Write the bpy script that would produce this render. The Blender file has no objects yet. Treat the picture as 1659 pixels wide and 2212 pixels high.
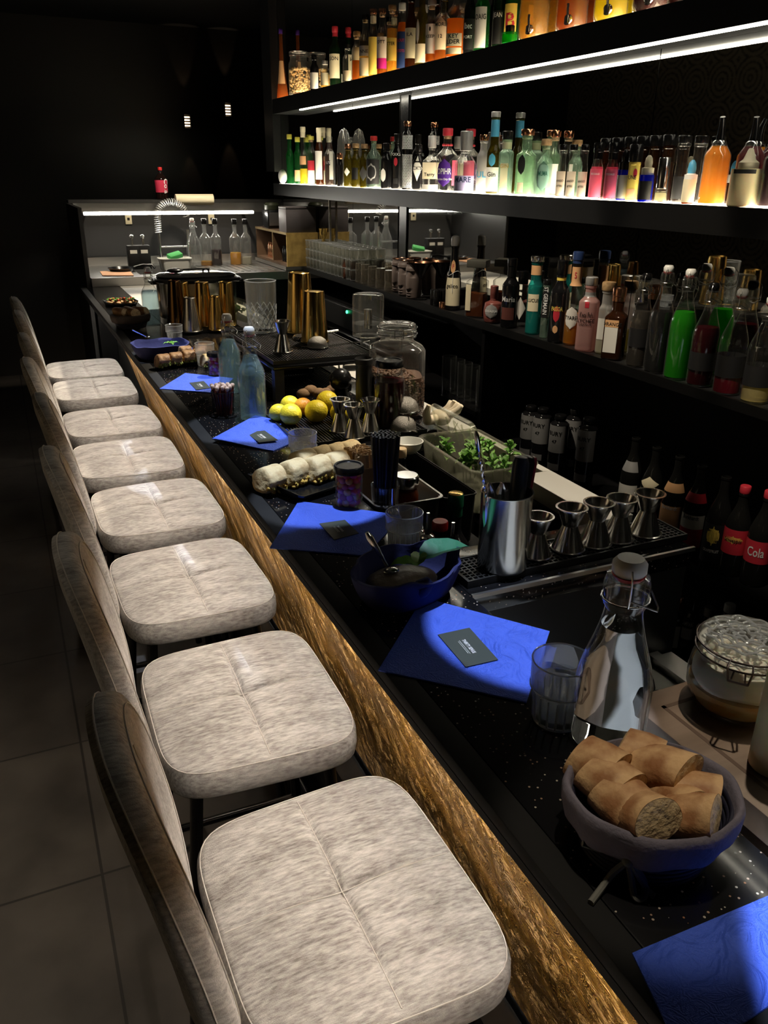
import bpy, bmesh, math, random
import numpy as np
from mathutils import Vector, Matrix
random.seed(7)
PI = math.pi
sc = bpy.context.scene
COL = sc.collection
CAMZ = 1.75
# ---------------------------------------------------------------- camera (solved from the photo's vanishing points)
FPX = 1753.3; CX, CY = 829.5, 1106.0
pt, yw, rl = [math.radians(a) for a in (22.67, 24.55, .63)]
FW = Vector((math.sin(yw)*math.cos(pt), math.cos(yw)*math.cos(pt), -math.sin(pt)))
RT0 = Vector((math.cos(yw), -math.sin(yw), 0)); UP0 = RT0.cross(FW)
RT = math.cos(rl)*RT0 + math.sin(rl)*UP0; UP = -math.sin(rl)*RT0 + math.cos(rl)*UP0
CAM = Vector((0, 0, CAMZ))
cd = bpy.data.cameras.new('camera'); cam = bpy.data.objects.new('camera', cd); COL.objects.link(cam)
cd.sensor_fit = 'VERTICAL'; cd.sensor_height = 36; cd.lens = 36*FPX/2212; cd.clip_start = .02; cd.clip_end = 60
M = Matrix.Identity(4)
for i in range(3):
    M[i][0] = RT[i]; M[i][1] = UP[i]; M[i][2] = -FW[i]; M[i][3] = CAM[i]
cam.matrix_world = M
sc.camera = cam
def ray(px, py): return (px-CX)/FPX*RT - (py-CY)/FPX*UP + FW
def onz(px, py, z):
    r = ray(px, py); return CAM + r*((z-CAMZ)/r.z)
def onx(px, py, x):
    r = ray(px, py); return CAM + r*(x/r.x)
def ony(px, py, y):
    r = ray(px, py); return CAM + r*(y/r.y)
def proj(P):
    P = Vector(P)-CAM; w = P.dot(FW); return (CX+FPX*P.dot(RT)/w, CY-FPX*P.dot(UP)/w)
def solve(f, lo, hi):
    fl = f(lo)
    for _ in range(50):
        m = (lo+hi)/2
        if (f(m) > 0) == (fl > 0): lo = m
        else: hi = m
    return (lo+hi)/2
def ypos(px, X, z): return solve(lambda y: proj((X, y, z))[0]-px, .5, 9)
def hgt(x, y, z, py): return solve(lambda h: proj((x, y, z+h))[1]-py, 0, 1.2)
def wid(px, P): return px/FPX*(Vector(P)-CAM).dot(FW)
# ---------------------------------------------------------------- materials
MATS = {}
def newmat(name):
    m = bpy.data.materials.new(name); m.use_nodes = True; nt = m.node_tree
    for n in list(nt.nodes): nt.nodes.remove(n)
    out = nt.nodes.new('ShaderNodeOutputMaterial'); MATS[name] = m
    return m, nt, out
def L(nt, a, b): nt.links.new(a, b)
def node(nt, t, **k):
    n = nt.nodes.new(t)
    for a, v in k.items():
        if a.startswith('_'): setattr(n, a[1:], v)
        else: n.inputs[a.replace('__', ' ')].default_value = v
    return n
def c4(c): return (c[0], c[1], c[2], 1)
def P(name, col, rough=.5, metal=0, tr=0, ior=1.45, em=None, es=0, sheen=0, coat=0, bump=None, var=None, sss=0):
    """principled; bump=(scale,strength[,stretch]); var=(scale, colour2, lo, hi[,stretch])"""
    if name in MATS: return MATS[name]
    m, nt, out = newmat(name)
    b = nt.nodes.new('ShaderNodeBsdfPrincipled'); L(nt, b.outputs[0], out.inputs[0])
    b.inputs['Base Color'].default_value = c4(col); b.inputs['Roughness'].default_value = rough
    b.inputs['Metallic'].default_value = metal; b.inputs['IOR'].default_value = ior
    b.inputs['Transmission Weight'].default_value = tr; b.inputs['Sheen Weight'].default_value = sheen
    b.inputs['Coat Weight'].default_value = coat; b.inputs['Coat Roughness'].default_value = .08
    if sss: b.inputs['Subsurface Weight'].default_value = sss; b.inputs['Subsurface Scale'].default_value = .01
    if em: b.inputs['Emission Color'].default_value = c4(em); b.inputs['Emission Strength'].default_value = es
    tc = nt.nodes.new('ShaderNodeTexCoord')
    def noise(sc_, st, det=4):
        mp = nt.nodes.new('ShaderNodeMapping'); L(nt, tc.outputs['Object'], mp.inputs[0]); mp.inputs['Scale'].default_value = st
        n = node(nt, 'ShaderNodeTexNoise', Scale=sc_, Detail=det); L(nt, mp.outputs[0], n.inputs[0]); return n
    if var:
        n = noise(var[0], var[4] if len(var) > 4 else (1, 1, 1))
        r = node(nt, 'ShaderNodeMapRange', **{'From__Min': var[2], 'From__Max': var[3]}); L(nt, n.outputs[0], r.inputs[0])
        mx = nt.nodes.new('ShaderNodeMix'); mx.data_type = 'RGBA'; L(nt, r.outputs[0], mx.inputs[0])
        mx.inputs[6].default_value = c4(col); mx.inputs[7].default_value = c4(var[1]); L(nt, mx.outputs[2], b.inputs['Base Color'])
    if bump:
        n = noise(bump[0], bump[2] if len(bump) > 2 else (1, 1, 1))
        bp = node(nt, 'ShaderNodeBump', Strength=bump[1], Distance=.004); L(nt, n.outputs[0], bp.inputs['Height']); L(nt, bp.outputs[0], b.inputs['Normal'])
    return m
def thin(name, tint=(1, 1, 1), dens=0., edge=.85, base=.05, rough=.03, solid=(0, 0, 0), scat=.13):
    """thin-walled glass: clear where faced, reflecting towards its rim; dens mixes in a body colour"""
    if name in MATS: return MATS[name]
    m, nt, out = newmat(name)
    lw = node(nt, 'ShaderNodeLayerWeight', Blend=.5)
    pw = node(nt, 'ShaderNodeMath', _operation='POWER'); L(nt, lw.outputs['Facing'], pw.inputs[0]); pw.inputs[1].default_value = 3.2
    ml = node(nt, 'ShaderNodeMath', _operation='MULTIPLY_ADD'); L(nt, pw.outputs[0], ml.inputs[0]); ml.inputs[1].default_value = edge-base; ml.inputs[2].default_value = base
    t = nt.nodes.new('ShaderNodeBsdfTransparent'); t.inputs[0].default_value = c4(tint)
    g0 = nt.nodes.new('ShaderNodeBsdfGlossy'); g0.inputs['Roughness'].default_value = rough
    ds = nt.nodes.new('ShaderNodeBsdfTranslucent'); ds.inputs[0].default_value = c4(tuple(.25+.65*c for c in tint)); dd = nt.nodes.new('ShaderNodeBsdfDiffuse'); dd.inputs[0].default_value = ds.inputs[0].default_value
    g1 = nt.nodes.new('ShaderNodeMixShader'); L(nt, ds.outputs[0], g1.inputs[1]); L(nt, dd.outputs[0], g1.inputs[2])
    g = nt.nodes.new('ShaderNodeMixShader'); g.inputs[0].default_value = scat; L(nt, g0.outputs[0], g.inputs[1]); L(nt, g1.outputs[0], g.inputs[2])  # pale scatter mixed in at the rim imitates light caught by edges
    src = t
    if dens > 0:
        d = nt.nodes.new('ShaderNodeBsdfDiffuse'); d.inputs[0].default_value = c4(solid)
        tl = nt.nodes.new('ShaderNodeBsdfTranslucent'); tl.inputs[0].default_value = c4(solid)
        a = nt.nodes.new('ShaderNodeMixShader'); a.inputs[0].default_value = .5; L(nt, d.outputs[0], a.inputs[1]); L(nt, tl.outputs[0], a.inputs[2])
        s = nt.nodes.new('ShaderNodeMixShader'); s.inputs[0].default_value = dens; L(nt, t.outputs[0], s.inputs[1]); L(nt, a.outputs[0], s.inputs[2]); src = s
    mx = nt.nodes.new('ShaderNodeMixShader'); L(nt, ml.outputs[0], mx.inputs[0]); L(nt, src.outputs[0], mx.inputs[1]); L(nt, g.outputs[0], mx.inputs[2])
    L(nt, mx.outputs[0], out.inputs[0]); return m
def liq(name, col, dens=.75, tint=None): return thin('liquid_'+name, tint or tuple(min(1, c*1.6+.05) for c in col), dens, .25, .03, .05, col, 0)
def emis(name, col, s):
    m, nt, out = newmat(name); e = nt.nodes.new('ShaderNodeEmission'); e.inputs[0].default_value = c4(col); e.inputs[1].default_value = s
    L(nt, e.outputs[0], out.inputs[0]); return m
CLEAR = thin('clear_glass', (.97, .98, .97))
CLEARB = thin('bright_clear_glass', (.97, .98, .97), .04, .95, .08, .06, (.9, .9, .85))
FROST = thin('frosted_glass', (.95, .95, .95), .5, .5, .06, .3, (.75, .75, .72))
REAL = P('solid_glass', (1, 1, 1), .0, tr=1, ior=1.47)
def m_pressed():
    m, nt, out = newmat('pressed_glass'); g = nt.nodes.new('ShaderNodeBsdfGlass'); g.inputs['IOR'].default_value = 1.3; g.inputs['Roughness'].default_value = .02
    d = nt.nodes.new('ShaderNodeBsdfDiffuse'); d.inputs[0].default_value = (.85, .9, .95, 1); t = nt.nodes.new('ShaderNodeBsdfTranslucent'); t.inputs[0].default_value = (.85, .9, .95, 1)
    a = nt.nodes.new('ShaderNodeMixShader'); L(nt, d.outputs[0], a.inputs[1]); L(nt, t.outputs[0], a.inputs[2])
    tr = nt.nodes.new('ShaderNodeBsdfTransparent'); b = nt.nodes.new('ShaderNodeMixShader'); b.inputs[0].default_value = .45; L(nt, g.outputs[0], b.inputs[1]); L(nt, tr.outputs[0], b.inputs[2])
    mx = nt.nodes.new('ShaderNodeMixShader'); mx.inputs[0].default_value = .13; L(nt, b.outputs[0], mx.inputs[1]); L(nt, a.outputs[0], mx.inputs[2]); L(nt, mx.outputs[0], out.inputs[0]); return m
PRESSED = m_pressed()
WATER = P('water', (.97, .99, 1), 0, tr=1, ior=1.33)
WATERT = thin('still_water', (.78, .92, .97), .28, .45, .05, .02, (.40, .62, .70), .3)
TWATER = thin('glass_of_water', (.92, .96, 1), .08, .6, .06, .03, (.6, .7, .8), .3)
GREENG = thin('green_glass', (.15, .55, .25), .2, .7, .05, .03, (.02, .2, .06))
DKGREEN = thin('dark_green_glass', (.03, .10, .03), .5, .6, .05, .03, (.01, .04, .015))
AMBERG = thin('brown_glass', (.30, .11, .03), .35, .7, .05, .03, (.10, .035, .01))
BLACKG = P('black_glass', (.008, .008, .009), .10, coat=.5)
BLUEG = thin('blue_glass', (.02, .05, .6), .5, .7, .05, .03, (.01, .02, .35))
SAGE = thin('sage_glass', (.78, .92, .84), .25, .8, .06, .05, (.45, .62, .5))
TEALG = thin('teal_glass', (.2, .85, .8), .3, .7, .05, .03, (.05, .5, .48))
OLIVEG = thin('olive_glass', (.35, .30, .05), .35, .7, .05, .03, (.12, .10, .01))
PINKF = thin('pink_frosted_glass', (.95, .72, .70), .7, .4, .05, .25, (.75, .45, .42))
ORANGEF = thin('orange_glass', (.9, .45, .2), .25, .8, .05, .03, (.7, .25, .06))
STEEL = P('brushed_steel', (.70, .68, .64), .2, 1, bump=(30, .15, (1, 1, .05)))
STEELS = P('steel_sheet', (.55, .54, .52), .32, 1, bump=(60, .1, (.05, 1, 1)))
CHROME = P('chrome', (.85, .85, .84), .14, 1)
WIRE = P('wire_steel', (.55, .55, .55), .25, 1)
GOLD = P('gold_metal', (.88, .58, .18), .17, 1)
COPPER = P('copper_metal', (.85, .42, .25), .2, 1)
BLACK = P('matt_black', (.010, .010, .011), .45)
BLACKS = P('satin_black', (.006, .006, .0065), .25)
RUBBER = P('black_rubber', (.018, .018, .018), .4)
LIPM = P('lip_black', (.004, .004, .004), .85)
WHITEP = P('white_plastic', (.8, .8, .76), .35)
CERAM = P('white_ceramic', (.72, .70, .66), .3)
REDR = P('red_rubber', (.45, .02, .02), .5)
CORK = P('cork', (.55, .36, .18), .8, var=(90, (.3, .17, .07), .4, .7))
CREAM = P('cream_paper', (.80, .72, .50), .6)
WHITEL = P('white_paper', (.78, .76, .70), .6)
INK = P('black_ink', (.01, .01, .01), .5)
INKW = P('white_ink', (.8, .8, .8), .5)
INKG = P('gold_ink', (.7, .5, .15), .4, .3)
REDL = P('red_paper', (.55, .03, .05), .5)
def col(name, c, r=.5, **k): return P(name, c, r, **k)
ORANGEL = col('peach_paper', (.75, .42, .2)); YELL = col('yellow_paper', (.85, .65, .12)); PINKL = col('pink_paper', (.75, .12, .2))
BLKL = col('black_paper', (.012, .012, .013)); SILVL = col('silver_paper', (.5, .5, .5), .35, metal=.5); PURPL = col('purple_paper', (.08, .02, .25))
MAGL = col('magenta_paper', (.6, .02, .25)); BLUEL = col('sky_blue_foil', (.10, .42, .68), .35); LAVL = col('lavender_paper', (.55, .5, .8)); NAVYL = col('navy_foil', (.02, .04, .12), .3)
YELCAP = col('lime_yellow_wax', (.70, .65, .10), .4)
# ---------------------------------------------------------------- mesh building
class MB:
    def __init__(s): s.v = []; s.f = []
    def add(s, v, f):
        o = len(s.v); s.v += [tuple(a) for a in v]; s.f += [tuple(i+o for i in a) for a in f]; return s
    def box(s, x0, x1, y0, y1, z0, z1, m=None):
        v = [Vector((x, y, z)) for x in (x0, x1) for y in (y0, y1) for z in (z0, z1)]
        if m: v = [m @ a for a in v]
        return s.add(v, [(0, 1, 3, 2), (4, 6, 7, 5), (0, 4, 5, 1), (2, 3, 7, 6), (0, 2, 6, 4), (1, 5, 7, 3)])
    def lathe(s, prof, seg=24, c=(0, 0, 0), rf=None, m=None, cap=True):
        v = []; f = []; n = len(prof)
        for (r, z) in prof:
            for k in range(seg):
                a = 2*PI*k/seg; q = rf(a, r, z) if rf else r
                v.append(Vector((c[0]+q*math.sin(a), c[1]-q*math.cos(a), c[2]+z)))
        for i in range(n-1):
            for k in range(seg):
                k2 = (k+1) % seg; f.append((i*seg+k, i*seg+k2, (i+1)*seg+k2, (i+1)*seg+k))
        if cap:
            if prof[0][0] > 1e-5: f.append(tuple(range(seg))[::-1])
            if prof[-1][0] > 1e-5: f.append(tuple((n-1)*seg+k for k in range(seg)))
        if m: v = [m @ a for a in v]
        return s.add(v, f)
    def tube(s, pts, r, seg=8, closed=False, cap=True):
        pts = [Vector(p) for p in pts]; n = len(pts); v = []; f = []
        nrm = None
        for i in range(n):
            if closed: t = pts[(i+1) % n]-pts[i-1]
            else: t = pts[min(i+1, n-1)]-pts[max(i-1, 0)]
            if t.length < 1e-9: t = Vector((0, 0, 1))
            t.normalize()
            if nrm is None:
                nrm = t.orthogonal().normalized()
            nrm = (nrm - t*nrm.dot(t))
            if nrm.length < 1e-6: nrm = t.orthogonal()
            nrm.normalize(); b = t.cross(nrm); rr = r[i] if isinstance(r, (list, tuple)) else r
            for k in range(seg):
                a = 2*PI*k/seg; v.append(pts[i]+rr*(math.cos(a)*nrm+math.sin(a)*b))
        for i in range(n if closed else n-1):
            j = (i+1) % n
            for k in range(seg):
                k2 = (k+1) % seg; f.append((i*seg+k, j*seg+k, j*seg+k2, i*seg+k2))
        if cap and not closed: f.append(tuple(range(seg))); f.append(tuple((n-1)*seg+k for k in range(seg))[::-1])
        return s.add(v, f)
    def ball(s, c, r, seg=16, rings=9, sc_=(1, 1, 1), m=None):
        pr = [(math.sin(PI*i/(rings))*r, -math.cos(PI*i/rings)*r) for i in range(rings+1)]
        pr[0] = (1e-6, pr[0][1]); pr[-1] = (1e-6, pr[-1][1])
        t = MB().lathe(pr, seg, cap=False); v = [Vector((a[0]*sc_[0], a[1]*sc_[1], a[2]*sc_[2])) for a in t.v]
        if m: v = [m @ a for a in v]
        return s.add([a+Vector(c) for a in v], t.f)
    def build(s, name, mat, parent=None, loc=None, rot=None, bevel=0, smooth=True, ang=40, seg=2):
        me = bpy.data.meshes.new(name); me.from_pydata([tuple(a) for a in s.v], [], s.f)
        if bevel:
            bm = bmesh.new(); bm.from_mesh(me); bmesh.ops.remove_doubles(bm, verts=bm.verts, dist=1e-6)
            es = [e for e in bm.edges if len(e.link_faces) == 2 and e.calc_face_angle(0) > .5]
            bmesh.ops.bevel(bm, geom=es, offset=bevel, segments=seg, profile=.5, affect='EDGES'); bm.to_mesh(me); bm.free()
        me.update()
        if smooth:
            for p in me.polygons: p.use_smooth = True
            me.set_sharp_from_angle(angle=math.radians(ang))
        me.materials.append(mat)
        o = bpy.data.objects.new(name, me); COL.objects.link(o)
        if parent: o.parent = parent
        if loc is not None: o.location = loc
        if rot is not None: o.rotation_euler = rot
        return o
def tag(o, label=None, cat=None, group=None, kind=None):
    if label: o['label'] = label
    if cat: o['category'] = cat
    if group: o['group'] = group
    if kind: o['kind'] = kind
    return o
def thing(name, loc, label, cat, group=None, rz=0, rot=None):
    o = bpy.data.objects.new(name, None); COL.objects.link(o); o.location = loc; o.rotation_euler = rot or (0, 0, rz); o.empty_display_size = .05
    return tag(o, label, cat, group)
def kids(o): return [c for c in bpy.data.objects if c.parent == o]
def dup(o, loc=None, rz=None, label=None, group=None, parent=None, rot=None, scale=None):
    c = o.copy(); COL.objects.link(c)
    if parent is not None: c.parent = parent
    for ch in CH(o): dup(ch, parent=c)
    if loc is not None: c.location = loc
    if rz is not None: c.rotation_euler = (0, 0, rz)
    if rot is not None: c.rotation_euler = rot
    if scale is not None: c.scale = scale
    if label: c['label'] = label
    if group: c['group'] = group
    return c
def CH(o): return list(o.children)
def struct(mb, name, mat, **k): return tag(mb.build(name, mat, **k), kind='structure')
_txt = {}
def textmesh(s_, bold=.0):
    key = (s_, bold)
    if key not in _txt:
        cu = bpy.data.curves.new('lettering', 'FONT'); cu.body = s_; cu.size = 1; cu.align_x = 'CENTER'; cu.align_y = 'CENTER'; cu.resolution_u = 2; cu.offset = bold
        o = bpy.data.objects.new('lettering', cu); COL.objects.link(o)
        dg = bpy.context.evaluated_depsgraph_get(); dg.update()
        me = bpy.data.meshes.new_from_object(o.evaluated_get(dg))
        _txt[key] = ([Vector(v.co) for v in me.vertices], [tuple(p.vertices) for p in me.polygons])
        bpy.data.objects.remove(o); bpy.data.meshes.remove(me)
    return _txt[key]
def text(s_, size, mat, fn, parent=None, bold=.012, name='lettering', sx=1):
    v, f = textmesh(s_, bold)
    return MB().add([fn(a.x*size*sx, a.y*size) for a in v], f).build(name, mat, parent, smooth=False)
def lerp(a, b, t): return a+(b-a)*t
def sstep(t): t = max(0, min(1, t)); return t*t*(3-2*t)
# ---------------------------------------------------------------- bottles
def superr(a, n):
    c, s_ = abs(math.cos(a)), abs(math.sin(a)); return (c**n+s_**n)**(-1/n)
class Shape:
    """body of a bottle: radius at any height and angle"""
    def __init__(s, h, r, sh=.62, nk=.78, nr=.014, n=2, asp=1, waist=0, taper=0, pw=1.0, base=.006):
        s.h, s.r, s.sh, s.nk, s.nr, s.n, s.asp, s.waist, s.taper, s.pw, s.base = h, r, sh*h, nk*h, nr, n, asp, waist, taper, pw, base
    def R(s, z):
        if z < s.sh:
            q = s.r*(1-s.taper*(1-z/s.sh))*(1-s.waist*math.sin(PI*min(1, z/s.sh)))
            if z < s.base: q *= .9+.1*math.sqrt(max(0, 1-(1-z/s.base)**2))
            return q
        if z < s.nk:
            t = (z-s.sh)/(s.nk-s.sh); return lerp(s.r, s.nr, sstep(t)**s.pw if s.pw != 1 else sstep(t))
        return s.nr
    def k(s, z): return 1-sstep((z-s.sh)/(s.nk-s.sh+1e-6))
    def pt(s, a, z, off=0, kr=1):
        kk = s.k(z); n = lerp(2, s.n, kk); q = (s.R(z)*superr(a, n) if n > 2.01 else s.R(z))*kr
        asp = lerp(1, s.asp, kk)
        return Vector((math.sin(a)*(q+off), -math.cos(a)*(q*asp+off), z))
    def mesh(s, z0, z1, kr=1, seg=28, steps=None, top=True, off=0):
        zs = sorted(set([z0, z0+(z1-z0)*.999] + [z for z in ([s.base*.3, s.base*.6, s.base] + [lerp(0, s.sh, t) for t in (.25, .5, .75, 1)] + [lerp(s.sh, s.nk, t/7) for t in range(1, 8)] + [s.h]) if z0 < z < z1] + [z1]))
        v = []; f = []
        for z in zs:
            for k in range(seg): v.append(s.pt(2*PI*k/seg, z, off, kr))
        for i in range(len(zs)-1):
            for k in range(seg):
                k2 = (k+1) % seg; f.append((i*seg+k, i*seg+k2, (i+1)*seg+k2, (i+1)*seg+k))
        f.append(tuple(range(seg))[::-1])
        if top: f.append(tuple((len(zs)-1)*seg+k for k in range(seg)))
        return MB().add(v, f)
    def patch(s, z0, z1, a0, a1, off=.0006, nz=6, na=14, shape=None):
        v = []; f = []; na = max(12, int(abs(a1-a0)/PI*28))
        for i in range(nz+1):
            z = lerp(z0, z1, i/nz)
            for j in range(na+1):
                u = j/na*2-1; w = 1
                if shape == 'oval': w = math.sqrt(max(.001, 1-(i/nz*2-1)**2))
                if shape == 'diamond': w = max(.02, 1-abs(i/nz*2-1))
                if shape == 'tri': w = max(.02, 1-i/nz)
                if shape == 'arch' and i/nz > .7: w = math.sqrt(max(.001, 1-((i/nz-.7)/.3)**2))
                a = (a0+a1)/2+u*w*(a1-a0)/2; v.append(s.pt(a, z, off))
        for i in range(nz):
            for j in range(na): f.append((i*(na+1)+j, i*(na+1)+j+1, (i+1)*(na+1)+j+1, (i+1)*(na+1)+j))
        return MB().add(v, f)
def cap_parts(root, sp, S, h, kind, mat, ch):
    nr = S.nr; z0 = h-ch
    def lz(pr, name, mat, seg=20, **k): return MB().lathe(pr, seg).build(name, mat, root, **k)
    if kind == 'screw': lz([(nr*1.12, z0), (nr*1.18, z0+.002), (nr*1.18, h-.002), (nr*1.05, h)], 'cap', mat)
    elif kind == 'tall': lz([(nr*1.3, z0), (nr*1.33, z0+.003), (nr*1.33, h-.003), (nr*1.2, h)], 'cap', mat)
    elif kind == 'cork':
        lz([(nr*.9, z0-.012), (nr*.92, z0)], 'stopper', CORK)
        lz([(nr*1.25, z0), (nr*1.32, z0+.003), (nr*1.32, h-.003), (nr*1.2, h)], 'cap', mat)
    elif kind == 'capsule':
        lz([(nr*1.1, z0), (nr*1.08, h-.03), (nr*1.2, h-.028), (nr*1.2, h-.004), (nr*1.1, h)], 'foil_capsule', mat)
    elif kind == 'square':
        q = nr*2.0; MB().box(-q*1.1, q*1.1, -q, q, z0, h).build('cap', mat, root, bevel=.002)
    elif kind == 'dome': lz([(nr*1.15, z0), (nr*1.25, z0+.005), (nr*1.25, h-.014), (nr*1.1, h-.006), (nr*.6, h-.001), (1e-5, h)], 'cap', mat)
    elif kind == 'dropper':
        lz([(nr*1.3, z0), (nr*1.3, z0+ch*.35), (nr*.9, z0+ch*.37), (nr*.9, z0+ch*.4)], 'collar', sp.get('collar', BLACKS))
        lz([(nr*.75, z0+ch*.38), (nr*.85, z0+ch*.6), (nr*.7, z0+ch*.85), (nr*.3, h-.001), (1e-5, h)], 'bulb', mat)
    elif kind == 'pourer':
        lz([(nr*1.02, z0-.02), (nr*1.15, z0-.01), (nr*1.1, z0), (nr*.9, z0+.004)], 'collar', CHROME)
        pts = [(0, 0, z0-.005), (0, 0, z0+ch*.35), (0, -.003, z0+ch*.65), (0, -.010, z0+ch*.95)]
        MB().tube(pts, [nr*.75, nr*.62, nr*.5, nr*.42], 12).build('spout', mat, root)
    elif kind == 'spout':
        lz([(nr*1.3, z0), (nr*1.3, z0+ch*.3), (nr*.8, z0+ch*.45), (nr*.35, h-.003), (nr*.2, h)], 'cap', mat)
    elif kind == 'swing':
        lz([(nr*.7, z0-.004), (nr*.9, z0+.002)], 'gasket', REDR if mat != BLACKS else BLACKS)
        lz([(nr*.80, z0+.002), (nr*.92, z0+.006), (nr*.92, h-.006), (nr*.7, h)], 'stopper', mat)
        lz([(nr, z0-.042), (nr*1.2, z0-.034), (nr*1.24, z0-.01), (nr*1.12, z0-.001), (nr*.9, z0)], 'glass_collar', sp.get('glass', CLEAR), 24)
        w = MB(); a = nr*1.55
        for sgn in (1, -1):
            w.tube([(0, sgn*nr*1.12, h-.006), (0, sgn*a, h-.014), (0, sgn*a*1.02, h-.038), (0, sgn*nr*1.3, h-.05)], .0011, 6)
        w.tube([(nr*1.28*math.sin(t/16*2*PI), nr*1.28*math.cos(t/16*2*PI), h-.05) for t in range(16)], .0012, 6, closed=True)
        w.tube([(0, a*1.02, h-.038), (nr*1.5, a*.75, h-.052), (nr*1.75, 0, h-.060), (nr*1.5, -a*.75, h-.052), (0, -a*1.02, h-.038)], .0011, 6)
        w.build('wire_bail', WIRE, root)
def make_bottle(name, label, cat, loc, h, r, sp, group=None, rz=0, rot=None):
    root = thing(name, loc, label, cat, group, rz, rot)
    ks = {k: sp[k] for k in ('sh', 'nk', 'nr', 'n', 'asp', 'waist', 'taper', 'pw', 'base') if k in sp}
    S = Shape(h, r, **ks)
    kind, cm, ch = sp.get('cap', (None, None, 0))
    top = h-ch if kind else h
    if kind == 'capsule': top = h-.004
    if kind in ('pourer',): top = h-ch+.0
    if kind == 'swing': top = h-ch+.002
    g = S.mesh(0, top, seg=sp.get('seg', 28), top=False)
    # rounded lip ring at the mouth
    g.lathe([(S.nr*1.0, top-.010), (S.nr*1.14, top-.008), (S.nr*1.14, top-.002), (S.nr*.95, top)], 20, cap=False)
    if sp.get('ribs'):
        for q in range(12): pass
    g.build('glass_body', sp.get('glass', CLEAR), root)
    if sp.get('liq'):
        lm, fr = sp['liq']; S.mesh(.005, max(.02, fr*h), kr=.93, seg=24, off=0).build('liquid', lm, root)
    if kind: cap_parts(root, sp, S, h, kind, cm, ch)
    for lb in sp.get('lab', ()):
        z0, z1, deg, lm = lb[:4]; a = math.radians(deg); c = math.radians(lb[5]) if len(lb) > 5 else 0
        S.patch(z0*h, z1*h, c-a, c+a, .0007 if len(lb) < 7 else lb[6], shape=lb[4] if len(lb) > 4 else None).build('paper_label', lm, root)
    for tx in sp.get('txt', ()):
        s_, zf, size, tm = tx[:4]; sxx = tx[4] if len(tx) > 4 else 1
        vv_ = textmesh(s_, .012)[0]; tw_ = (max(q.x for q in vv_)-min(q.x for q in vv_))*size
        if not (len(tx) > 6 and tx[6]): sxx = min(1, 1.6*r/tw_); size *= max(.75, min(1, sxx*1.3))
        c0 = math.radians(tx[5]) if len(tx) > 5 else 0
        vert = len(tx) > 6 and tx[6]
        if vert: fn = lambda u, w: S.pt(c0+w/r, zf*h-u, .0017)
        else: fn = lambda u, w: S.pt(c0+u/r, zf*h+w, .0017)
        text(s_, size, tm, fn, root, sx=sxx)
    if kind == 'capsule' and sp.get('band'): pass
    if sp.get('extra'): sp['extra'](root, S, h, r)
    return root
# ---------------------------------------------------------------- glassware and bar tools
TUMB = PRESSED; CLEARR = thin('glass_rim', (.95, .97, 1), .35, 1.0, .35, .08, (.8, .85, .9), .3)
def make_tumbler(loc, label, h=.098, r=.04, water=.0, group=None, mat=None):
    root = thing('tumbler', loc, label, 'glass', group)
    def flute(a, rr, z):
        return rr*(1+.05*math.cos(14*a)) if z < h*.52 and rr > r*.3 else rr
    pr = [(r*.74, 0), (r*.78, .002), (r*.84, h*.45), (r*.88, h*.54), (r*.97, h*.57), (r*.985, h*.6), (r, h*.995), (r*.985, h), (r*.955, h*.99), (r*.93, h*.6), (r*.80, h*.50), (r*.72, h*.14), (1e-5, h*.11)]
    MB().lathe(pr, 84, rf=flute).build('glass_body', TUMB, root, ang=25)
    MB().tube([(r*.985*math.cos(t*PI/24), r*.985*math.sin(t*PI/24), h*.995) for t in range(48)], .0011, 6, closed=True).build('rim', CLEARR, root)
    MB().tube([(r*.76*math.cos(t*PI/24), r*.76*math.sin(t*PI/24), .003) for t in range(48)], .0022, 6, closed=True).tube([(r*.985*math.cos(t*PI/24), r*.985*math.sin(t*PI/24), h*.58) for t in range(48)], .0009, 6, closed=True).build('foot_ring', CLEARR, root)
    fl_ = MB()
    for q in range(18): a_ = 2*PI*q/18; fl_.tube([(r*.80*math.sin(a_), r*.80*math.cos(a_), .005), (r*.865*math.sin(a_), r*.865*math.cos(a_), h*.50)], [.0016, .0011], 5)
    fl_.build('fluting', CLEARR, root)
    if water:
        MB().lathe([(r*.70, h*.142), (r*.79, h*.50), (lerp(r*.79, r*.92, (water-.5)/.5), h*water)], 32).build('water', TWATER, root)
    return root
def make_jigger(loc, label, h=.085, r=.0215, group=None, rz=0):
    root = thing('jigger', loc, label, 'jigger', group, rz)
    w = h*.58
    MB().lathe([(r*1.12, 0), (r*1.2, .001), (r*1.2, .003), (r*1.1, .004), (r*.52, w), (r*.50, w), (r*1.0, .004)], 32, cap=False).build('large_cup', STEEL, root)
    MB().lathe([(r*.50, w-.001), (r*.55, w+.001), (r*.98, h-.003), (r*1.1, h-.002), (r*1.1, h), (r*.95, h), (r*.5, w+.004), (1e-5, w+.004)], 32, cap=False).build('small_cup', STEEL, root)
    return root
def make_shaker(loc, label, h, r0, r1, mat, group=None, up=False):
    root = thing('shaker_tin', loc, label, 'cocktail shaker', group)
    # standing upside down: wide rim below
    MB().lathe([(r0, 0), (r0*1.05, .001), (r0*1.05, .004), (r0, .005), (r0*.98, .02), (r1, h-.006), (r1*.97, h-.001), (r1*.93, h), (r1*.9, h-.002), (1e-5, h-.003)], 36, cap=False).build('tin_body', mat, root)
    MB().lathe([(r0*1.03, .0), (r0*1.07, .0015), (r0*1.07, .0035), (r0*1.03, .005)], 36, cap=False).build('rolled_rim', mat, root)
    return root
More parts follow.
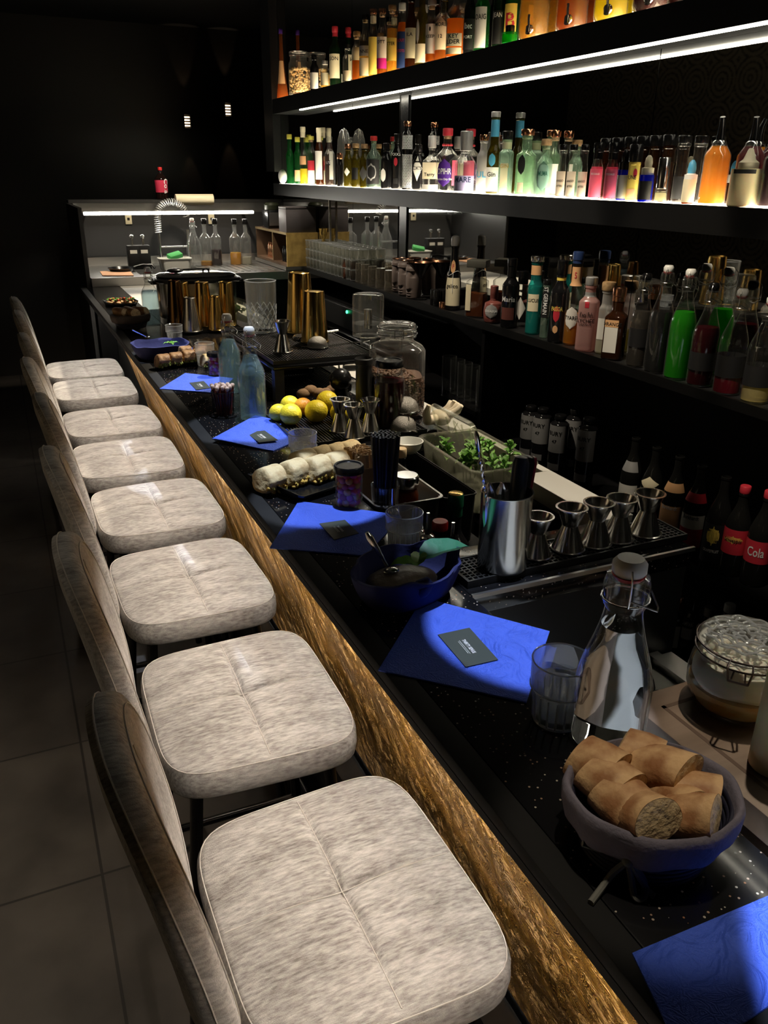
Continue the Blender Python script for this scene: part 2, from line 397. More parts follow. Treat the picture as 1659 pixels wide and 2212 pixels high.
def make_napkin(pts, z, label, card=None, group='royal blue folded napkins along the bar', wave=0):
    """folded embossed paper napkin whose corners are given as pixels; card = pixel corners of the card on it"""
    c = [onz(p[0], p[1], z) for p in pts]; o = sum(c, Vector())/4; o.z = z
    N = 16; v = []
    for lay, dz in ((0, 0), (1, .0035)):
        for i in range(N+1):
            for j in range(N+1):
                a = c[0].lerp(c[1], j/N); b = c[3].lerp(c[2], j/N); p = a.lerp(b, i/N)-o
                e = max(abs(i/N-.5), abs(j/N-.5))*2
                v.append((p.x, p.y, dz+ (wave*(1-sstep(i/N))*.02 if lay else wave*(1-sstep(i/N))*.02)-(.0012*e**6 if lay else 0)))
    f = []; n1 = (N+1)*(N+1)
    for i in range(N):
        for j in range(N):
            q = (i*(N+1)+j, i*(N+1)+j+1, (i+1)*(N+1)+j+1, (i+1)*(N+1)+j); f.append(tuple(k+n1 for k in q)); f.append(q[::-1])
    for i in range(N):
        for a, b in ((i, i+1), (N*(N+1)+i+1, N*(N+1)+i), ((i+1)*(N+1), i*(N+1)), (i*(N+1)+N, (i+1)*(N+1)+N)): f.append((a, b, b+n1, a+n1))
    m = MB().add(v, f); bmx = m
    root = tag(m.build('napkin', NAPKIN, loc=o), label, 'napkin', group)
    bm = bmesh.new(); bm.from_mesh(root.data); bmesh.ops.recalc_face_normals(bm, faces=bm.faces); bm.to_mesh(root.data); bm.free()
    if card:
        cc = [onz(p[0], p[1], z+.005) for p in card]; ctr = sum(cc, Vector())/4
        zt = .0045
        pl = [p-ctr for p in cc]
        vv = [(p.x, p.y, 0) for p in pl]+[(p.x, p.y, .0008) for p in pl]
        k = MB().add(vv, [(3, 2, 1, 0), (4, 5, 6, 7), (0, 1, 5, 4), (1, 2, 6, 5), (2, 3, 7, 6), (3, 0, 4, 7)]).build('place_card', CARD, loc=(ctr.x, ctr.y, z+zt+ (wave*.01)), smooth=False)
        tag(k, 'black printed card lying on the '+label.split(' lying')[0], 'card', 'black printed cards on the napkins')
        u = (pl[1]+pl[2]-pl[0]-pl[3]).normalized() if False else (pl[2]-pl[1]).normalized()
        if u.x < 0: u = -u
        u = -u if u.y > 0 and abs(u.y) > abs(u.x) else u
        w = Vector((-u.y, u.x, 0))
        L_ = min((pl[2]-pl[1]).length, .2)
        text('THIRTY SEVUS', L_*.085, INKW, lambda a, b: Vector((u.x*a+w.x*(b+.002), u.y*a+w.y*(b+.002), .0011)), k, sx=.75, bold=.02)
        mb = MB()
        for q, ln in ((-.0045, .4), (-.007, .36)):
            A = u*(-L_*ln/2)+w*q; B = u*(L_*ln/2)+w*q
            mb.tube([(A.x, A.y, .001), (B.x, B.y, .001)], .0003, 4)
        mb.build('text_rule', INKW, k)
    return root
def make_leaf(mb, base, d, ln, wd, up=.3, cup=.25):
    d = Vector(d).normalized(); s_ = d.cross(Vector((0, 0, 1)));
    if s_.length < .05: s_ = Vector((1, 0, 0))
    s_.normalize(); n = s_.cross(d); base = Vector(base); v = []; f = []; N = 7
    for i in range(N+1):
        t = i/N; w = wd*math.sin(PI*min(.999, t**.8))**.75*(1 if t < .98 else .1); c = base+d*ln*t+Vector((0, 0, up*ln*(t-t*t*1.2)))
        for j in (-1, -.5, 0, .5, 1): v.append(c+s_*w*j*.5+n*(abs(j)*cup*w+.0015*math.sin(t*30)*abs(j)))
    for i in range(N):
        for j in range(4): f.append((i*5+j, i*5+j+1, (i+1)*5+j+1, (i+1)*5+j))
    mb.add(v, f)
def rrect(w, d, r, seg=6):
    pts = []
    for cx, cy, a0 in ((w/2-r, d/2-r, 0), (-w/2+r, d/2-r, 90), (-w/2+r, -d/2+r, 180), (w/2-r, -d/2+r, 270)):
        for k in range(seg+1):
            a = math.radians(a0+90*k/seg); pts.append((cx+r*math.cos(a), cy+r*math.sin(a)))
    return pts
def loft(mb, rings, cap0=True, cap1=True):
    n = len(rings[0]); v = [p for r in rings for p in r]; f = []
    for i in range(len(rings)-1):
        for k in range(n):
            k2 = (k+1) % n; f.append((i*n+k, i*n+k2, (i+1)*n+k2, (i+1)*n+k))
    if cap0: f.append(tuple(range(n))[::-1])
    if cap1: f.append(tuple((len(rings)-1)*n+k for k in range(n)))
    return mb.add(v, f)
def tray(w, d, h, r, t=.002, lip=.006, taper=.94):
    """open container: outer wall, lip, inner wall, floor"""
    R = []
    def ring(k, z, off=0): return [(x*k+math.copysign(off, x), y*k+math.copysign(off, y), z) for x, y in rrect(w, d, r)]
    R = [ring(taper, 0, -t), ring(taper, .003), ring(1, h-.003), ring(1, h-.003, lip), ring(1, h, lip), ring(1, h, -t), ring(taper, .004, -t*2)]
    return loft(MB(), R)
# ---------------------------------------------------------------- special materials
def m_napkin():
    m, nt, out = newmat('royal_blue_paper'); b = nt.nodes.new('ShaderNodeBsdfPrincipled'); L(nt, b.outputs[0], out.inputs[0])
    b.inputs['Base Color'].default_value = (.048, .115, .66, 1); b.inputs['Roughness'].default_value = .6
    tc = nt.nodes.new('ShaderNodeTexCoord')
    n = node(nt, 'ShaderNodeTexNoise', Scale=22, Detail=1, Distortion=2.5); L(nt, tc.outputs['Object'], n.inputs[0])
    w = node(nt, 'ShaderNodeMath', _operation='PINGPONG'); L(nt, n.outputs[0], w.inputs[0]); w.inputs[1].default_value = .045
    n2 = node(nt, 'ShaderNodeTexNoise', Scale=900); L(nt, tc.outputs['Object'], n2.inputs[0])
    a = node(nt, 'ShaderNodeMath', _operation='MULTIPLY_ADD'); L(nt, w.outputs[0], a.inputs[0]); a.inputs[1].default_value = 14; L(nt, n2.outputs[0], a.inputs[2])
    bp = node(nt, 'ShaderNodeBump', Strength=.8, Distance=.0018); L(nt, a.outputs[0], bp.inputs['Height']); L(nt, bp.outputs[0], b.inputs['Normal'])
    return m
NAPKIN = m_napkin()
CARD = P('black_card', (.045, .055, .05), .4)
NAVY = P('navy_cloth', (.016, .02, .095), .85, bump=(60, .3))
def m_fabric():
    m, nt, out = newmat('grey_velvet'); b = nt.nodes.new('ShaderNodeBsdfPrincipled'); L(nt, b.outputs[0], out.inputs[0])
    b.inputs['Roughness'].default_value = .8; b.inputs['Sheen Weight'].default_value = .12; b.inputs['Sheen Roughness'].default_value = .45
    tc = nt.nodes.new('ShaderNodeTexCoord')
    mp = nt.nodes.new('ShaderNodeMapping'); mp.inputs['Scale'].default_value = (45, 210, 150); L(nt, tc.outputs['Object'], mp.inputs[0])
    n = node(nt, 'ShaderNodeTexNoise', Scale=1, Detail=5, Roughness=.65); L(nt, mp.outputs[0], n.inputs[0])
    mp2 = nt.nodes.new('ShaderNodeMapping'); mp2.inputs['Scale'].default_value = (6, 22, 10); L(nt, tc.outputs['Object'], mp2.inputs[0])
    n2 = node(nt, 'ShaderNodeTexNoise', Scale=1, Detail=3); L(nt, mp2.outputs[0], n2.inputs[0])
    a = node(nt, 'ShaderNodeMath', _operation='MULTIPLY_ADD'); L(nt, n2.outputs[0], a.inputs[0]); a.inputs[1].default_value = .55; L(nt, n.outputs[0], a.inputs[2])
    r = node(nt, 'ShaderNodeValToRGB'); L(nt, a.outputs[0], r.inputs[0]); r.color_ramp.elements[0].position = .55; r.color_ramp.elements[0].color = (.165, .150, .142, 1)
    r.color_ramp.elements[1].position = 1.0; r.color_ramp.elements[1].color = (.56, .54, .515, 1); L(nt, r.outputs[0], b.inputs['Base Color'])
    n3 = node(nt, 'ShaderNodeTexNoise', Scale=700, Detail=2); L(nt, tc.outputs['Object'], n3.inputs[0])
    bp = node(nt, 'ShaderNodeBump', Strength=.5, Distance=.0012); L(nt, n3.outputs[0], bp.inputs['Height']); L(nt, bp.outputs[0], b.inputs['Normal'])
    return m
VELVET = m_fabric()
THREAD = P('pale_thread', (.55, .52, .48), .7)
def m_goldpanel():
    m, nt, out = newmat('embossed_gold_panel'); b = nt.nodes.new('ShaderNodeBsdfPrincipled'); L(nt, b.outputs[0], out.inputs[0])
    b.inputs['Roughness'].default_value = .42; b.inputs['Metallic'].default_value = .25
    tc = nt.nodes.new('ShaderNodeTexCoord')
    n = node(nt, 'ShaderNodeTexNoise', Scale=26, Detail=2, Distortion=1.2); L(nt, tc.outputs['Object'], n.inputs[0])
    w = node(nt, 'ShaderNodeMath', _operation='PINGPONG'); L(nt, n.outputs[0], w.inputs[0]); w.inputs[1].default_value = .022
    w2 = node(nt, 'ShaderNodeMath', _operation='MULTIPLY'); L(nt, w.outputs[0], w2.inputs[0]); w2.inputs[1].default_value = 45
    n2 = node(nt, 'ShaderNodeTexNoise', Scale=7, Detail=3); L(nt, tc.outputs['Object'], n2.inputs[0])
    n3 = node(nt, 'ShaderNodeTexNoise', Scale=160, Detail=3); L(nt, tc.outputs['Object'], n3.inputs[0])
    r = node(nt, 'ShaderNodeValToRGB'); L(nt, w2.outputs[0], r.inputs[0])
    r.color_ramp.elements[0].color = (.34, .115, .006, 1); r.color_ramp.elements[0].position = .1; r.color_ramp.elements[1].color = (1.0, .56, .085, 1)
    mx = nt.nodes.new('ShaderNodeMix'); mx.data_type = 'RGBA'; mx.blend_type = 'MULTIPLY'; mx.inputs[0].default_value = .5
    r2 = node(nt, 'ShaderNodeMapRange', **{'From__Min': .35, 'From__Max': .6}); L(nt, n2.outputs[0], r2.inputs[0])
    L(nt, r.outputs[0], mx.inputs[6]); L(nt, r2.outputs[0], mx.inputs[7]); L(nt, mx.outputs[2], b.inputs['Base Color'])
    s = node(nt, 'ShaderNodeMath', _operation='MULTIPLY_ADD'); L(nt, n3.outputs[0], s.inputs[0]); s.inputs[1].default_value = .8; L(nt, w2.outputs[0], s.inputs[2])
    mp = nt.nodes.new('ShaderNodeMapping'); mp.inputs['Scale'].default_value = (9, 9, 2.2); mp.inputs['Rotation'].default_value = (.35, 0, 0); L(nt, tc.outputs['Object'], mp.inputs[0])
    n4 = node(nt, 'ShaderNodeTexNoise', Scale=1.6, Detail=2); L(nt, mp.outputs[0], n4.inputs[0])
    b0 = node(nt, 'ShaderNodeBump', Strength=1, Distance=.11); L(nt, n4.outputs[0], b0.inputs['Height'])
    bp = node(nt, 'ShaderNodeBump', Strength=1, Distance=.004); L(nt, s.outputs[0], bp.inputs['Height']); L(nt, b0.outputs[0], bp.inputs['Normal']); L(nt, bp.outputs[0], b.inputs['Normal'])
    return m
GOLDP = m_goldpanel()
def m_terrazzo():
    m, nt, out = newmat('black_terrazzo'); b = nt.nodes.new('ShaderNodeBsdfPrincipled'); L(nt, b.outputs[0], out.inputs[0])
    b.inputs['Roughness'].default_value = .13
    tc = nt.nodes.new('ShaderNodeTexCoord')
    vo = node(nt, 'ShaderNodeTexVoronoi', Scale=150, Randomness=1); L(nt, tc.outputs['Object'], vo.inputs[0])
    r = node(nt, 'ShaderNodeMath', _operation='LESS_THAN'); L(nt, vo.outputs['Distance'], r.inputs[0]); r.inputs[1].default_value = .2
    sp = nt.nodes.new('ShaderNodeSeparateColor'); L(nt, vo.outputs['Color'], sp.inputs[0])
    g = node(nt, 'ShaderNodeMath', _operation='GREATER_THAN'); L(nt, sp.outputs[0], g.inputs[0]); g.inputs[1].default_value = .55
    ml = node(nt, 'ShaderNodeMath', _operation='MULTIPLY'); L(nt, r.outputs[0], ml.inputs[0]); L(nt, g.outputs[0], ml.inputs[1])
    cr = node(nt, 'ShaderNodeValToRGB'); L(nt, sp.outputs[1], cr.inputs[0]); cr.color_ramp.elements[0].color = (.25, .12, .06, 1); cr.color_ramp.elements[1].color = (.42, .40, .34, 1)
    mx = nt.nodes.new('ShaderNodeMix'); mx.data_type = 'RGBA'; L(nt, ml.outputs[0], mx.inputs[0]); mx.inputs[6].default_value = (.006, .006, .007, 1); L(nt, cr.outputs[0], mx.inputs[7])
    L(nt, mx.outputs[2], b.inputs['Base Color']); return m
TERR = m_terrazzo()
def m_floor():
    m, nt, out = newmat('dark_slate_tiles'); b = nt.nodes.new('ShaderNodeBsdfPrincipled'); L(nt, b.outputs[0], out.inputs[0]); b.inputs['Roughness'].default_value = .55
    tc = nt.nodes.new('ShaderNodeTexCoord')
    br = node(nt, 'ShaderNodeTexBrick', Scale=1); br.offset = .0; L(nt, tc.outputs['Object'], br.inputs[0])
    for k, v in (('Color1', (.095, .083, .072, 1)), ('Color2', (.075, .065, .057, 1)), ('Mortar', (.03, .026, .024, 1))): br.inputs[k].default_value = v
    br.inputs['Mortar Size'].default_value = .004; br.inputs['Brick Width'].default_value = .6; br.inputs['Row Height'].default_value = .6
    n = node(nt, 'ShaderNodeTexNoise', Scale=4, Detail=6); L(nt, tc.outputs['Object'], n.inputs[0])
    r = node(nt, 'ShaderNodeMapRange', **{'From__Min': .3, 'From__Max': .7, 'To__Min': .6, 'To__Max': 1.25}); L(nt, n.outputs[0], r.inputs[0])
    mx = nt.nodes.new('ShaderNodeMix'); mx.data_type = 'RGBA'; mx.blend_type = 'MULTIPLY'; mx.inputs[0].default_value = 1; L(nt, br.outputs[0], mx.inputs[6]); L(nt, r.outputs[0], mx.inputs[7])
    L(nt, mx.outputs[2], b.inputs['Base Color']); return m
def m_wallpaper():
    m, nt, out = newmat('baroque_wallpaper'); b = nt.nodes.new('ShaderNodeBsdfPrincipled'); L(nt, b.outputs[0], out.inputs[0]); b.inputs['Roughness'].default_value = .5
    tc = nt.nodes.new('ShaderNodeTexCoord'); mp = nt.nodes.new('ShaderNodeMapping'); mp.inputs['Scale'].default_value = (0, 1, 1); L(nt, tc.outputs['Object'], mp.inputs[0])
    vo = node(nt, 'ShaderNodeTexVoronoi', Scale=3.2, Randomness=0); L(nt, mp.outputs[0], vo.inputs[0])
    w = node(nt, 'ShaderNodeMath', _operation='PINGPONG'); L(nt, vo.outputs['Distance'], w.inputs[0]); w.inputs[1].default_value = .075
    n = node(nt, 'ShaderNodeTexNoise', Scale=7, Distortion=1.5, Detail=1); L(nt, mp.outputs[0], n.inputs[0])
    w3 = node(nt, 'ShaderNodeMath', _operation='PINGPONG'); L(nt, n.outputs[0], w3.inputs[0]); w3.inputs[1].default_value = .06
    a = node(nt, 'ShaderNodeMath', _operation='MULTIPLY_ADD'); L(nt, w3.outputs[0], a.inputs[0]); a.inputs[1].default_value = .6; L(nt, w.outputs[0], a.inputs[2])
    r = node(nt, 'ShaderNodeValToRGB'); L(nt, a.outputs[0], r.inputs[0]); r.color_ramp.elements[0].position = .05; r.color_ramp.elements[0].color = (.20, .165, .11, 1); r.color_ramp.elements[1].position = .09; r.color_ramp.elements[1].color = (.025, .021, .018, 1)
    L(nt, r.outputs[0], b.inputs['Base Color']); return m
WALLP = m_wallpaper()
WALLD = P('black_gloss_wall', (.006, .006, .006), .35)
MIRROR = P('smoked_mirror', (.62, .62, .60), .02, 1)
BRASSP = P('aged_brass_sheet', (.62, .43, .14), .4, .2, var=(18, (.40, .27, .08), .4, .65))
WOOD = P('walnut_board', (.27, .195, .145), .5, var=(6, (.17, .115, .08), .35, .65, (.25, 3, 1)))
WHITEST = P('white_worktop', (.62, .60, .55), .35)
# ---------------------------------------------------------------- the setting
BAR = 1.10; S1 = 2.193; S2 = 1.676; S3 = 1.178; SL = .65; SLL = .30; KZ = 1.15
XW = 2.105; XM = 1.917
struct(MB().box(-2.0, 2.5, -1.4, 8.1, -.05, 0), 'floor', m_floor())
struct(MB().box(-2.0, 2.5, -1.4, 8.1, 2.9, 2.95), 'ceiling', P('black_ceiling', (.008, .008, .008), .8))
struct(MB().box(-2.05, -2.0, -1.4, 8.1, 0, 2.9), 'wall_left', WALLP)
struct(MB().box(XW+.01, XW+.06, -1.4, 6.25, 0, 2.9), 'wall_right', WALLD)
struct(MB().box(XW+.06, 2.5, 6.2, 6.25, 0, 2.9), 'wall_return', WALLD)
struct(MB().box(2.5, 2.55, 6.2, 8.1, 0, 2.9), 'wall_alcove', WALLD)
struct(MB().box(-2.0, 2.5, 8.1, 8.15, 0, 2.9), 'wall_back', P('dark_panel_wall', (.02, .017, .014), .3, bump=(3, .5)))
struct(MB().box(-2.0, 2.5, -1.45, -1.4, 0, 2.9), 'wall_front', WALLD)
struct(MB().box(1.86, XM-.001, 6.0, 6.2, 1.75, 2.89), 'trim_1', P('dark_trim', (.02, .02, .02), .3))
# mirror panels on the right wall, a black upright between two of them
def mirror(y0, y1, z0, z1, where):
    o = tag(MB().box(XM, XM+.006, y0, y1, z0, z1).build('mirror_panel', MIRROR, smooth=False), 'smoked mirror panel behind the bottles, '+where, 'mirror'); return o
yp0, yp1 = ypos(880, XM, S3), ypos(857, XM, S3)
ym = ypos(1371, XM, S3+.3); yl = ypos(762, XM, S2+.2)
mirror(-.6, ym-.002, S3-.02, 2.89, 'nearest, right of the thin joint'); mirror(ym+.002, yp0, S3-.02, 2.89, 'long one between thin joint and black upright')
mirror(yp1, yl-.002, S3-.02, 2.89, 'far one past the black upright'); mirror(yl+.002, 6.0, S3-.02, 2.89, 'last one at the kitchen corner')
struct(MB().box(XM+.0065, XW+.009, -1.4, 6.25, S3-.02, 2.9), 'wall_right_upper', WALLD)
tag(MB().box(XM-.003, XM+.006, yp0+.025, yp1-.025, S3, 2.1).build('upright_post', BLACKS), 'black upright between two mirror panels', 'post')
# shelves: fascia, body, luminous inset
OPAL2 = emis('opal_light_panel', (1, .88, .66), 13); OPAL1 = emis('opal_light_panel_dim', (1, .82, .55), 8)
LEDW = emis('warm_white_led', (1, .93, .76), 20); LEDB = emis('warm_led_under_bar', (1, .91, .78), 68); LEDK = emis('kitchen_led', (1, .95, .84), 44)
LEDS = emis('rear_led', (1, .95, .8), 9); LED3 = emis('shelf_led_dim', (1, .86, .66), 7)
BX = 1.80
def shelf(name, z, th, y0, y1, label, opal=None):
    r = thing(name, (BX, y0, z-th), label, 'shelf')
    MB().box(0, .012, 0, y1-y0, 0, th).build('front_edge', P('shelf_black', (.0035, .0035, .0035), .4), r)
    MB().box(.0125, XM-BX-.001, 0, y1-y0, 0, th-.003).build('board', BLACK, r)
    if opal: MB().box(.02, XM-BX-.004, .02, y1-y0-.02, th-.003, th-.001).build('light_panel', opal, r)
    return r
s1 = shelf('wall_shelf', S1, .088, -.5, 5.80, 'topmost thick black wall shelf lit from within', OPAL1)
s2 = shelf('wall_shelf', S2, .075, -.5, 5.85, 'middle black wall shelf with glowing top', OPAL2)
s3 = shelf('back_counter_shelf', S3, .03, -.5, 5.25, 'lowest black shelf that carries glassware and syrup bottles')
MB().box(.0, .012, 0, 5.5, S1-.088-.007, S1-.088-.001).build('led_strip', LEDW, s1, loc=(0, .25, -(S1-.088)))
sup = tag(MB().box(1.89, 1.902, 5.0, 5.012, S3, S2-.075).build('shelf_support', STEEL), 'steel rod holding up the middle shelf', 'rod')
# lower cabinets under the back counter
rk_ = thing('bottle_rack', (0, 0, 0), 'black open rack of two boards below the lowest shelf, holding spare bottles', 'rack')
MB().box(2.096, 2.104, -.5, 3.73, .081, S3-.032).build('back_panel', BLACK, rk_)
MB().box(1.80, 2.104, -.5, 3.73, 0, .08).build('plinth', BLACKS, rk_)
MB().box(1.80, 2.0955, -.5, 2.955, SL-.02, SL).build('board', BLACKS, rk_)
MB().box(1.80, 2.0955, -.5, 2.955, SLL-.02, SLL).build('board', BLACKS, rk_)
MB().box(1.80, 2.0955, 2.985, 3.73, .765, .785).build('board', BLACKS, rk_)
MB().box(1.81, 2.0955, 2.958, 2.982, .081, S3-.031).build('divider', BLACKS, rk_)
fr = thing('bar_fridge', (1.80, 3.76, 0), 'black under-counter fridge with a small green light', 'fridge')
MB().box(.01, .29, 0, 1.4, .08, 1.03).build('body', BLACKS, fr, bevel=.004)
MB().box(-.004, .009, .01, 1.39, .90, 1.02).build('control_panel', RUBBER, fr)
MB().box(-.006, .009, .01, 1.39, .855, .862).build('shelf_rail', STEEL, fr)
pg = onx(750, 645, 1.795)
MB().ball((-.008, pg.y-3.76, min(1.0, pg.z)), .006, sc_=(1, 1, 1.6)).build('indicator_light', emis('green_light', (.05, 1, .35), 6), fr)
# ---------------------------------------------------------------- the bar
bar = thing('bar_worktop', (.405, -.5, 0), 'long black speckled bar top with steel inner ledge', 'counter')
barf = thing('bar_counter', (.405, -.5, 0), 'embossed gold face of the bar leaning back under the bar top', 'counter')
barc = thing('bar_cabinet', (.405, -.5, 0), 'black cabinet body behind the bar front', 'cabinet')
def bx(mb, x0, x1, y0, y1, z0, z1): return mb.box(x0-.405, x1-.405, y0+.5, y1+.5, z0, z1)
YE = 5.27
t = bx(MB(), .4395, .632, -.5, YE, BAR-.04, BAR); bx(t, .632, 1.118, 1.03, 1.20, BAR-.04, BAR); bx(t, .632, 1.118, 1.84, 4.3, BAR-.04, BAR)
t.build('speckled_top', TERR, bar, bevel=.002)
bx(MB(), .632, 1.118, 4.3, YE, BAR-.04, BAR).build('far_worktop', WHITEST, bar)
bx(MB(), .405, .4385, -.5, YE, BAR-.018, BAR+.001).build('front_lip', LIPM, bar, bevel=.002)
bx(MB(), .405, .4085, -.5, YE, BAR-.030, BAR-.0181).build('lip_light_baffle', LIPM, bar)  # wall added below the lip to cut LED light on the stool backs
bx(bx(MB(), 1.035, 1.118, 1.2, 1.495, BAR-.04, BAR+.001), 1.096, 1.118, 1.4955, 1.84, BAR-.04, BAR+.001).build('steel_ledge', WHITEST, bar, bevel=.002)
bx(MB(), 1.04, 1.118, 1.845, 4.3, BAR+.0005, BAR+.003).build('steel_ledge', WHITEST, bar)
bx(MB(), .632, 1.118, 1.024, 1.030, BAR-.006, BAR+.002).build('end_trim', STEELS, bar)
bx(MB(), .64, 1.11, 1.0315, 1.05, .86, BAR-.04).build('end_panel', P('graphite_panel', (.02, .02, .02), .3), bar)
# sunken well: floor and sides
w_ = bx(MB(), .632, 1.035, 1.2, 1.84, .80, .81); bx(w_, 1.03, 1.035, 1.2, 1.495, .81, BAR-.04); bx(w_, 1.035, 1.1, 1.495, 1.84, .80, .81); bx(w_, .632, 1.03, 1.835, 1.84, .81, BAR-.04); bx(w_, .632, 1.03, 1.2, 1.205, .81, BAR-.04)
w_.build('well', BLACKS, barc)
bx(MB(), .625, .632, -.5, YE, .1, BAR-.04).build('inner_wall', BLACKS, barc)
bx(MB(), .64, 1.11, 1.05, YE, .0, .80).build('cabinet_body', BLACKS, barc)
bx(MB(), .64, 1.11, 1.05, 1.2, .8, BAR-.04).build('cabinet_body', BLACKS, barc)
bx(MB(), .64, 1.11, 1.85, YE, .8, BAR-.04).build('cabinet_body', BLACKS, barc)
# gold embossed panel leaning back under the lip
gp = MB(); v = []; NY = 260; NZ = 10
for i in range(NY+1):
    y = lerp(-.5, 4.07, i/NY)
    for j in range(NZ+1):
        t = j/NZ; z = lerp(BAR-.02, .42, t); x = lerp(.432, .624, t**.9)
        x -= .006*math.sin(y*21+2*math.sin(y*5))*t*math.sin(PI*min(1, t*1.2)); v.append((x-.405, y+.5, z))
f = [(i*(NZ+1)+j, i*(NZ+1)+j+1, (i+1)*(NZ+1)+j+1, (i+1)*(NZ+1)+j) for i in range(NY) for j in range(NZ)]
gp.add(v, f); gp.build('gold_front_panel', GOLDP, barf)
bx(MB(), .58, .62, 4.08, YE, .0, BAR-.045).build('end_front_panel', RUBBER, barf)
bx(MB(), .56, .62, -.5, 4.07, .0, .40).build('kick_board', BLACKS, barf)
bx(MB(), .4185, .4285, -.45, 5.1, BAR-.029, BAR-.0185).build('led_strip', LEDB, bar)
fr_ = MB(); fr_.tube([(.535-.405, .2, .20), (.535-.405, 4.5, .20)], .015, 12)
for yy in (.4, 2.3, 4.3): fr_.tube([(.535-.405, yy, .20), (.535-.405, yy, 0)], .01, 8)
tag(fr_.build('foot_rail', BLACKS, loc=(.405, -.5, 0)), 'black foot rail along the foot of the bar', 'rail')
# near lower worktop with steel tray
nw = thing('lower_work_station', (.64, -.5, 0), 'low steel work station at the near end of the bar', 'counter')
MB().box(0, .46, 0, 1.525, 0, .84).build('body', BLACKS, nw)
MB().box(0, .46, 0, 1.525, .84, .87).build('worktop', WHITEST, nw, bevel=.002)
MB().box(.40, .425, 0, 1.525, .870, .885).build('raised_rim', STEELS, nw)
MB().box(.43, .462, 0, 1.525, .871, .874).build('raised_rim', STEELS, nw)
# ---------------------------------------------------------------- kitchen end
kc = thing('kitchen_counter', (.475, 5.28, 0), 'stainless steel sink counter at the far end', 'counter')
MB().box(0, .30, 0, .78, KZ-.05, KZ).box(.30, .72, .0, .12, KZ-.05, KZ).box(.30, .72, .62, .78, KZ-.05, KZ).box(.72, 1.62, 0, .78, KZ-.05, KZ).build('worktop', STEELS, kc)
MB().box(.30, .302, .12, .62, KZ-.2, KZ).box(.718, .72, .12, .62, KZ-.2, KZ).box(.3, .72, .12, .122, KZ-.2, KZ).box(.3, .72, .618, .62, KZ-.2, KZ).box(.3, .72, .12, .62, KZ-.2, KZ-.198).build('sink_basin', STEELS, kc)
rb = MB()
for i in range(9): rb.box(.80+i*.045, .82+i*.045, .08, .66, KZ, KZ+.004)
rb.build('draining_ribs', STEELS, kc)
MB().box(.01, 1.6, .02, .76, 0, KZ-.051).build('body', BLACKS, kc)
MB().box(0, 1.62, .765, .78, KZ, KZ+.05).build('upstand', STEELS, kc)
ks = thing('splashback', (.49, 6.08, 0), 'charcoal splashback with black ledge above the sink', 'splashback')
MB().box(0, 1.6, 0, .05, 0, 1.48).build('panel', P('charcoal_board', (.028, .028, .028), .5), ks)
MB().box(-.03, 1.6, -.03, .10, 1.5455, 1.565).build('ledge', P('dark_ledge', (.03, .03, .03), .4), ks)
MB().box(0, 1.6, .0, .03, 1.48, 1.545).build('steel_rail', STEELS, ks)
tag(MB().box(.448, .470, 5.30, 6.13, 0, 1.545).build('side_panel', P('dark_ledge', (.03, .03, .03), .4)), 'dark side panel at the left end of the sink counter', 'panel')
lz = ony(365, 460, 5.86).z; xa = ony(180, 457, 5.86).x-.49; xb = ony(548, 463, 5.86).x-.49
lk = thing('strip_light', (.49, 6.08, 0), 'bright strip light along the splashback above the sink', 'lamp')
MB().box(xa, xb, -.225, -.21, lz-.007, lz+.007).build('led_tube', LEDK, lk)
MB().box(xa, xb, -.2095, -.205, lz-.012, lz+.012).build('lamp_back_shield', STEELS, lk)  # added behind the tube to keep its light off the splashback
for xx in (xa+.02, xb-.04): MB().box(xx, xx+.02, -.205, -.0005, lz, lz+.010).build('bracket', CHROME, lk)
for q in (488, 1232-0):
    px = 160+q*.241; p = ony(px, 350+510*.241, 6.07)
    k = thing('wall_socket', (p.x, 6.079, p.z), 'cream wall socket on the splashback, %s' % ('left of the tap' if q < 900 else 'behind the glass bottles'), 'socket')
    MB().box(-.022, .022, -.008, 0, -.035, .035).build('cover', CREAM, k, bevel=.003); MB().box(-.008, .008, -.010, -.0078, -.008, .008).build('outlet', RUBBER, k)
p = ony(1080*.241+160, 350+395*.241, 6.05)
rt = thing('paper_towel_roll', (p.x, 6.04, 1.566+.035), 'cream paper roll lying on the splashback ledge', 'paper roll')
MB().lathe([(.01, -.13), (.035, -.13), (.035, .13), (.01, .13)], 28, m=Matrix.Rotation(PI/2, 4, 'Y')).build('roll', CREAM, rt)
rt.location.z = 1.566+.036-.035+.0
# wall lamps on the back wall
for (px, py, w) in ((405, 262, 'left of the pair'), (493, 237, 'right of the pair')):
    p = ony(px, py, 8.05)
    k = thing('wall_lamp', (p.x, 8.09, p.z), 'slatted up-and-down wall lamp on the dark back wall, '+w, 'lamp')
    MB().box(-.03, .03, -.04, .008, -.062, -.056).box(-.03, .03, -.04, .008, .056, .062).box(-.03, -.026, -.04, .008, -.056, .056).box(.026, .03, -.04, .008, -.056, .056).build('housing', BLACKS, k)
    for i in range(4): MB().box(-.022, .022, -.03, -.024, -.04+i*.023, -.031+i*.023).build('light_slot', emis('lamp_slot', (1, .72, .45), 7) if 'lamp_slot' not in MATS else MATS['lamp_slot'], k)
    for sgn in (1, -1):
        ld = bpy.data.lights.new('lamp_beam', 'SPOT'); ld.energy = 1.6; ld.color = (1, .75, .5); ld.spot_size = math.radians(32); ld.spot_blend = .5; ld.shadow_soft_size = .01
        lo = bpy.data.objects.new('lamp_beam', ld); COL.objects.link(lo); lo.location = (p.x, 8.02, p.z+sgn*.1); lo.rotation_euler = (math.radians(8 if sgn < 0 else 172), 0, 0)
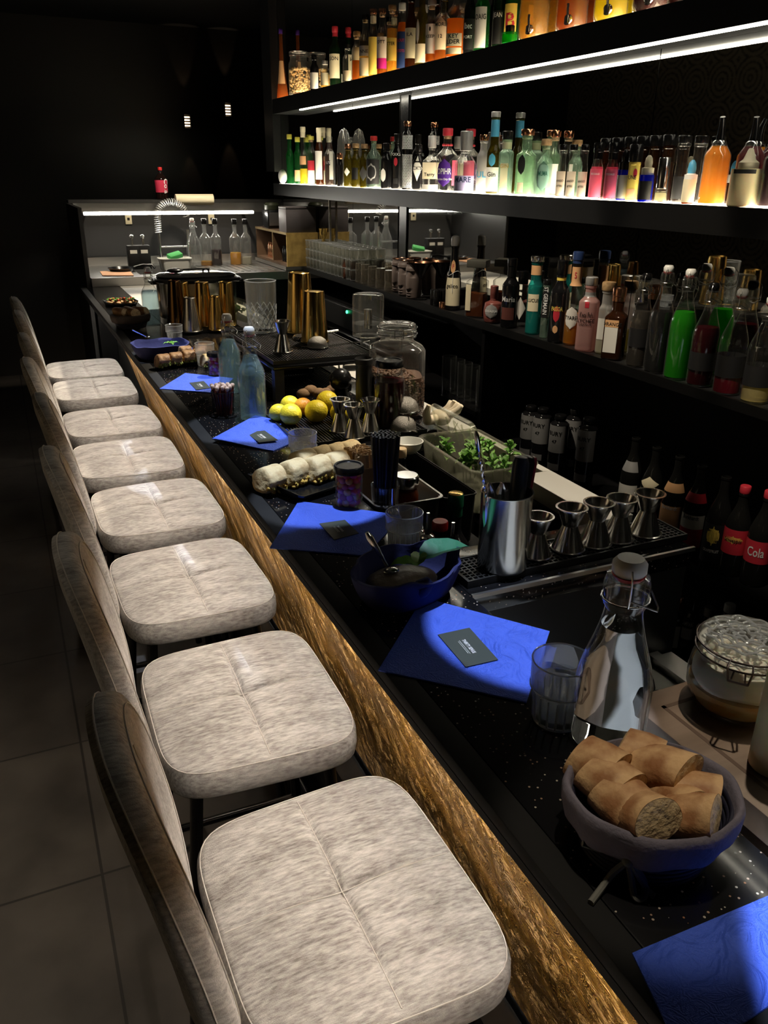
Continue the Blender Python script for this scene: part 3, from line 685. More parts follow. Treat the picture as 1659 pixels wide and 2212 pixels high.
# ---------------------------------------------------------------- bar stools
def sq(a, n): return superr(a, n)
def seat_mesh():
    W, D, T = .224, .192, .055; v = []; f = []; NR = 34; NA = 112
    # top: polar grid over a rounded-square outline
    def outl(a):
        q = sq(a, 5.4); x = q*math.cos(a)*D; y = q*math.sin(a)*W
        return x, y*(1+.04*(x/D))
    rows = []
    for side in ('top', 'edge', 'bot'):
        if side == 'top':
            for i in range(1, NR+1):
                t = i/NR; row = []
                for k in range(NA):
                    x, y = outl(2*PI*k/NA); x *= t*.965; y *= t*.965
                    e = 1-max(abs(x)/D, abs(y)/W)**3
                    z = .014*(1-t**4)+.004 - .008*math.exp(-(x/.007)**2)*(1-t**4) - .008*math.exp(-(y/.007)**2)*(1-t**4) - .007*math.exp(-(x*x+y*y)/.0022)
                    row.append((x, y, z))
                rows.append(row)
        elif side == 'edge':
            for q, z in ((.985, -.002), (1.0, -.010), (1.005, -.03), (.995, -.048), (.97, -.055)):
                rows.append([(outl(2*PI*k/NA)[0]*q, outl(2*PI*k/NA)[1]*q, z) for k in range(NA)])
    v = [(0, 0, .0)]+[p for r in rows for p in r]
    for k in range(NA): f.append((0, 1+k, 1+(k+1) % NA))
    for i in range(len(rows)-1):
        for k in range(NA):
            k2 = (k+1) % NA; a = 1+i*NA; b = a+NA; f.append((a+k, b+k, b+k2, a+k2))
    f.append(tuple(1+(len(rows)-1)*NA+k for k in range(NA))[::-1])
    return MB().add(v, f), outl
def make_stool():
    r = thing('bar_stool', (0, 0, 0), '', 'bar stool', 'grey velvet bar stools in a row along the bar')
    sm, outl = seat_mesh(); s = sm.build('seat', VELVET, r, loc=(0, 0, .745), ang=60)
    th = MB()
    th.tube([(outl(2*PI*k/96)[0]*.975, outl(2*PI*k/96)[1]*.975, .0035) for k in range(96)], .0011, 5, closed=True)
    def zs_(t, d): return .014*(1-t**4)+.0046-.008*(1-t**4)-(.007+.0078*math.exp(-(d/.007)**2)*(1-t**4)*0)*math.exp(-d*d/.0022)
    def zt(x, y, t): return .012*(1-t**4)+.0045-.008*(1-t**3)-.008*(1 if 0 else 0)
    th.tube([(x_, .0, zs_(abs(x_)/.19, x_)) for x_ in [-.18+.36*i/40 for i in range(41)]], .0009, 5)
    th.tube([(.0, y_, zs_(abs(y_)/.218, y_)) for y_ in [-.205+.41*i/40 for i in range(41)]], .0009, 5)
    th.build('stitching', THREAD, s)
    # back: thick rounded pad, curved, leaning away from the bar
    H, W, T = .44, .212, .025; NA = 56; NR = 8; rings = []
    def ctr(u, w):  # u across (-1..1), w up (0..1)
        return Vector((-.226-.072*max(0, w)**1.2+.022*u*u, u*W*.97, .70+w*H))
    def ring(t, side, off):
        row = []
        for k in range(NA):
            a = 2*PI*k/NA; q = sq(a, 3.0); u = q*math.cos(a)*t; w = .5+.5*q*math.sin(a)*t
            u *= (1-.16*max(0, w-.35)**2*2.4)
            p = ctr(u, w); p.x += side*off; row.append(tuple(p))
        return row
    for i in range(1, NR+1):
        t = i/NR*.93; rings.append(ring(t, 1, T*(1-.35*t**6)-.006*math.exp(-((t*.9)**2)/.02)))
    for t, o in ((.98, .55), (1.0, .15), (1.0, -.35), (.98, -.8)): rings.append(ring(t, 1, T*o))
    for i in range(NR-1, 0, -1): rings.append(ring(i/NR*.93, 1, -T*(1.0)))
    mb = MB(); loft(mb, rings); b = mb.build('backrest', VELVET, r, ang=60)
    st = MB(); st.tube([tuple(Vector(p)+Vector((.0015, 0, 0))) for p in ring(.90, 1, T*.80)], .0011, 5, closed=True)
    st.tube([tuple(Vector(p)+Vector((-.0005, 0, 0))) for p in ring(1.005, 1, -T*.35)], .0011, 5, closed=True)
    vl = []
    for i in range(25):
        w = .07+.86*i/24; vl.append(tuple(ctr(0, w)+Vector((T*.99-.001, 0, 0))))
    st.tube(vl, .0010, 5); st.build('stitching', THREAD, b)
    for sx in (-1, 1):
        for sy in (-1, 1):
            top = Vector((sx*.13, sy*.15, .69)); bot = Vector((sx*.185-.01, sy*.195, .0))
            MB().tube([bot, top], .0125, 12).build('leg', BLACKS, r)
    fr = MB()
    def at(z, sx, sy):
        t = z/.69; return Vector((lerp(sx*.185-.01, sx*.13, t), lerp(sy*.195, sy*.15, t), z))
    q = [at(.28, 1, 1), at(.28, -1, 1), at(.28, -1, -1), at(.28, 1, -1)]
    for i in range(4): fr.tube([q[i], q[(i+1) % 4]], .0095, 10)
    fr.build('footrest', BLACKS, r)
    bf = MB()
    for sy in (-1, 1): bf.tube([(.0, sy*.09, .683), (-.17, sy*.09, .683), (-.225, sy*.09, .72), (-.262, sy*.09, .90)], .009, 8)
    bf.box(-.14, .14, -.16, .16, .676, .690)
    bf.build('back_bracket', BLACKS, r)
    return r
stool = make_stool()
ys = [(.272, 'nearest of all, only the top of its back in the corner'), (.85, 'nearest one with its whole seat in view'), (1.40, 'second seat from the camera'), (1.97, 'third seat from the camera'), (2.52, 'fourth seat from the camera'),
      (3.06, 'fifth seat from the camera'), (3.58, 'sixth seat from the camera'), (4.20, 'seventh seat from the camera'), (4.68, 'farthest stool of the row')]
XS = .326
for i, (y, w) in enumerate(ys):
    o = stool if i == 0 else dup(stool)
    o.location = (XS+[0, 0, -.004, .004, .012, -.002, .005, .002, .0][i], y, 0); o.rotation_euler = (0, 0, math.radians([0, .5, -1, 1, .5, -1, 1, -.5, 0][i]))
    o['label'] = 'grey velvet bar stool, '+w
# ---------------------------------------------------------------- napkins
def NZ(): return BAR+.001
make_napkin([(817, 1450), (914, 1293), (1187, 1366), (1137, 1519)], NZ(), 'royal blue napkin lying in front of the near water tumbler', [(946, 1371), (1014, 1356), (1076, 1425), (1006, 1441)])
make_napkin([(583, 1185), (645, 1084), (868, 1115), (790, 1202)], NZ(), 'half-shaded blue napkin lying beside the sweet jar', [(690, 1131), (745, 1123), (775, 1152), (722, 1166)])
make_napkin([(459, 957), (552, 906), (690, 932), (590, 975)], NZ(), 'blue napkin lying before the lemons, left corner overhanging', [(531, 938), (572, 934), (601, 955), (560, 960)], wave=.5)
make_napkin([(345, 841), (400, 807), (505, 818), (470, 850)], NZ(), 'blue napkin lying left of the chocolate sticks', [(409, 827), (440, 823), (455, 838), (424, 842)])
make_napkin([(305, 768), (335, 752), (430, 752), (400, 772)], NZ(), 'farthest blue napkin lying behind the grilled rolls', [(361, 761), (383, 757), (394, 764), (372, 769)])
make_napkin([(1365, 2062), (1659, 1938), (1900, 2010), (1480, 2300)], NZ(), 'blue napkin lying at the bottom right edge of the picture')
# ---------------------------------------------------------------- bottle-like things on the bar
SW = dict(sh=.40, nk=.80, nr=.0165, pw=.85, cap=('swing', WHITEP, .022))
def swing(px, py, tp, wpx, label, name='swing_top_bottle', z=BAR, liqd=None, capm=None, glass=None, X=None, labs=(), rz=-.6, group=None, r=None, **kw):
    if X: y = ypos(px, X, z); loc = Vector((X, y, z))
    else: loc = onz(px, py, z)
    h = hgt(loc.x, loc.y, z, tp); r = r or wid(wpx, loc)/2
    sp = dict(SW); sp.update(kw); sp['glass'] = glass or CLEAR
    if capm: sp['cap'] = ('swing', capm, .022)
    if liqd: sp['liq'] = liqd
    if labs: sp['lab'] = labs
    return make_bottle(name, label, 'bottle', loc, h, r, sp, group, rz)
g_ = 'swing-top water bottles on the bar'
swing(1308, 1596, 1205, 158, 'large clear swing-top water bottle behind the bread basket', 'water_bottle', liqd=(WATER, .66), sh=.34, nk=.78, nr=.0215, group=g_)
swing(548, 905, 706, 58, 'water bottle with red gasket in front of the lemons', 'water_bottle', liqd=(WATERT, .70), group=g_, sh=.5, nk=.76)
swing(500, 848, 678, 48, 'water bottle with white stopper behind the chocolate sticks', 'water_bottle', liqd=(WATERT, .68), group=g_, sh=.5, nk=.76)
swing(330, 702, 577, 36, 'water bottle standing beside the far bread basket', 'water_bottle', liqd=(WATERT, .6), group=g_, sh=.55, nk=.76)
# tumblers
p = onz(1202, 1553, BAR); make_tumbler(p, 'water tumbler standing next to the large swing-top bottle', hgt(p.x, p.y, BAR, 1424), .0385, .70, 'drinking tumblers on the bar')
for (px, py, tp, w, lab, wt) in ((872, 1182, 1106, 84, 'empty tumbler standing behind the blue cloth bowl', 0), (655, 1000, 934, 64, 'tumbler half full of water between napkin and rolls', .5), (445, 790, 741, 43, 'tumbler standing behind the grilled rolls', 0), (378, 735, 702, 38, 'tumbler standing in front of the steel shaker', 0)):
    p = onz(px, py, BAR); make_tumbler(p, lab, hgt(p.x, p.y, BAR, tp), wid(w, p)/2*.96, wt, 'drinking tumblers on the bar', mat=REAL)
# ---------------------------------------------------------------- bread basket
def bread_mesh(ln, r, flat=.85, bend=0):
    pr = []
    mb = MB(); seg = 26; rings = []
    ph = random.random()*9
    for i in range(11):
        t = i/10; z = -ln/2+ln*t; q = r*(1-.10*abs(t-.5)*1.2)
        rings.append([(math.cos(2*PI*k/seg)*q*(1+.04*math.sin(3*2*PI*k/seg+ph+t*3)), z+.25*q*math.sin(2*PI*k/seg), math.sin(2*PI*k/seg)*q*flat+bend*(t-.5)**2) for k in range(seg)])
    return loft(mb, rings, False, False), rings
CRUST = P('bread_crust', (.33, .15, .06), .6, bump=(80, .6), var=(26, (.66, .42, .21), .40, .62))
def m_crumb():
    m = P('bread_crumb', (.78, .58, .32), .8, var=(70, (.34, .2, .09), .52, .70), bump=(90, 1)); return m
CRUMB = m_crumb()
def make_bread(loc, rot, ln, r, label, group):
    root = thing('bread_slice', loc, label, 'bread', group, rot=rot)
    mb, rings = bread_mesh(ln, r); mb.build('crust', CRUST, root, ang=80)
    for rg, sg in ((rings[0], -1), (rings[-1], 1)):
        c = MB(); ctr = Vector((0, 0, 0)); 
        for q in rg: ctr += Vector(q)/len(rg)
        v = [tuple(ctr+Vector((0, sg*.001, 0)))]+[tuple(ctr+(Vector(q)-ctr)*t+Vector((0, sg*.0015*math.sin(t*PI), 0))) for t in (.33, .66, .985) for q in rg]; n = len(rg); f = []
        for k in range(n):
            k2 = (k+1) % n; f.append((0, 1+k, 1+k2) if sg > 0 else (0, 1+k2, 1+k))
            for l in range(2): q4 = (1+l*n+k, 1+(l+1)*n+k, 1+(l+1)*n+k2, 1+l*n+k2); f.append(q4 if sg > 0 else q4[::-1])
        c.add(v, f); c.build('crumb', CRUMB, root)
    return root
def make_basket(c, a, b, h, rz, label, cloth, S=1.0):
    r = thing('bread_basket', c, label, 'basket', 'bread baskets on the bar', rz)
    def el(t, k, z, amp=0): return [((a*k+amp*math.sin(9*u))*math.cos(u), (b*k+amp*math.sin(9*u))*math.sin(u), z+amp*.6*math.sin(5*u+1)) for u in [2*PI*i/64 for i in range(64)]]
    mb = MB()
    for i in range(9): mb.tube(el(0, .70+.21*i/9, .004+i*h*.095), .0034, 6, closed=True)
    mb.build('wicker_bowl', P('dark_wicker', (.015, .015, .03), .5), r, ang=80)
    loft(MB(), [el(0, .68, .002), el(0, .70, .004)]).build('wicker_base', MATS['dark_wicker'], r)
    rings = [el(0, .84, h*.42, .0015), el(0, .93, h*.50, .0022), el(0, .985, h*.72, .0015), el(0, 1.0, h*.9, .001), el(0, .98, h*.985, .0008), el(0, .935, h*1.0, .0008), el(0, .90, h*.93, .0008), el(0, .84, h*.6, .0008), el(0, .70, h*.2), el(0, .5, h*.12)]
    loft(MB(), rings, False, True).build('cloth_lining', cloth, r, ang=80)
    return r
GREYCL = P('grey_violet_cloth', (.15, .135, .17), .9, bump=(150, .4))
bk = onz(1411, 1696, BAR+.080); aR = .5*(onz(1213, 1700, BAR+.078)-onz(1611, 1730, BAR+.078)).length; bR = aR*.80
pa = onz(1290, 1600, BAR+.078); pb = onz(1520, 1845, BAR+.078)
basket = make_basket((bk.x, bk.y, BAR), aR*1.0, aR*.86, .080, -.35, 'oval cloth-lined bread basket with a tied grey bow, nearest on the bar', GREYCL)
# bow
def W3(px, py, z): return onz(px, py, z)
kp = W3(1357, 1858, BAR+.040); inv = Matrix.Translation((bk.x, bk.y, BAR)) @ Matrix.Rotation(-.35, 4, 'Z'); inv = inv.inverted()
bw = MB(); CORD = P('grey_cord', (.16, .16, .14), .9)
def cord(pts): 
    P_ = [Vector(p) for p in pts]; out = []
    for i in range(len(P_)-1):
        p0, p1, p2, p3 = P_[max(i-1, 0)], P_[i], P_[i+1], P_[min(i+2, len(P_)-1)]
        for s_ in range(6):
            t = s_/6; out.append(.5*((2*p1)+(-p0+p2)*t+(2*p0-5*p1+4*p2-p3)*t*t+(-p0+3*p1-3*p2+p3)*t**3))
    return out+[P_[-1]]
def cz(px, py, z): return inv @ W3(px, py, z)
bw.tube(cord([cz(1357, 1860, BAR+.042), cz(1322, 1840, BAR+.034), cz(1290, 1832, BAR+.036), cz(1258, 1822, BAR+.040)]), .0034, 8)
bw.tube(cord([cz(1357, 1860, BAR+.042), cz(1325, 1885, BAR+.022), cz(1302, 1915, BAR+.008), cz(1276, 1950, BAR+.004)]), .0034, 8)
bw.tube(cord([cz(1357, 1860, BAR+.042), cz(1364, 1900, BAR+.018), cz(1372, 1938, BAR+.006), cz(1392, 1936, BAR+.005), cz(1390, 1900, BAR+.016), cz(1362, 1862, BAR+.042)]), .0034, 8)
bw.tube(cord([cz(1360, 1860, BAR+.042), cz(1385, 1900, BAR+.018), cz(1400, 1925, BAR+.006), cz(1414, 1936, BAR+.004)]), .0034, 8)
bw.ball(cz(1357, 1860, BAR+.043), .006)
bw.build('tied_bow', CORD, basket)
bz = BAR+.080
def axis_rot(p, q, z):
    d = onz(q[0], q[1], z)-onz(p[0], p[1], z); return math.atan2(-d.x, d.y)
aL = axis_rot((1262, 1640), (1415, 1775), bz); aM = axis_rot((1370, 1625), (1475, 1665), bz); aC = axis_rot((1440, 1700), (1530, 1720), bz)
for i, (px, py, rz_, pit, ln, r_, dz, w) in enumerate([
    (1290, 1650, aL+.2, .10, .046, .0285, .004, 'top of the left row'), (1318, 1688, aL+.1, .10, .046, .0290, .003, 'second from the top of the left row'), (1345, 1730, aL, .08, .044, .0285, .002, 'third of the left row'),
    (1388, 1760, aL-.2, .50, .050, .0280, .004, 'front of the left row, cut face towards the camera'),
    (1378, 1628, aM, .0, .040, .0270, .002, 'piece at the back rim'), (1428, 1660, aM-.3, .30, .062, .0290, .004, 'dark crusty piece in the middle of the back'), (1462, 1722, aL-.2, .3, .050, .0240, -.006, 'low piece in the centre'),
    (1497, 1708, aC, .1, .044, .0225, .002, 'right middle piece'), (1492, 1762, aL+.5, .5, .050, .0240, .002, 'front right piece')]):
    p = onz(px, py, bz-.006+dz)
    make_bread(p, (pit, .12*(-1)**i, rz_), ln, r_, 'baguette slice in the near basket, '+w, 'baguette slices in the near basket')
# far basket and its bread
fb = onz(272, 684, BAR+.05); bas2 = make_basket((fb.x+.02, fb.y, BAR), .088, .07, .062, .2, 'dark bread basket beside the far water bottle', P('brown_cloth', (.10, .075, .06), .9))
for i, (dx, dy, a) in enumerate([(-.04, .0, .6), (0, .01, .3), (.045, 0, .9), (.01, -.03, .2)]):
    make_bread((fb.x+.02+dx, fb.y+dy, BAR+.07), (0, .2, a), .06, .024, 'baguette slice in the far basket, '+['left end', 'middle', 'right end', 'front'][i], 'baguette slices in the far basket')
# ---------------------------------------------------------------- blue cloth bowls
def make_cloth_bowl(c, a, b, h, rz, label, rips=.006, seed=0):
    r = thing('cloth_lined_bowl', c, label, 'bowl', 'navy cloth-lined bowls', rz); rr = random.Random(seed); ph = [rr.random()*6 for _ in range(4)]
    def el(k, z, am): return [((a*k+am*(math.sin(4*u+ph[0])+.6*math.sin(9*u+ph[1])))*math.copysign(abs(math.cos(u))**.75, math.cos(u)), (b*k+am*(math.sin(4*u+ph[0])+.6*math.sin(9*u+ph[1])))*math.copysign(abs(math.sin(u))**.75, math.sin(u)), z+am*(math.sin(3*u+ph[2])+.7*math.sin(7*u+ph[3])) if z > h*.4 else z) for u in [2*PI*i/72 for i in range(72)]]
    rings = [el(.78, 0, 0), el(.86, .01, .001), el(.93, h*.45, .002), el(1.0, h*.8, rips*.5), el(1.02, h*.98, rips*.6), el(.97, h*1.0, rips*.6), el(.93, h*.8, rips*.4), el(.88, h*.4, .001), el(.75, h*.2, 0)]
    loft(MB(), rings).build('cloth', NAVY, r, ang=80); return r
bc = onz(880, 1225, BAR+.05)
bowl = make_cloth_bowl((bc.x, bc.y, BAR), .098, .068, .058, .35, 'navy cloth-lined bowl with dip and big leaf, beside the drip mat', .006, 3)
cf = MB(); fa = [onz(*q) for q in ((930, 1256, BAR+.052), (912, 1270, BAR+.044), (897, 1286, BAR+.026), (876, 1302, BAR+.014), (852, 1306, BAR+.009))]
cf.tube([p-Vector((bc.x, bc.y, BAR)) for p in fa], [.010, .015, .012, .010, .005], 10)
cfo = cf.build('hanging_cloth_corner', NAVY, bowl, ang=80); cfo.matrix_parent_inverse = Matrix.Rotation(-.35, 4, 'Z')
DIP = P('pale_dip', (.22, .18, .14), .35, bump=(40, 1), var=(30, (.18, .14, .10), .45, .7))
dp = MB(); dp.ball((0, 0, 0), 1, 24, 12, (.062, .045, .016)); tag(dp.build('dip', DIP, loc=(bc.x-.012, bc.y-.005, BAR+.031)), 'grey-beige dip in the near blue cloth bowl', 'dip')
lf = MB()
p0 = onz(905, 1218, BAR+.052); d_ = onz(975, 1195, BAR+.055)-p0
make_leaf(lf, (0, 0, 0), d_, .105, .058, .16, .22)
tag(lf.build('salad_leaf', P('teal_green_leaf', (.03, .22, .12), .45, bump=(40, .5), sss=.1), loc=p0+Vector((0, 0, .006))), 'large blue-green leaf lying on the dip', 'leaf')
lf = MB(); make_leaf(lf, (0, 0, 0), (-.9, .3, .1), .045, .032, .2); make_leaf(lf, (0, 0, 0), (.6, .9, .2), .04, .028, .3)
tag(lf.build('herb_sprig', P('fresh_green_leaf', (.10, .26, .03), .45, sss=.1), loc=onz(902, 1222, BAR+.056)), 'small bright green sprig in the middle of the near bowl', 'herb')
sp_ = MB(); A = onz(792, 1150, BAR+.115); B = onz(836, 1222, BAR+.056)
sp_.tube([A, A.lerp(B, .15), A.lerp(B, .5), A.lerp(B, .85), B], [.0035, .0062, .0052, .0030, .0030], 10)
sp_.ball(B+Vector((.006, -.004, -.008)), .014, 14, 8, (1, .7, .35))
tag(sp_.build('spoon', CHROME), 'steel spoon leaning in the near blue cloth bowl', 'spoon')
bc2 = onz(352, 742, BAR+.05); make_cloth_bowl((bc2.x-.01, bc2.y, BAR), .100, .095, .055, .1, 'navy cloth-lined bowl before the far water bottle', .004, 9)
lf = MB()
for i in range(4): make_leaf(lf, (0, 0, 0), (math.cos(i*1.6), math.sin(i*1.6), .2), .03, .02)
tag(lf.build('herb_sprig', MATS['fresh_green_leaf'], loc=(bc2.x+.03, bc2.y+.0, BAR+.045)), 'green herbs in the far navy bowl', 'herb')
s2_ = MB(); A = onz(285, 712, BAR+.085); B = onz(318, 728, BAR+.045); s2_.tube([A, A.lerp(B, .5), B], [.004, .003, .003], 8); s2_.ball(B, .012, 12, 8, (1, .7, .35))
tag(s2_.build('spoon', CHROME), 'spoon leaning in the far navy bowl', 'spoon')
# ---------------------------------------------------------------- plates of rolls
TORT = P('toasted_tortilla', (.78, .62, .34), .65, var=(45, (.60, .41, .20), .47, .68), bump=(60, 1))
TORT2 = P('browned_tortilla', (.46, .29, .16), .55, var=(45, (.2, .1, .05), .45, .62), bump=(60, 1))
FILL = P('yellow_filling', (.80, .50, .10), .6, var=(60, (.45, .40, .08), .45, .6), bump=(60, 2)); FILLG = P('green_filling', (.20, .25, .05), .6, var=(40, (.45, .30, .08), .45, .6), bump=(60, 2))
def make_plate(c, w, d, rz, label):
    r = thing('serving_plate', c, label, 'plate', 'black rectangular serving plates', rz)
    R = []
    def ring(k, z, e=0): return [(x*k, y*k, z+e*abs(x/(w/2))**6*.012) for x, y in rrect(w, d, .02)]
    loft(MB(), [ring(.86, 0), ring(1, .010, 1), ring(1, .013, 1), ring(.97, .013, 1), ring(.84, .005)]).build('dish', BLACKS, r, ang=50); return r
def make_roll(loc, rz, ln, r, label, group, tm, fm):
    root = thing('filled_roll', loc, label, 'filled roll', group, rz); rr = random.Random(int(abs(loc[1])*1e4))
    seg = 32; rings = []
    for t, k in ((-.5, .55), (-.5, .8), (-.47, .93), (-.42, 1), (-.2, 1.02), (.05, 1), (.25, 1.02), (.42, .99), (.47, .92), (.5, .8), (.5, .55)):
        q = r*k; x = ln*t
        rings.append([(x+.22*q*math.sin(a), q*1.08*math.cos(a)*(1+.05*math.sin(5*a+loc[0]*40)+.03*math.sin(11*a)), max(-r*.78, q*.92*math.sin(a))) for a in [2*PI*k2/seg for k2 in range(seg)]])
    loft(MB(), rings).build('wrap', tm, root, ang=80)
    fm_ = MB()
    for q in range(26): fm_.ball((ln*rr.uniform(-.5, .5), -r*rr.uniform(.80, 1.02), -r*rr.uniform(.25, .72)), r*rr.uniform(.10, .20), 8, 5)
    for q in range(8): fm_.ball((ln*.5, -r*rr.uniform(.1, .8), -r*rr.uniform(-.2, .6)), r*rr.uniform(.10, .18), 8, 5)
    fm_.build('filling', fm, root, ang=80); return root
c = onz(648, 1055, BAR); make_plate((c.x+.012, c.y+.025, BAR), .175, .19, .35, 'black plate with pale toasted rolls, before the sweet jar')
gr = 'toasted rolls on the near plate'
def PP(px, py, z): return onz(px, py, z)
for i, (px, py, w) in enumerate([(582, 1044, 'leftmost of the front row, cut end to the left'), (632, 1030, 'second of the front row'), (682, 1022, 'third of the front row'), (722, 1012, 'last of the front row beside the sweet jar'),
                       (655, 1008, 'first of the back row'), (690, 1000, 'second of the back row'), (722, 994, 'third of the back row'), (750, 988, 'last of the back row')]):
    p = PP(px, py-8, BAR+.030); make_roll((p.x, p.y, BAR+.032), .42, .050, .0300, 'toasted roll on the near plate, '+w, gr, TORT, FILL)
c = onz(397, 785, BAR); make_plate((c.x+.01, c.y+.02, BAR), .18, .17, .2, 'black plate with browned rolls, before the far napkin')
for i, (px, py, w) in enumerate([(350, 783, 'leftmost'), (377, 779, 'second from left'), (404, 774, 'third from left'), (428, 771, 'fourth from left'), (398, 765, 'back left'), (432, 761, 'back right'), (449, 782, 'small pale one beside the far sweet jar')]):
    p = PP(px, py-4, BAR+.03); make_roll((p.x, p.y, BAR+.030), .15, .043, .025, 'browned roll on the far plate, '+w, 'browned rolls on the far plate', TORT2 if i < 6 else TORT, FILLG)
c = onz(262, 660, BAR); make_plate((c.x, c.y+.02, BAR), .16, .14, .1, 'black plate of salad canapes at the far end of the bar')
for i in range(7):
    a = i*.9; p = (c.x-.055+.018*i, c.y+.01+.03*math.sin(i*2.2), BAR+.016)
    k = thing('salad_canape', p, 'small salad-topped bread on the farthest plate', 'canape', 'canapes on the farthest plate')
    MB().ball((0, 0, 0), .018, 12, 8, (1, 1, .6)).build('bread_base', CRUST, k)
    l = MB(); make_leaf(l, (0, 0, .008), (math.cos(a), math.sin(a), .3), .03, .024); make_leaf(l, (0, 0, .008), (math.cos(a+2), math.sin(a+2), .3), .03, .02); l.build('green_leaf', MATS['fresh_green_leaf'], k)
    MB().ball((.004, 0, .014), .008, 10, 7).build('tomato_piece', P('tomato_red', (.5, .05, .02), .3), k)
# ---------------------------------------------------------------- jars of sweets
def jar_profile(r, h, nr): return [(r*.9, 0), (r, .004), (r, h*.72), (r*.97, h*.78), (nr, h*.86), (nr, h)]
def make_jar(name, loc, r, h, nr, lid, lidh, label, cat, group=None, glass=None):
    k = thing(name, loc, label, cat, group)
    MB().lathe(jar_profile(r, h-lidh*.6, nr), 36, cap=False).lathe([(1e-5, .002), (r*.9, .002)], 36, cap=False).build('glass_body', glass or CLEARB, k)
    if lid: MB().lathe([(nr*1.06, h-lidh), (nr*1.12, h-lidh+.001), (nr*1.12, h-.003), (nr*1.05, h), (nr*.9, h), (nr*.85, h-.002), (1e-5, h-.002)], 36, cap=False).build('lid', lid, k)
    return k
CANDY = [P('red_candy', (.75, .05, .04), .15, sss=.3), P('orange_candy', (.85, .28, .05), .15, sss=.3), P('pink_candy', (.70, .06, .12), .15, sss=.3)]
def fill_candy(p, r, h, n, where, cr=.0085):
    base = None; rr = random.Random(5)
    for i in range(n):
        lay = i//9; a = rr.random()*6.28 if i % 9 == 0 else (i % 9)*2*PI/8+lay*.5; q = 0 if i % 9 == 0 else r-cr*1.25
        z = .006+cr*.8+lay*cr*1.45
        o = MB().ball((0, 0, 0), cr, 12, 8, (1, 1, .8)).build('fruit_gum', CANDY[(i*7+lay) % 3 if lay < 3 else rr.choice((0, 0, 2))]) if i < 3 else dup(rnd[(i*5+lay) % 3])
        if i < 3: rnd = (rnd if i else [])+[o]
        o.location = (p.x+q*math.cos(a), p.y+q*math.sin(a), p.z+z); o.rotation_euler = (rr.random(), rr.random(), 0)
        tag(o, 'translucent red and orange sweet inside the jar '+where, 'sweet', 'sweets in the jar '+where)
p = onz(754, 1093, BAR); make_jar('sweet_jar', p, .0285, .093, .0285, BLACKS, .016, 'small glass jar of red sweets with black lid beside the near rolls', 'jar', 'jars of sweets'); fill_candy(p, .0285, .07, 54, 'beside the near rolls')
p = onz(468, 812, BAR); make_jar('sweet_jar', p, .0255, .082, .0255, BLACKS, .014, 'small glass jar of red sweets beside the far rolls', 'jar', 'jars of sweets'); fill_candy(p, .0255, .06, 45, 'beside the far rolls')
# ---------------------------------------------------------------- holders with sticks and straws
def sticks(n, c, r0, h, hb, rad, mat, name, label, cat, group, tip=None, seed=1, spread=1.3, z0=.004):
    rr = random.Random(seed); first = None
    for i in range(n):
        a = i*2.4; q = r0*math.sqrt((i+.5)/n); hh = h+rr.uniform(-hb, hb)
        b = Vector((c[0]+q*.75*math.cos(a), c[1]+q*.75*math.sin(a), c[2]+z0)); t = Vector((c[0]+q*spread*math.cos(a+.3), c[1]+q*spread*math.sin(a+.3), c[2]+hh))
        d = t-b; rot = d.to_track_quat('Z', 'Y').to_euler()
        if first is None:
            if tip:
                first = thing(name, b, label, cat, group)
                MB().tube([(0, 0, 0), (0, 0, h*.88)], rad, 8).build('coated_part', mat, first); MB().lathe([(rad*.9, h*.86), (rad*1.2, h*.9), (rad*1.25, h*.97), (rad*.8, h)], 8).build('bare_tip', tip, first)
            else: first = tag(MB().tube([(0, 0, 0), (0, 0, h)], rad, 7).build(name, mat, loc=b), label, cat, group)
            o = first
        else: o = dup(first)
        o.location = b; o.rotation_euler = rot
p = onz(484, 898, BAR)
k = thing('wire_mesh_cup', p, 'black wire mesh cup holding chocolate sticks', 'cup')
mm = MB(); 
for i in range(28):
    a = 2*PI*i/28; mm.tube([(.029*math.cos(a), .029*math.sin(a), .003), (.032*math.cos(a+.25), .032*math.sin(a+.25), .072)], .0005, 4); mm.tube([(.029*math.cos(a), .029*math.sin(a), .003), (.032*math.cos(a-.25), .032*math.sin(a-.25), .072)], .0005, 4)
mm.build('mesh_wall', BLACKS, k); MB().lathe([(.036, 0), (.037, .003), (.029, .005)], 30).build('base', BLACKS, k)
MB().tube([(.032*math.cos(a*.2), .032*math.sin(a*.2), .072) for a in range(31)], .0014, 6).build('rim', BLACKS, k)
sticks(16, p, .026, .088, .008, .0048, P('dark_chocolate', (.10, .018, .012), .35), 'chocolate_stick', 'dark red coated stick with pale tip in the wire mesh cup', 'chocolate stick', 'chocolate sticks in the mesh cup', tip=P('pale_wafer', (.72, .5, .38), .6), seed=3, z0=.005)
p = onz(832, 1078, BAR-.0); zz = BAR-.0
ps = onz(830, 1085, BAR-.01); ps.z = BAR-.04
psb = onz(832, 1082, BAR)
k = thing('straw_glass', (psb.x, psb.y, BAR-.05), 'clear glass packed with black straws behind the sweet jar', 'glass')
MB().lathe([(.024, 0), (.026, .002), (.031, .088), (.029, .087), (.024, .004), (1e-5, .004)], 32, cap=False).build('glass_body', CLEARB, k)
tag(MB().box(-.036, .036, -.036, .036, 0, .236).build('tray_stand', BLACKS, loc=(psb.x, psb.y, .812)), 'black stand in the well below the straw glass', 'stand')
sticks(52, (psb.x, psb.y, BAR-.046), .024, .192, .006, .0028, RUBBER, 'drinking_straw', 'thin black straw standing in the straw glass', 'straw', 'black straws in the glass', seed=4, spread=1.35)
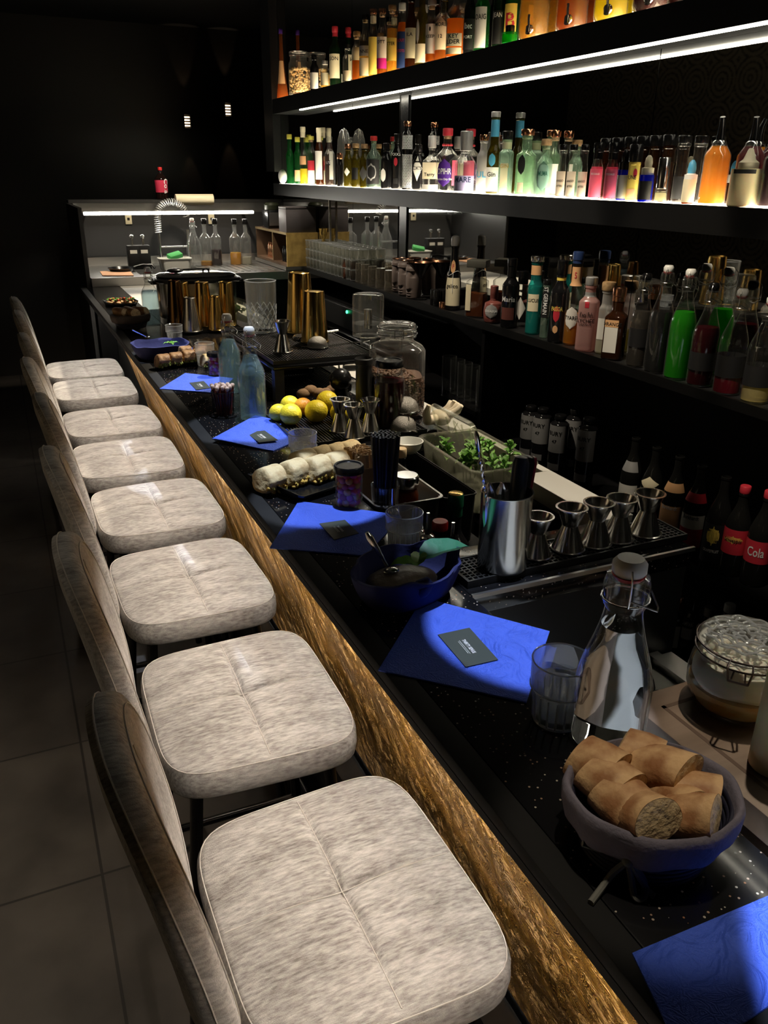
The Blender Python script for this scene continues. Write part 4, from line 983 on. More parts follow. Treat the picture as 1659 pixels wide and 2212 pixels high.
# wooden stirrers in a square holder
pw_ = onz(778, 1020, BAR); 
k = thing('stirrer_holder', (pw_.x, pw_.y, BAR-.06), 'brown ribbed holder full of wooden stirrers behind the straws', 'holder')
MB().box(-.030, .030, -.05, -.047, .0, .085).box(-.03, .03, .047, .05, 0, .085).box(-.03, -.027, -.05, .05, 0, .085).box(.027, .03, -.05, .05, 0, .085).box(-.03, .03, -.05, .05, 0, .003).build('box', P('brown_card', (.20, .12, .07), .7), k)
tag(MB().box(-.03, .03, -.05, .05, 0, .226).build('tray_stand', BLACKS, loc=(pw_.x, pw_.y, .813)), 'black stand in the well below the stirrer holder', 'stand')
rr = random.Random(8); f0 = None
for i in range(60):
    x = pw_.x-.022+.009*(i % 6)+rr.uniform(-.001, .001); y = pw_.y-.042+.0092*(i//6); 
    if f0 is None: f0 = o = tag(MB().box(-.0035, .0035, -.0008, .0008, 0, .112).build('wooden_stirrer', P('birch_wood', (.62, .44, .26), .6), smooth=False), 'flat wooden stirrer standing in the brown holder', 'stirrer', 'wooden stirrers in the holder')
    else: o = dup(f0)
    o.location = (x, y, BAR-.056); o.rotation_euler = (rr.uniform(-.05, .05), rr.uniform(-.05, .05), rr.uniform(-.8, .8))
# ---------------------------------------------------------------- drip mat at the bar end with steel tools
def make_mat(c, w, d, rz, label, rib=False, nx=34, ny=7):
    r = thing('drip_mat', c, label, 'mat', None, rz)
    MB().box(-w/2, w/2, -d/2, d/2, 0, .003).build('base', BLACK, r)
    e = MB(); t = .004
    e.box(-w/2, w/2, -d/2, -d/2+t, .003, .013).box(-w/2, w/2, d/2-t, d/2, .003, .013).box(-w/2, -w/2+t, -d/2+t, d/2-t, .003, .013).box(w/2-t, w/2, -d/2+t, d/2-t, .003, .013); e.build('raised_edge', RUBBER, r)
    g = MB()
    if rib:
        n = int(w/.0085)
        for i in range(n): g.box(-w/2+.006+i*.0085, -w/2+.0095+i*.0085, -d/2+.006, d/2-.006, .003, .010)
    else:
        sx = (w-.012)/nx; sy = (d-.012)/ny
        for i in range(nx+1): g.box(-w/2+.006+i*sx-.0014, -w/2+.006+i*sx+.0014, -d/2+.005, d/2-.005, .004, .011)
        for j in range(ny+1): g.box(-w/2+.005, w/2-.005, -d/2+.006+j*sy-.0014, -d/2+.006+j*sy+.0014, .004, .011)
    g.build('ribs', RUBBER, r, smooth=False); return r
make_mat((.882, 1.098, BAR+.001), .49, .088, .012, 'long black grid drip mat on the bar end under the jiggers', nx=46, ny=8)
MT = BAR+.012
for i, (px, w) in enumerate([(1165, 'next to the steel utensil pot'), (1233, 'second from the pot'), (1292, 'middle of the five'), (1347, 'fourth from the pot'), (1405, 'farthest right of the five')]):
    x = [.812, .883, .945, .999, 1.066][i]
    make_jigger((x*.985+.005, 1.096, MT), 'steel jigger on the long drip mat, '+w, .084 if i else .078, .0268 if i else .0245, 'steel jiggers on the long mat', rz=i)
pot = onz(1084, 1222, MT); r_ = wid(111, pot)/2*.97; hp = hgt(pot.x, pot.y, MT, 1060)
k = thing('utensil_pot', pot, 'tall brushed steel pot holding bar tools on the drip mat', 'pot')
MB().lathe([(r_*.93, 0), (r_, .005), (r_, hp-.003), (r_*1.03, hp-.001), (r_*1.02, hp), (r_*.97, hp-.001), (r_*.965, .004), (1e-5, .004)], 48, cap=False).build('pot_body', STEEL, k)
def tool(name, label, cat, pts, rad, mat, seg=14):
    return tag(MB().tube(pts, rad, seg).build(name, mat), label, cat)
def rp(px, py, dz, off=(0, 0)):
    q = onz(px, py, MT+dz); return q
def mdl(b, t, r, mat, lab, name='muddler'):
    b = Vector(b); t = Vector(t); d = t-b
    return tag(MB().tube([b, b+d*.5, b+d*.93, b+d*.985, t], [r*.85, r, r, r*.75, r*.2], 16).build(name, mat), lab, 'muddler')
bP = Vector((pot.x, pot.y, MT+.01))
mdl(bP+Vector((.012, -.005, 0)), onz(1127, 984, MT+hp+.055), .0145, P('dark_blue_rubber', (.01, .014, .03), .35), 'thick black muddler standing in the steel pot')
mdl(bP+Vector((.022, .012, 0)), onz(1142, 983, MT+hp+.050), .0135, BLACKS, 'second black muddler behind the first in the steel pot')
mdl(bP+Vector((.030, .004, 0)), onz(1153, 985, MT+hp+.046), .008, P('dark_red_handle', (.12, .005, .02), .35), 'slim dark red handle standing in the steel pot', 'kitchen_tool')
# bar spoon with twisted stem
A = bP+Vector((-.012, -.002, 0)); B = onz(1028, 932, MT+hp+.118); tw = MB(); d = B-A; ax = d.orthogonal().normalized(); ay = d.cross(ax).normalized()
for ph in (0, PI): tw.tube([A+d*(i/60*.86)+.0016*(ax*math.cos(i*.9+ph)+ay*math.sin(i*.9+ph)) for i in range(61)], .0016, 6)
tw.tube([A+d*.85, A+d*.9, A+d*.97, B], [.002, .0042, .0045, .002], 10); tag(tw.build('bar_spoon', CHROME), 'long twisted steel bar spoon standing in the pot', 'spoon')
for i, (px, w, a) in enumerate(((1056, 'blue-lit left tongs in the steel pot', -.3), (1085, 'pointed right tongs in the steel pot', .2))):
    T_ = onz(px, 1043, MT+hp+.022); tg = MB()
    for s_ in (-1, 1):
        b = bP+Vector((-.02+.02*i+s_*.006, 0, 0)); tg.tube([b, b.lerp(T_, .6)+Vector((s_*.006, 0, 0)), b.lerp(T_, .9)+Vector((s_*.005, 0, 0)), T_], [.004, .0065, .006, .003], 8)
    tag(tg.build('tongs', STEEL), w, 'tongs')
# ---------------------------------------------------------------- speed-rail bottles in the well
def dark_bottle(x, y, zt, lab, capd, glass=None, r=.034, sh=.6, zb=.812, nr=.0135, name='liquor_bottle', **kw):
    return make_bottle(name, lab, 'bottle', (x, y, zb), zt-zb, r, dict(sh=sh, nk=.74, nr=nr, glass=glass or BLACKG, cap=capd, **kw), 'bottles in the speed rail', rz=-.5)
q = onz(985, 1066, BAR+.022); dark_bottle(q.x, q.y, BAR+.022, 'dark wine bottle with green foil and gold top in the speed rail', ('capsule', P('green_foil', (.01, .10, .05), .3, .4), .05), nr=.0145)
MB().lathe([(.0155, -.002), (.0158, .001), (.0125, .0022), (1e-5, .0018)], 24).build('gold_top', GOLD, [o for o in bpy.data.objects if o.get('label', '').startswith('dark wine bottle with green')][0], loc=(0, 0, BAR+.022-.812))
q = onz(951, 1125, BAR+.005); dark_bottle(q.x, q.y, BAR+.005, 'dark bottle with red screw cap in the speed rail', ('tall', P('red_plastic_cap', (.50, .02, .02), .35), .018), nr=.0125)
for (px, pt_, w) in ((848, 1055, 'behind the empty tumbler'), (884, 1100, 'seen through the empty tumbler'), (925, 1108, 'between the tumbler and the red cap'), (994, 1140, 'nearest to the drip mat')):
    zt = BAR+.045 if px < 990 else BAR+.035
    q = onz(px, pt_, zt); q.y = max(q.y, 1.24); q.x = max(q.x, .672)
    zb = .812; h = zt-zb; b = make_bottle('liquor_bottle', 'dark bottle with steel pour spout, '+w, 'bottle', (q.x, q.y, zb), h-.05, .022, dict(sh=.62, nk=.8, nr=.013, glass=BLACKG), 'bottles in the speed rail', -.5)
    MB().lathe([(.013, h-.055), (.0145, h-.050), (.013, h-.047), (.006, h-.044), (.0045, h-.03), (.0032, h), (.0025, h)], 16).build('pour_spout', CHROME, b)
# steel pan rim + pans in the well
k = thing('steel_pan', (.722, 1.635, BAR-.128), 'black-lined steel pan set in the bar well', 'pan')
o = tray(.150, .385, .13, .02, .002, .007, .93).build('pan', STEELS, k)
k = thing('steel_pan', (.845, 1.635, BAR-.128), 'narrow dark pan in the well beside the mint box', 'pan')
tray(.080, .385, .125, .015, .002, .004, .93).build('pan', RUBBER, k)
hp_ = onz(881, 1072, BAR); 
hb = make_bottle('honey_bottle', 'squeeze bottle of dark honey with silver top and white label behind the straws', 'bottle', (hp_.x+.005, hp_.y+.02, BAR-.122), .165, .028, dict(sh=.70, nk=.86, nr=.021, n=3.5, asp=.75, glass=thin('honey_glass', (.5, .15, .02), .7, .5, .05, .05, (.16, .035, .005)), cap=('tall', CHROME, .026), lab=[(.18, .66, 44, WHITEL, 'arch')], txt=[('HONIG', .56, .010, INK), ('Blütenhonig', .47, .005, INK), ('aus der Imkerei', .40, .004, INK)]), None, -.5)
ck = onz(868, 985, BAR); make_bottle('syrup_bottle', 'small bottle with pale screw cap behind the honey bottle', 'bottle', (ck.x-.012, ck.y-.02, BAR-.122), .15, .022, dict(sh=.55, nk=.75, nr=.012, glass=BLACKG, cap=('screw', P('wood_cap', (.65, .48, .28), .5), .022)), None, 0)
wb = onz(905, 985, BAR+.02); k = thing('small_bowl', (wb.x-.01, wb.y-.012, BAR+.001), 'small white bowl between the mint box and the pan', 'bowl')
MB().lathe([(.018, 0), (.03, .01), (.038, .03), (.036, .03), (.028, .012), (1e-5, .005)], 32, cap=False).build('bowl_body', WHITEP, k); k.location.x = .862; k.location.y = 1.745
k.location.z = BAR+.0015
# ---------------------------------------------------------------- mint box with open lid
k = thing('mint_box', (1.005, 1.655, BAR-.095), 'clear plastic food box full of mint with its lid tipped open', 'food box', rz=-.02)
PLAS = thin('clear_plastic', (.93, .94, .88), .14, .7, .08, .12, (.6, .58, .45))
tray(.165, .300, .115, .028, .002, .009, .86).build('box_body', PLAS, k)
R = []
lw, ld = .165, .30
lid = MB(); 
def lr(kx, z): return [(x*kx, y*kx, z) for x, y in rrect(lw+.01, ld+.01, .03)]
loft(lid, [lr(1, 0), lr(1.0, .006), lr(.9, .006), lr(.88, -.006), lr(.3, -.006)], False, True)
for i in range(4): lid.box(-.05, .05, -.09+i*.055, -.087+i*.055, -.0055, -.002)
for s_ in (-1, 1): lid.tube([(-.055, s_*.12, -.003), (.05, -s_*.01, -.003)], .0015, 5)
lo = lid.build('lid', PLAS, k); 
lo.location = (-.02, .055, .132); lo.rotation_euler = (math.radians(12), math.radians(-106), math.radians(-15)); lo.scale = (.78, .86, 1)
MINT = P('mint_leaf', (.12, .30, .05), .45, sss=.1, var=(60, (.22, .42, .10), .4, .6)); STEM = P('green_stem', (.12, .22, .04), .5)
rr = random.Random(12)
for i in range(16):
    x = rr.uniform(-.055, .055); y = rr.uniform(-.11, .09); z = .098+rr.uniform(-.005, .014)
    if i == 15: x, y, z = .055, -.07, .118
    m = thing('mint_sprig', k.matrix_basis @ Vector((x, y, 0)) if False else (1.005+x, 1.655+y, BAR-.095+z), 'mint sprig in the clear food box' if i < 15 else 'tall upright mint sprig at the right rim of the food box', 'mint sprig', 'mint sprigs in the food box' if i < 15 else None, rz=rr.random()*6)
    lf = MB(); n = 7 if i < 15 else 9
    for q in range(n):
        a = q*2.4; e = .35 if q > 3 else .0
        make_leaf(lf, (0, 0, -.012+q*.004), (math.cos(a), math.sin(a), .15+e+.08*q), .032-.0015*q, .022-.001*q, .25, .3)
    lf.build('leaves', MINT, m, ang=80); MB().tube([(.004, 0, -.055), (0, 0, -.02), (0, 0, .018)], .0014, 6).build('stem', STEM, m)
# rubber glove behind the mint box
GL = P('cream_rubber', (.72, .62, .46), .5)
g0 = onz(945, 905, BAR+.03)
gl = MB(); gb = Vector((1.035, 1.90, BAR+.032))
gl.ball(gb, .034, 20, 12, (.8, 1.1, .62)); gl.tube([gb+Vector((-.02, -.01, .0)), gb+Vector((-.055, -.03, .005)), gb+Vector((-.07, -.05, .03)), gb+Vector((-.065, -.055, .055))], [.014, .013, .011, .006], 12)
for i in range(4): gl.tube([gb+Vector((.012, .012-.011*i, .008)), gb+Vector((.030+.003*i, .010-.012*i, .022)), gb+Vector((.036+.003*i, .008-.014*i, .044-.003*abs(i-1)))], [.0115, .0105, .0065], 12)
tag(gl.build('rubber_glove', GL, ang=80), 'cream rubber glove lying behind the mint box', 'glove')
# ---------------------------------------------------------------- lemons, jiggers and jars on the ribbed mat
make_mat((.80, 2.02, BAR+.001), .36, .30, .0, 'ribbed black mat under the lemons and three jiggers', rib=True)
M2 = BAR+.011
for (px, py, w) in ((735, 931, 'left of the trio before the cherry jar'), (765, 944, 'front one of the trio before the cherry jar'), (800, 931, 'right of the trio before the cherry jar')):
    q = onz(px, py, M2); make_jigger(q, 'steel jigger on the ribbed mat, '+w, .088, .0250, 'steel jiggers on the ribbed mat')
LEM = P('lemon_peel', (.85, .68, .04), .4, bump=(220, .35), sss=.05); ORA = P('orange_peel', (.75, .33, .03), .4, bump=(220, .35), sss=.05)
def citrus(px, py, r, mat, lab, name, z=0, rot=(0, 0, 0)):
    q = onz(px, py, M2+r+z); seg = 28
    pr = [(1e-5, -1.22*r), (.10*r, -1.20*r), (.20*r, -1.10*r), (.42*r, -.98*r)]+[(math.sin(PI*t)*r, -math.cos(PI*t)*r*1.06) for t in [.2+.6*i/10 for i in range(11)]]+[(.42*r, .98*r), (.16*r, 1.08*r), (1e-5, 1.14*r)]
    if name == 'orange': pr = [(max(1e-5, math.sin(PI*i/14)*r), -math.cos(PI*i/14)*r*.95) for i in range(15)]
    k = MB().lathe(pr, seg, cap=False).build(name, mat, loc=q, rot=rot, ang=80); return tag(k, lab, name, 'citrus fruit beside the jiggers')
citrus(628, 895, .0295, LEM, 'bright yellow lemon lit in front, its tip pointing forward', 'lemon', rot=(1.45, .2, .3))
citrus(683, 888, .031, LEM, 'large shaded lemon behind the left jigger', 'lemon', rot=(.9, .9, .1))
citrus(706, 866, .029, LEM, 'lemon at the back top of the heap', 'lemon', z=.008, rot=(.4, 1.2, .5))
citrus(601, 891, .024, LEM, 'small orange-yellow fruit at the far left of the heap', 'lemon', rot=(1.2, 0, 1))
citrus(626, 874, .026, LEM, 'lemon mostly hidden behind the bright one', 'lemon', rot=(1, 1, 0))
citrus(655, 878, .026, ORA, 'orange between the two big lemons', 'orange')
citrus(735, 890, .028, LEM, 'greenish lemon behind the jigger rims', 'lemon', rot=(.3, 1, 1))
gb = onz(697, 856, M2+.02); g_ = MB(); 
for i in range(5): g_.ball((gb.x-.045+.024*i, gb.y+.045+.004*math.sin(i*2), M2+.022+.006*math.sin(i*1.7)), .019, 12, 8, (1.2, .8, .8+.1*(i % 2)))
tag(g_.build('ginger_root', P('ginger_skin', (.28, .17, .09), .8, bump=(50, .8)), ang=80), 'knobbly brown ginger root behind the lemons', 'ginger')
# cherry jar
q = onz(840, 920, BAR+.011); hh = hgt(q.x, q.y, q.z, 777); r_ = wid(64, q)/2
k = make_jar('cherry_jar', q, r_, hh, r_*.82, BLACKS, .018, 'tall jar of dark cherries with black lid beside the coffee jar', 'jar', glass=CLEAR)
MB().lathe([(r_*.9, .004), (r_*.95, .01), (r_*.95, hh*.70), (1e-5, hh*.70)], 32).build('syrup', liq('cherry', (.05, .004, .006), .85, (.25, .02, .02)), k)
rr = random.Random(2)
for i in range(22):
    a = rr.random()*6.28; c_ = MB().ball((0, 0, 0), .0095, 12, 8).build('cherry', P('cherry_skin', (.22, .01, .02), .2), loc=(q.x+r_*.72*math.cos(a), q.y+r_*.72*math.sin(a), q.z+.02+rr.random()*hh*.52)) if i == 0 else dup(c_, loc=(q.x+r_*.72*math.cos(a), q.y+r_*.72*math.sin(a), q.z+.02+rr.random()*hh*.52))
    tag(c_, 'dark cherry in the jar of syrup', 'cherry', 'cherries in the jar')
# coffee bean jar: rounded-square clip-top jar
q = onz(893, 922, BAR); q = Vector((.985, 2.08, BAR)); hb_ = hgt(q.x, q.y, BAR, 690); rb_ = wid(116, q)/2
k = thing('coffee_jar', q, 'big clip-top glass jar half full of coffee beans', 'jar', None, -.35)
S = Shape(hb_, rb_, .70, .80, rb_*.60, n=4.2, asp=.9, base=.02)
m = S.mesh(0, hb_*.90, seg=48, top=False); m.build('glass_body', CLEARB, k)
MB().lathe([(rb_*.62, hb_*.82), (rb_*.70, hb_*.83), (rb_*.70, hb_*.845), (rb_*.62, hb_*.855)], 40, cap=False).lathe([(rb_*.62, hb_*.87), (rb_*.70, hb_*.88), (rb_*.70, hb_*.895), (rb_*.62, hb_*.905)], 40, cap=False).build('neck_rings', CLEARB, k)
MB().lathe([(rb_*.55, hb_*.905), (rb_*.66, hb_*.91), (rb_*.66, hb_*.955), (rb_*.60, hb_*.965), (rb_*.50, hb_*.955), (rb_*.45, hb_*.965), (1e-5, hb_*.96)], 40, cap=False).build('glass_lid', CLEARB, k)
wr = MB(); R1 = rb_*.72
wr.tube([(R1*math.cos(t), R1*math.sin(t), hb_*.86) for t in [2*PI*i/32 for i in range(32)]], .0015, 6, closed=True)
wr.tube([(R1*math.cos(t), R1*math.sin(t), hb_*.925) for t in [2*PI*i/32 for i in range(32)]], .0015, 6, closed=True)
wr.tube([(-.012, -R1*1.02, hb_*.93), (-.012, -R1*1.08, hb_*.84), (.012, -R1*1.08, hb_*.84), (.012, -R1*1.02, hb_*.93)], .0015, 6); wr.build('wire_clip', WIRE, k)
bean = MB(); rr = random.Random(4)
NB = 2400; lim = hb_*.50
for i in range(NB):
    a = rr.random()*2*PI; topz = lim*(.80+.30*math.cos(a-.4)) if 0 else lim*(1.0)
    if i < NB*.72:
        z = rr.uniform(.012, lim*(.86+.14*math.cos(a+1.2))); p = S.pt(a, z, -.0045)
    else:
        u = math.sqrt(rr.random())*.9; p = S.pt(a, lim*.6, -.006, u); p.z = lim*(1.06-.22*u+ .10*u*math.cos(a+1.2))
    bean.ball(p, .0052, 8, 5, (1, .72, .6), m=Matrix.Rotation(rr.random()*3, 3, 'Z') @ Matrix.Rotation(rr.random()*3, 3, 'X'))
bo = bean.build('coffee_beans', P('roasted_bean', (.13, .062, .034), .35), loc=q, rot=(0, 0, -.35), ang=80); tag(bo, 'dark roasted coffee beans in the big clip-top jar', 'coffee beans', kind='stuff')
core = S.mesh(.01, lim*.86, kr=.90, seg=32); 
o_ = core.build('bean_core', MATS['roasted_bean'], bo)
# black items beside: torch grip, pepper tube, small glass, flat strainers
q = onz(795, 905, BAR+.011)
k = thing('pepper_mill', (q.x, q.y+.03, BAR), 'tall black cylinder beside the cherry jar', 'mill'); MB().lathe([(.022, 0), (.023, .004), (.023, .16), (.026, .162), (.026, .176), (.022, .178), (.02, .17), (1e-5, .168)], 30, cap=False).build('body', RUBBER, k)
q = onz(752, 872, BAR+.03)
k = thing('lemon_squeezer', (q.x, q.y+.06, BAR), 'glossy black round-headed squeezer behind the fruit', 'squeezer')
MB().ball((0, 0, .088), .034, 24, 14, (1, .8, 1)).tube([(0, 0, .06), (.01, 0, .03), (.02, 0, .0)], [.02, .016, .018], 14).build('head', BLACKS, k); MB().tube([(-.004, 0, .115), (-.004, 0, .13)], .003, 8).build('valve', CHROME, k)
q = onz(790, 880, BAR+.011)
k = thing('small_glass_jar', (q.x-.012, q.y-.035, BAR+.011), 'small empty glass vial in front of the black cylinder', 'jar'); MB().lathe([(.016, 0), (.017, .003), (.017, .05), (.014, .056), (.015, .06), (.015, .072), (.013, .072)], 24, cap=False).build('glass_body', CLEARB, k)
def strainer(c, r, lab, rz=0, rot=None, hl=.12):
    k = thing('fine_strainer', c, lab, 'strainer', None, rz, rot)
    MB().lathe([(r, 0), (r*.97, r*.35), (r*.8, r*.68), (r*.45, r*.92), (1e-5, r)], 30, cap=False).build('mesh_cone', P('steel_mesh', (.26, .245, .22), .45, .8, bump=(500, .6)), k, ang=80)
    MB().tube([(r*math.cos(t), r*math.sin(t), 0) for t in [2*PI*i/32 for i in range(32)]], .0022, 8, closed=True).build('rim', STEEL, k)
    h_ = MB()
    for s_ in (-1, 1): h_.tube([(r*.98, s_*.009, 0), (r+hl*.5, s_*.006, .006), (r+hl, s_*.004, .010)], .0016, 6)
    h_.tube([(r+hl*.98, -.006, .010), (r+hl+.012, 0, .012), (r+hl*.98, .006, .010)], .0018, 6); h_.tube([(-r, 0, 0), (-r-.018, 0, .002)], .0022, 6); h_.build('handle', STEEL, k)
    return k
q = onz(868, 905, BAR+.03); strainer((q.x+.01, q.y, BAR+.055), .036, 'fine mesh strainer lying dome up before the coffee jar', rz=1.4, hl=.06)
q = onz(872, 918, BAR+.02); strainer((q.x-.005, q.y-.005, BAR+.013), .036, 'lower fine mesh strainer under the other one', rz=1.9, hl=.06)
# ---------------------------------------------------------------- black riser with drip mat on top
RZ = BAR+.12
rs = thing('bar_riser', (.698, 2.34, BAR), 'black low riser shelf standing on the bar', 'riser')
MB().box(0, .365, 0, .60, .096, .108).build('top_board', BLACKS, rs, bevel=.002)
for (x, y) in ((.004, .004), (.33, .004), (.004, .56), (.33, .56)): MB().box(x, x+.030, y, y+.030, 0, .0955).build('leg', RUBBER, rs)
make_mat((.698+.175, 2.34+.285, BAR+.1085), .34, .54, .0, 'ribbed black mat on top of the riser', rib=True)
make_mat((.86, 2.56, BAR+.001), .24, .30, 0, 'ribbed black mat under the riser', rib=True)
RT_ = BAR+.1195
def onR(px, py): return onz(px, py, RT_)
q = onR(611, 760); make_jigger(q, 'dark steel jigger on the riser corner', .098, .0260)
q = onR(650, 717); make_shaker(q, 'tall gold shaker tin standing on the riser', hgt(q.x, q.y, q.z, 588), wid(62, q)/2, wid(46, q)/2, GOLD, 'gold shaker tins on the riser')
q = onR(680, 738); make_shaker(q, 'shorter gold shaker tin in front on the riser', hgt(q.x, q.y, q.z, 628), wid(58, q)/2, wid(44, q)/2, GOLD, 'gold shaker tins on the riser')
q = onR(688, 752); strainer((q.x, q.y+.01, RT_+.003), .034, 'fine mesh strainer dome on the riser mat', rz=-.15, hl=.13)
q = onR(662, 735); k = thing('coil_strainer', (q.x, q.y+.02, RT_+.001), 'steel coil strainer beside the dome strainer', 'strainer', None, .1)
co = MB(); co.tube([((.036+.004*math.cos(i*.9))*math.cos(i*.045), (.036+.004*math.cos(i*.9))*math.sin(i*.045), .006+.004*math.sin(i*.9)) for i in range(140)], .0009, 5, closed=True); co.build('coil', CHROME, k)
MB().lathe([(1e-5, .010), (.036, .010), (.037, .012), (1e-5, .012)], 30, cap=False).tube([(.03, 0, .012), (.13, 0, .018)], .005, 8).build('plate_and_handle', STEEL, k)
q = onz(568, 712, RT_+0); q = onz(567, 716, RT_)
def cut(a, r, z): return r*(1+.035*(1 if (math.sin(9*a+z*220)*math.sin(9*a-z*220)) > .3 else 0)) if z < .085 and r > .02 else r
hh = hgt(q.x, q.y, q.z, 606); r_ = wid(66, q)/2
k = thing('mixing_glass', q, 'large diamond-cut mixing glass at the riser far edge', 'glass')
MB().lathe([(r_*.82, 0), (r_*.86, .004)]+[(r_*(.86+.1*i/18), .006+.085*i/18) for i in range(19)]+[(r_*.98, hh*.75), (r_, hh), (r_*.96, hh), (r_*.93, hh*.6), (r_*.82, .02), (1e-5, .016)], 72, cap=False).build('glass_body', CLEARB, k, ang=40)
ct = MB()
for i in range(14):
    for sg in (-1, 1): ct.tube([((r_*(.885+.085*t/8))*math.cos(2*PI*i/14+sg*t*.14), (r_*(.885+.085*t/8))*math.sin(2*PI*i/14+sg*t*.14), .008+.088*t/8) for t in range(9)], .0016, 5)
ct.build('cut_pattern', CLEARR, k); MB().tube([(r_*.985*math.cos(t*PI/24), r_*.985*math.sin(t*PI/24), hh) for t in range(48)], .0018, 6, closed=True).build('rim', CLEARR, k)
MB().tube([(r_*.84*math.cos(t*PI/24), r_*.84*math.sin(t*PI/24), .004) for t in range(48)], .004, 6, closed=True).build('foot_ring', CLEARR, k)
# under riser: clear box with black bar
k = thing('dark_cylinder_tool', (.86, 2.62, BAR+.035), 'black cylinder lying under the riser', 'tool'); MB().lathe([(.018, -.06), (.020, -.058), (.020, .058), (.018, .06)], 24, m=Matrix.Rotation(PI/2, 4, 'Y')).build('body', BLACKS, k); MB().lathe([(.0205, .04), (.0208, .052), (.0205, .055)], 24, m=Matrix.Rotation(PI/2, 4, 'Y')).build('steel_band', CHROME, k); k.location.z = BAR+.032
q = onz(715, 800, BAR+.03); tag(MB().lathe([(.026, -.05), (.027, -.048), (.021, .06), (.0, .061)], 28, m=Matrix.Rotation(PI/2, 4, 'Y') @ Matrix.Rotation(.3, 4, 'X')).build('steel_cup', STEEL, loc=(1.10, 2.66, BAR+.030)), 'steel cup lying on its side right of the riser', 'cup')
# water dripper: clear double cylinder
q = Vector((1.085, 2.52, BAR)); zt = hgt(q.x, q.y, BAR, 634); r_ = wid(66, q)/2
k = thing('acrylic_canister', q, 'tall clear acrylic canister with steel core behind the riser', 'canister')
MB().lathe([(r_, zt*.52), (r_*1.02, zt*.53), (r_, zt*.54), (r_, zt*.95), (r_*.96, zt*.99), (r_*.8, zt), (1e-5, zt)], 40, cap=False).build('upper_cylinder', CLEARB, k)
MB().lathe([(r_, zt*.52), (r_*1.0, zt*.515), (r_*.5, zt*.51), (r_*.5, 0.0), (1e-5, .0)], 40, cap=False).lathe([(r_*1.01, zt*.66), (r_*.3, zt*.66)], 40, cap=False).build('lower_stage', CLEARB, k)
MB().lathe([(r_*.25, zt*.60), (r_*.26, zt*.61), (r_*.26, zt*.82), (1e-5, zt*.82)], 24).build('steel_core', STEEL, k)
MB().lathe([(r_*.52, 0), (r_*.54, .004), (r_*.54, .010), (1e-5, .012)], 30).build('foot', STEEL, k)
# ---------------------------------------------------------------- far end of bar: shakers, roaster, garnish tub
for (px, py, tp, w0, w1, mat, lab) in ((385, 712, 611, 46, 26, P('dark_gold_metal', (.20, .11, .045), .15, 1), 'dark bronze shaker tin at the left of the row'), (399, 702, 614, 40, 28, GOLD, 'gold shaker tin behind the bronze one'), (415, 719, 648, 44, 26, STEEL, 'steel shaker tin between bronze and gold ones'),
                                       (443, 708, 614, 40, 28, GOLD, 'gold shaker tin in the middle before the roaster'), (469, 716, 645, 38, 22, GOLD, 'short gold shaker tin in the front row'), (493, 707, 614, 38, 28, GOLD, 'gold shaker tin at the right of the row')):
    q = onz(px, py, BAR+.003 if py > 0 else BAR); make_shaker((q.x, q.y, BAR+.001), lab, hgt(q.x, q.y, BAR, tp), wid(w0, q)/2, wid(w1, q)/2, mat, 'shaker tins in front of the roaster')
q = onz(482, 700, BAR)
rx, ry = .835, 4.02
k = thing('slow_cooker', (rx, ry, BAR+.001), 'steel slow cooker with black oval lid behind the shaker tins', 'cooker')
def ov(a, b, z, n=3.2): return [(a*math.copysign(abs(math.cos(u))**(2/n), math.cos(u)), b*math.copysign(abs(math.sin(u))**(2/n), math.sin(u)), z) for u in [2*PI*i/56 for i in range(56)]]
loft(MB(), [ov(.17, .105, 0), ov(.18, .115, .004), ov(.185, .12, .165)]).build('steel_body', STEEL, k)
loft(MB(), [ov(.19, .125, .165), ov(.205, .14, .172), ov(.205, .14, .182), ov(.19, .125, .186)]).build('rim', BLACKS, k)
loft(MB(), [ov(.18, .118, .186), ov(.185, .12, .195), ov(.165, .10, .203), ov(.10, .06, .206)]).build('lid', P('dark_gloss_lid', (.02, .02, .02), .1, coat=1), k)
for s_ in (-1, 1): MB().box(s_*.2-.018, s_*.2+.018, -.05, .05, .160, .172).build('side_handle', BLACKS, k, bevel=.003)
MB().tube([(.05+.014*math.cos(t), 0, .206+.014*math.sin(t)) for t in [PI*i/8 for i in range(9)]], .004, 8).build('lid_handle', BLACKS, k)
k = thing('ladle', (rx-.05, ry-.02, BAR+.218), 'black ladle lying on the cooker lid', 'ladle', None, .1)
MB().ball((-.05, 0, 0), .03, 18, 10, (1.3, 1, .35)).tube([(-.02, 0, .003), (.06, .005, .004), (.12, .01, .0)], .004, 8).build('ladle_body', BLACKS, k)
q = onz(516, 705, BAR); k = thing('garnish_tub', (q.x+.01, q.y+.02, BAR+.028), 'tilted clear tub of green herbs between shakers and mixing glass', 'tub', None, rot=(.15, .35, .2))
tray(.085, .085, .085, .012, .0015, .003, .9).build('tub_body', PLAS, k)
for i in range(5):
    m = thing('herb_leaf', (q.x+.01-.02+.01*i, q.y+.01, BAR+.055+.008*(i % 3)), 'green herb leaf in the tilted clear tub', 'herb', 'herb leaves in the tilted tub', i); l = MB(); make_leaf(l, (0, 0, 0), (1, .2*i, .8), .04, .028); l.build('leaf', MINT, m)
make_mat((.78, 3.66, BAR+.0005), .30, .20, 0, 'ribbed black mat under the shaker tins', rib=True)
for o in [o for o in bpy.data.objects if o.get('group') == 'shaker tins in front of the roaster']: o.location.z = BAR+.0115
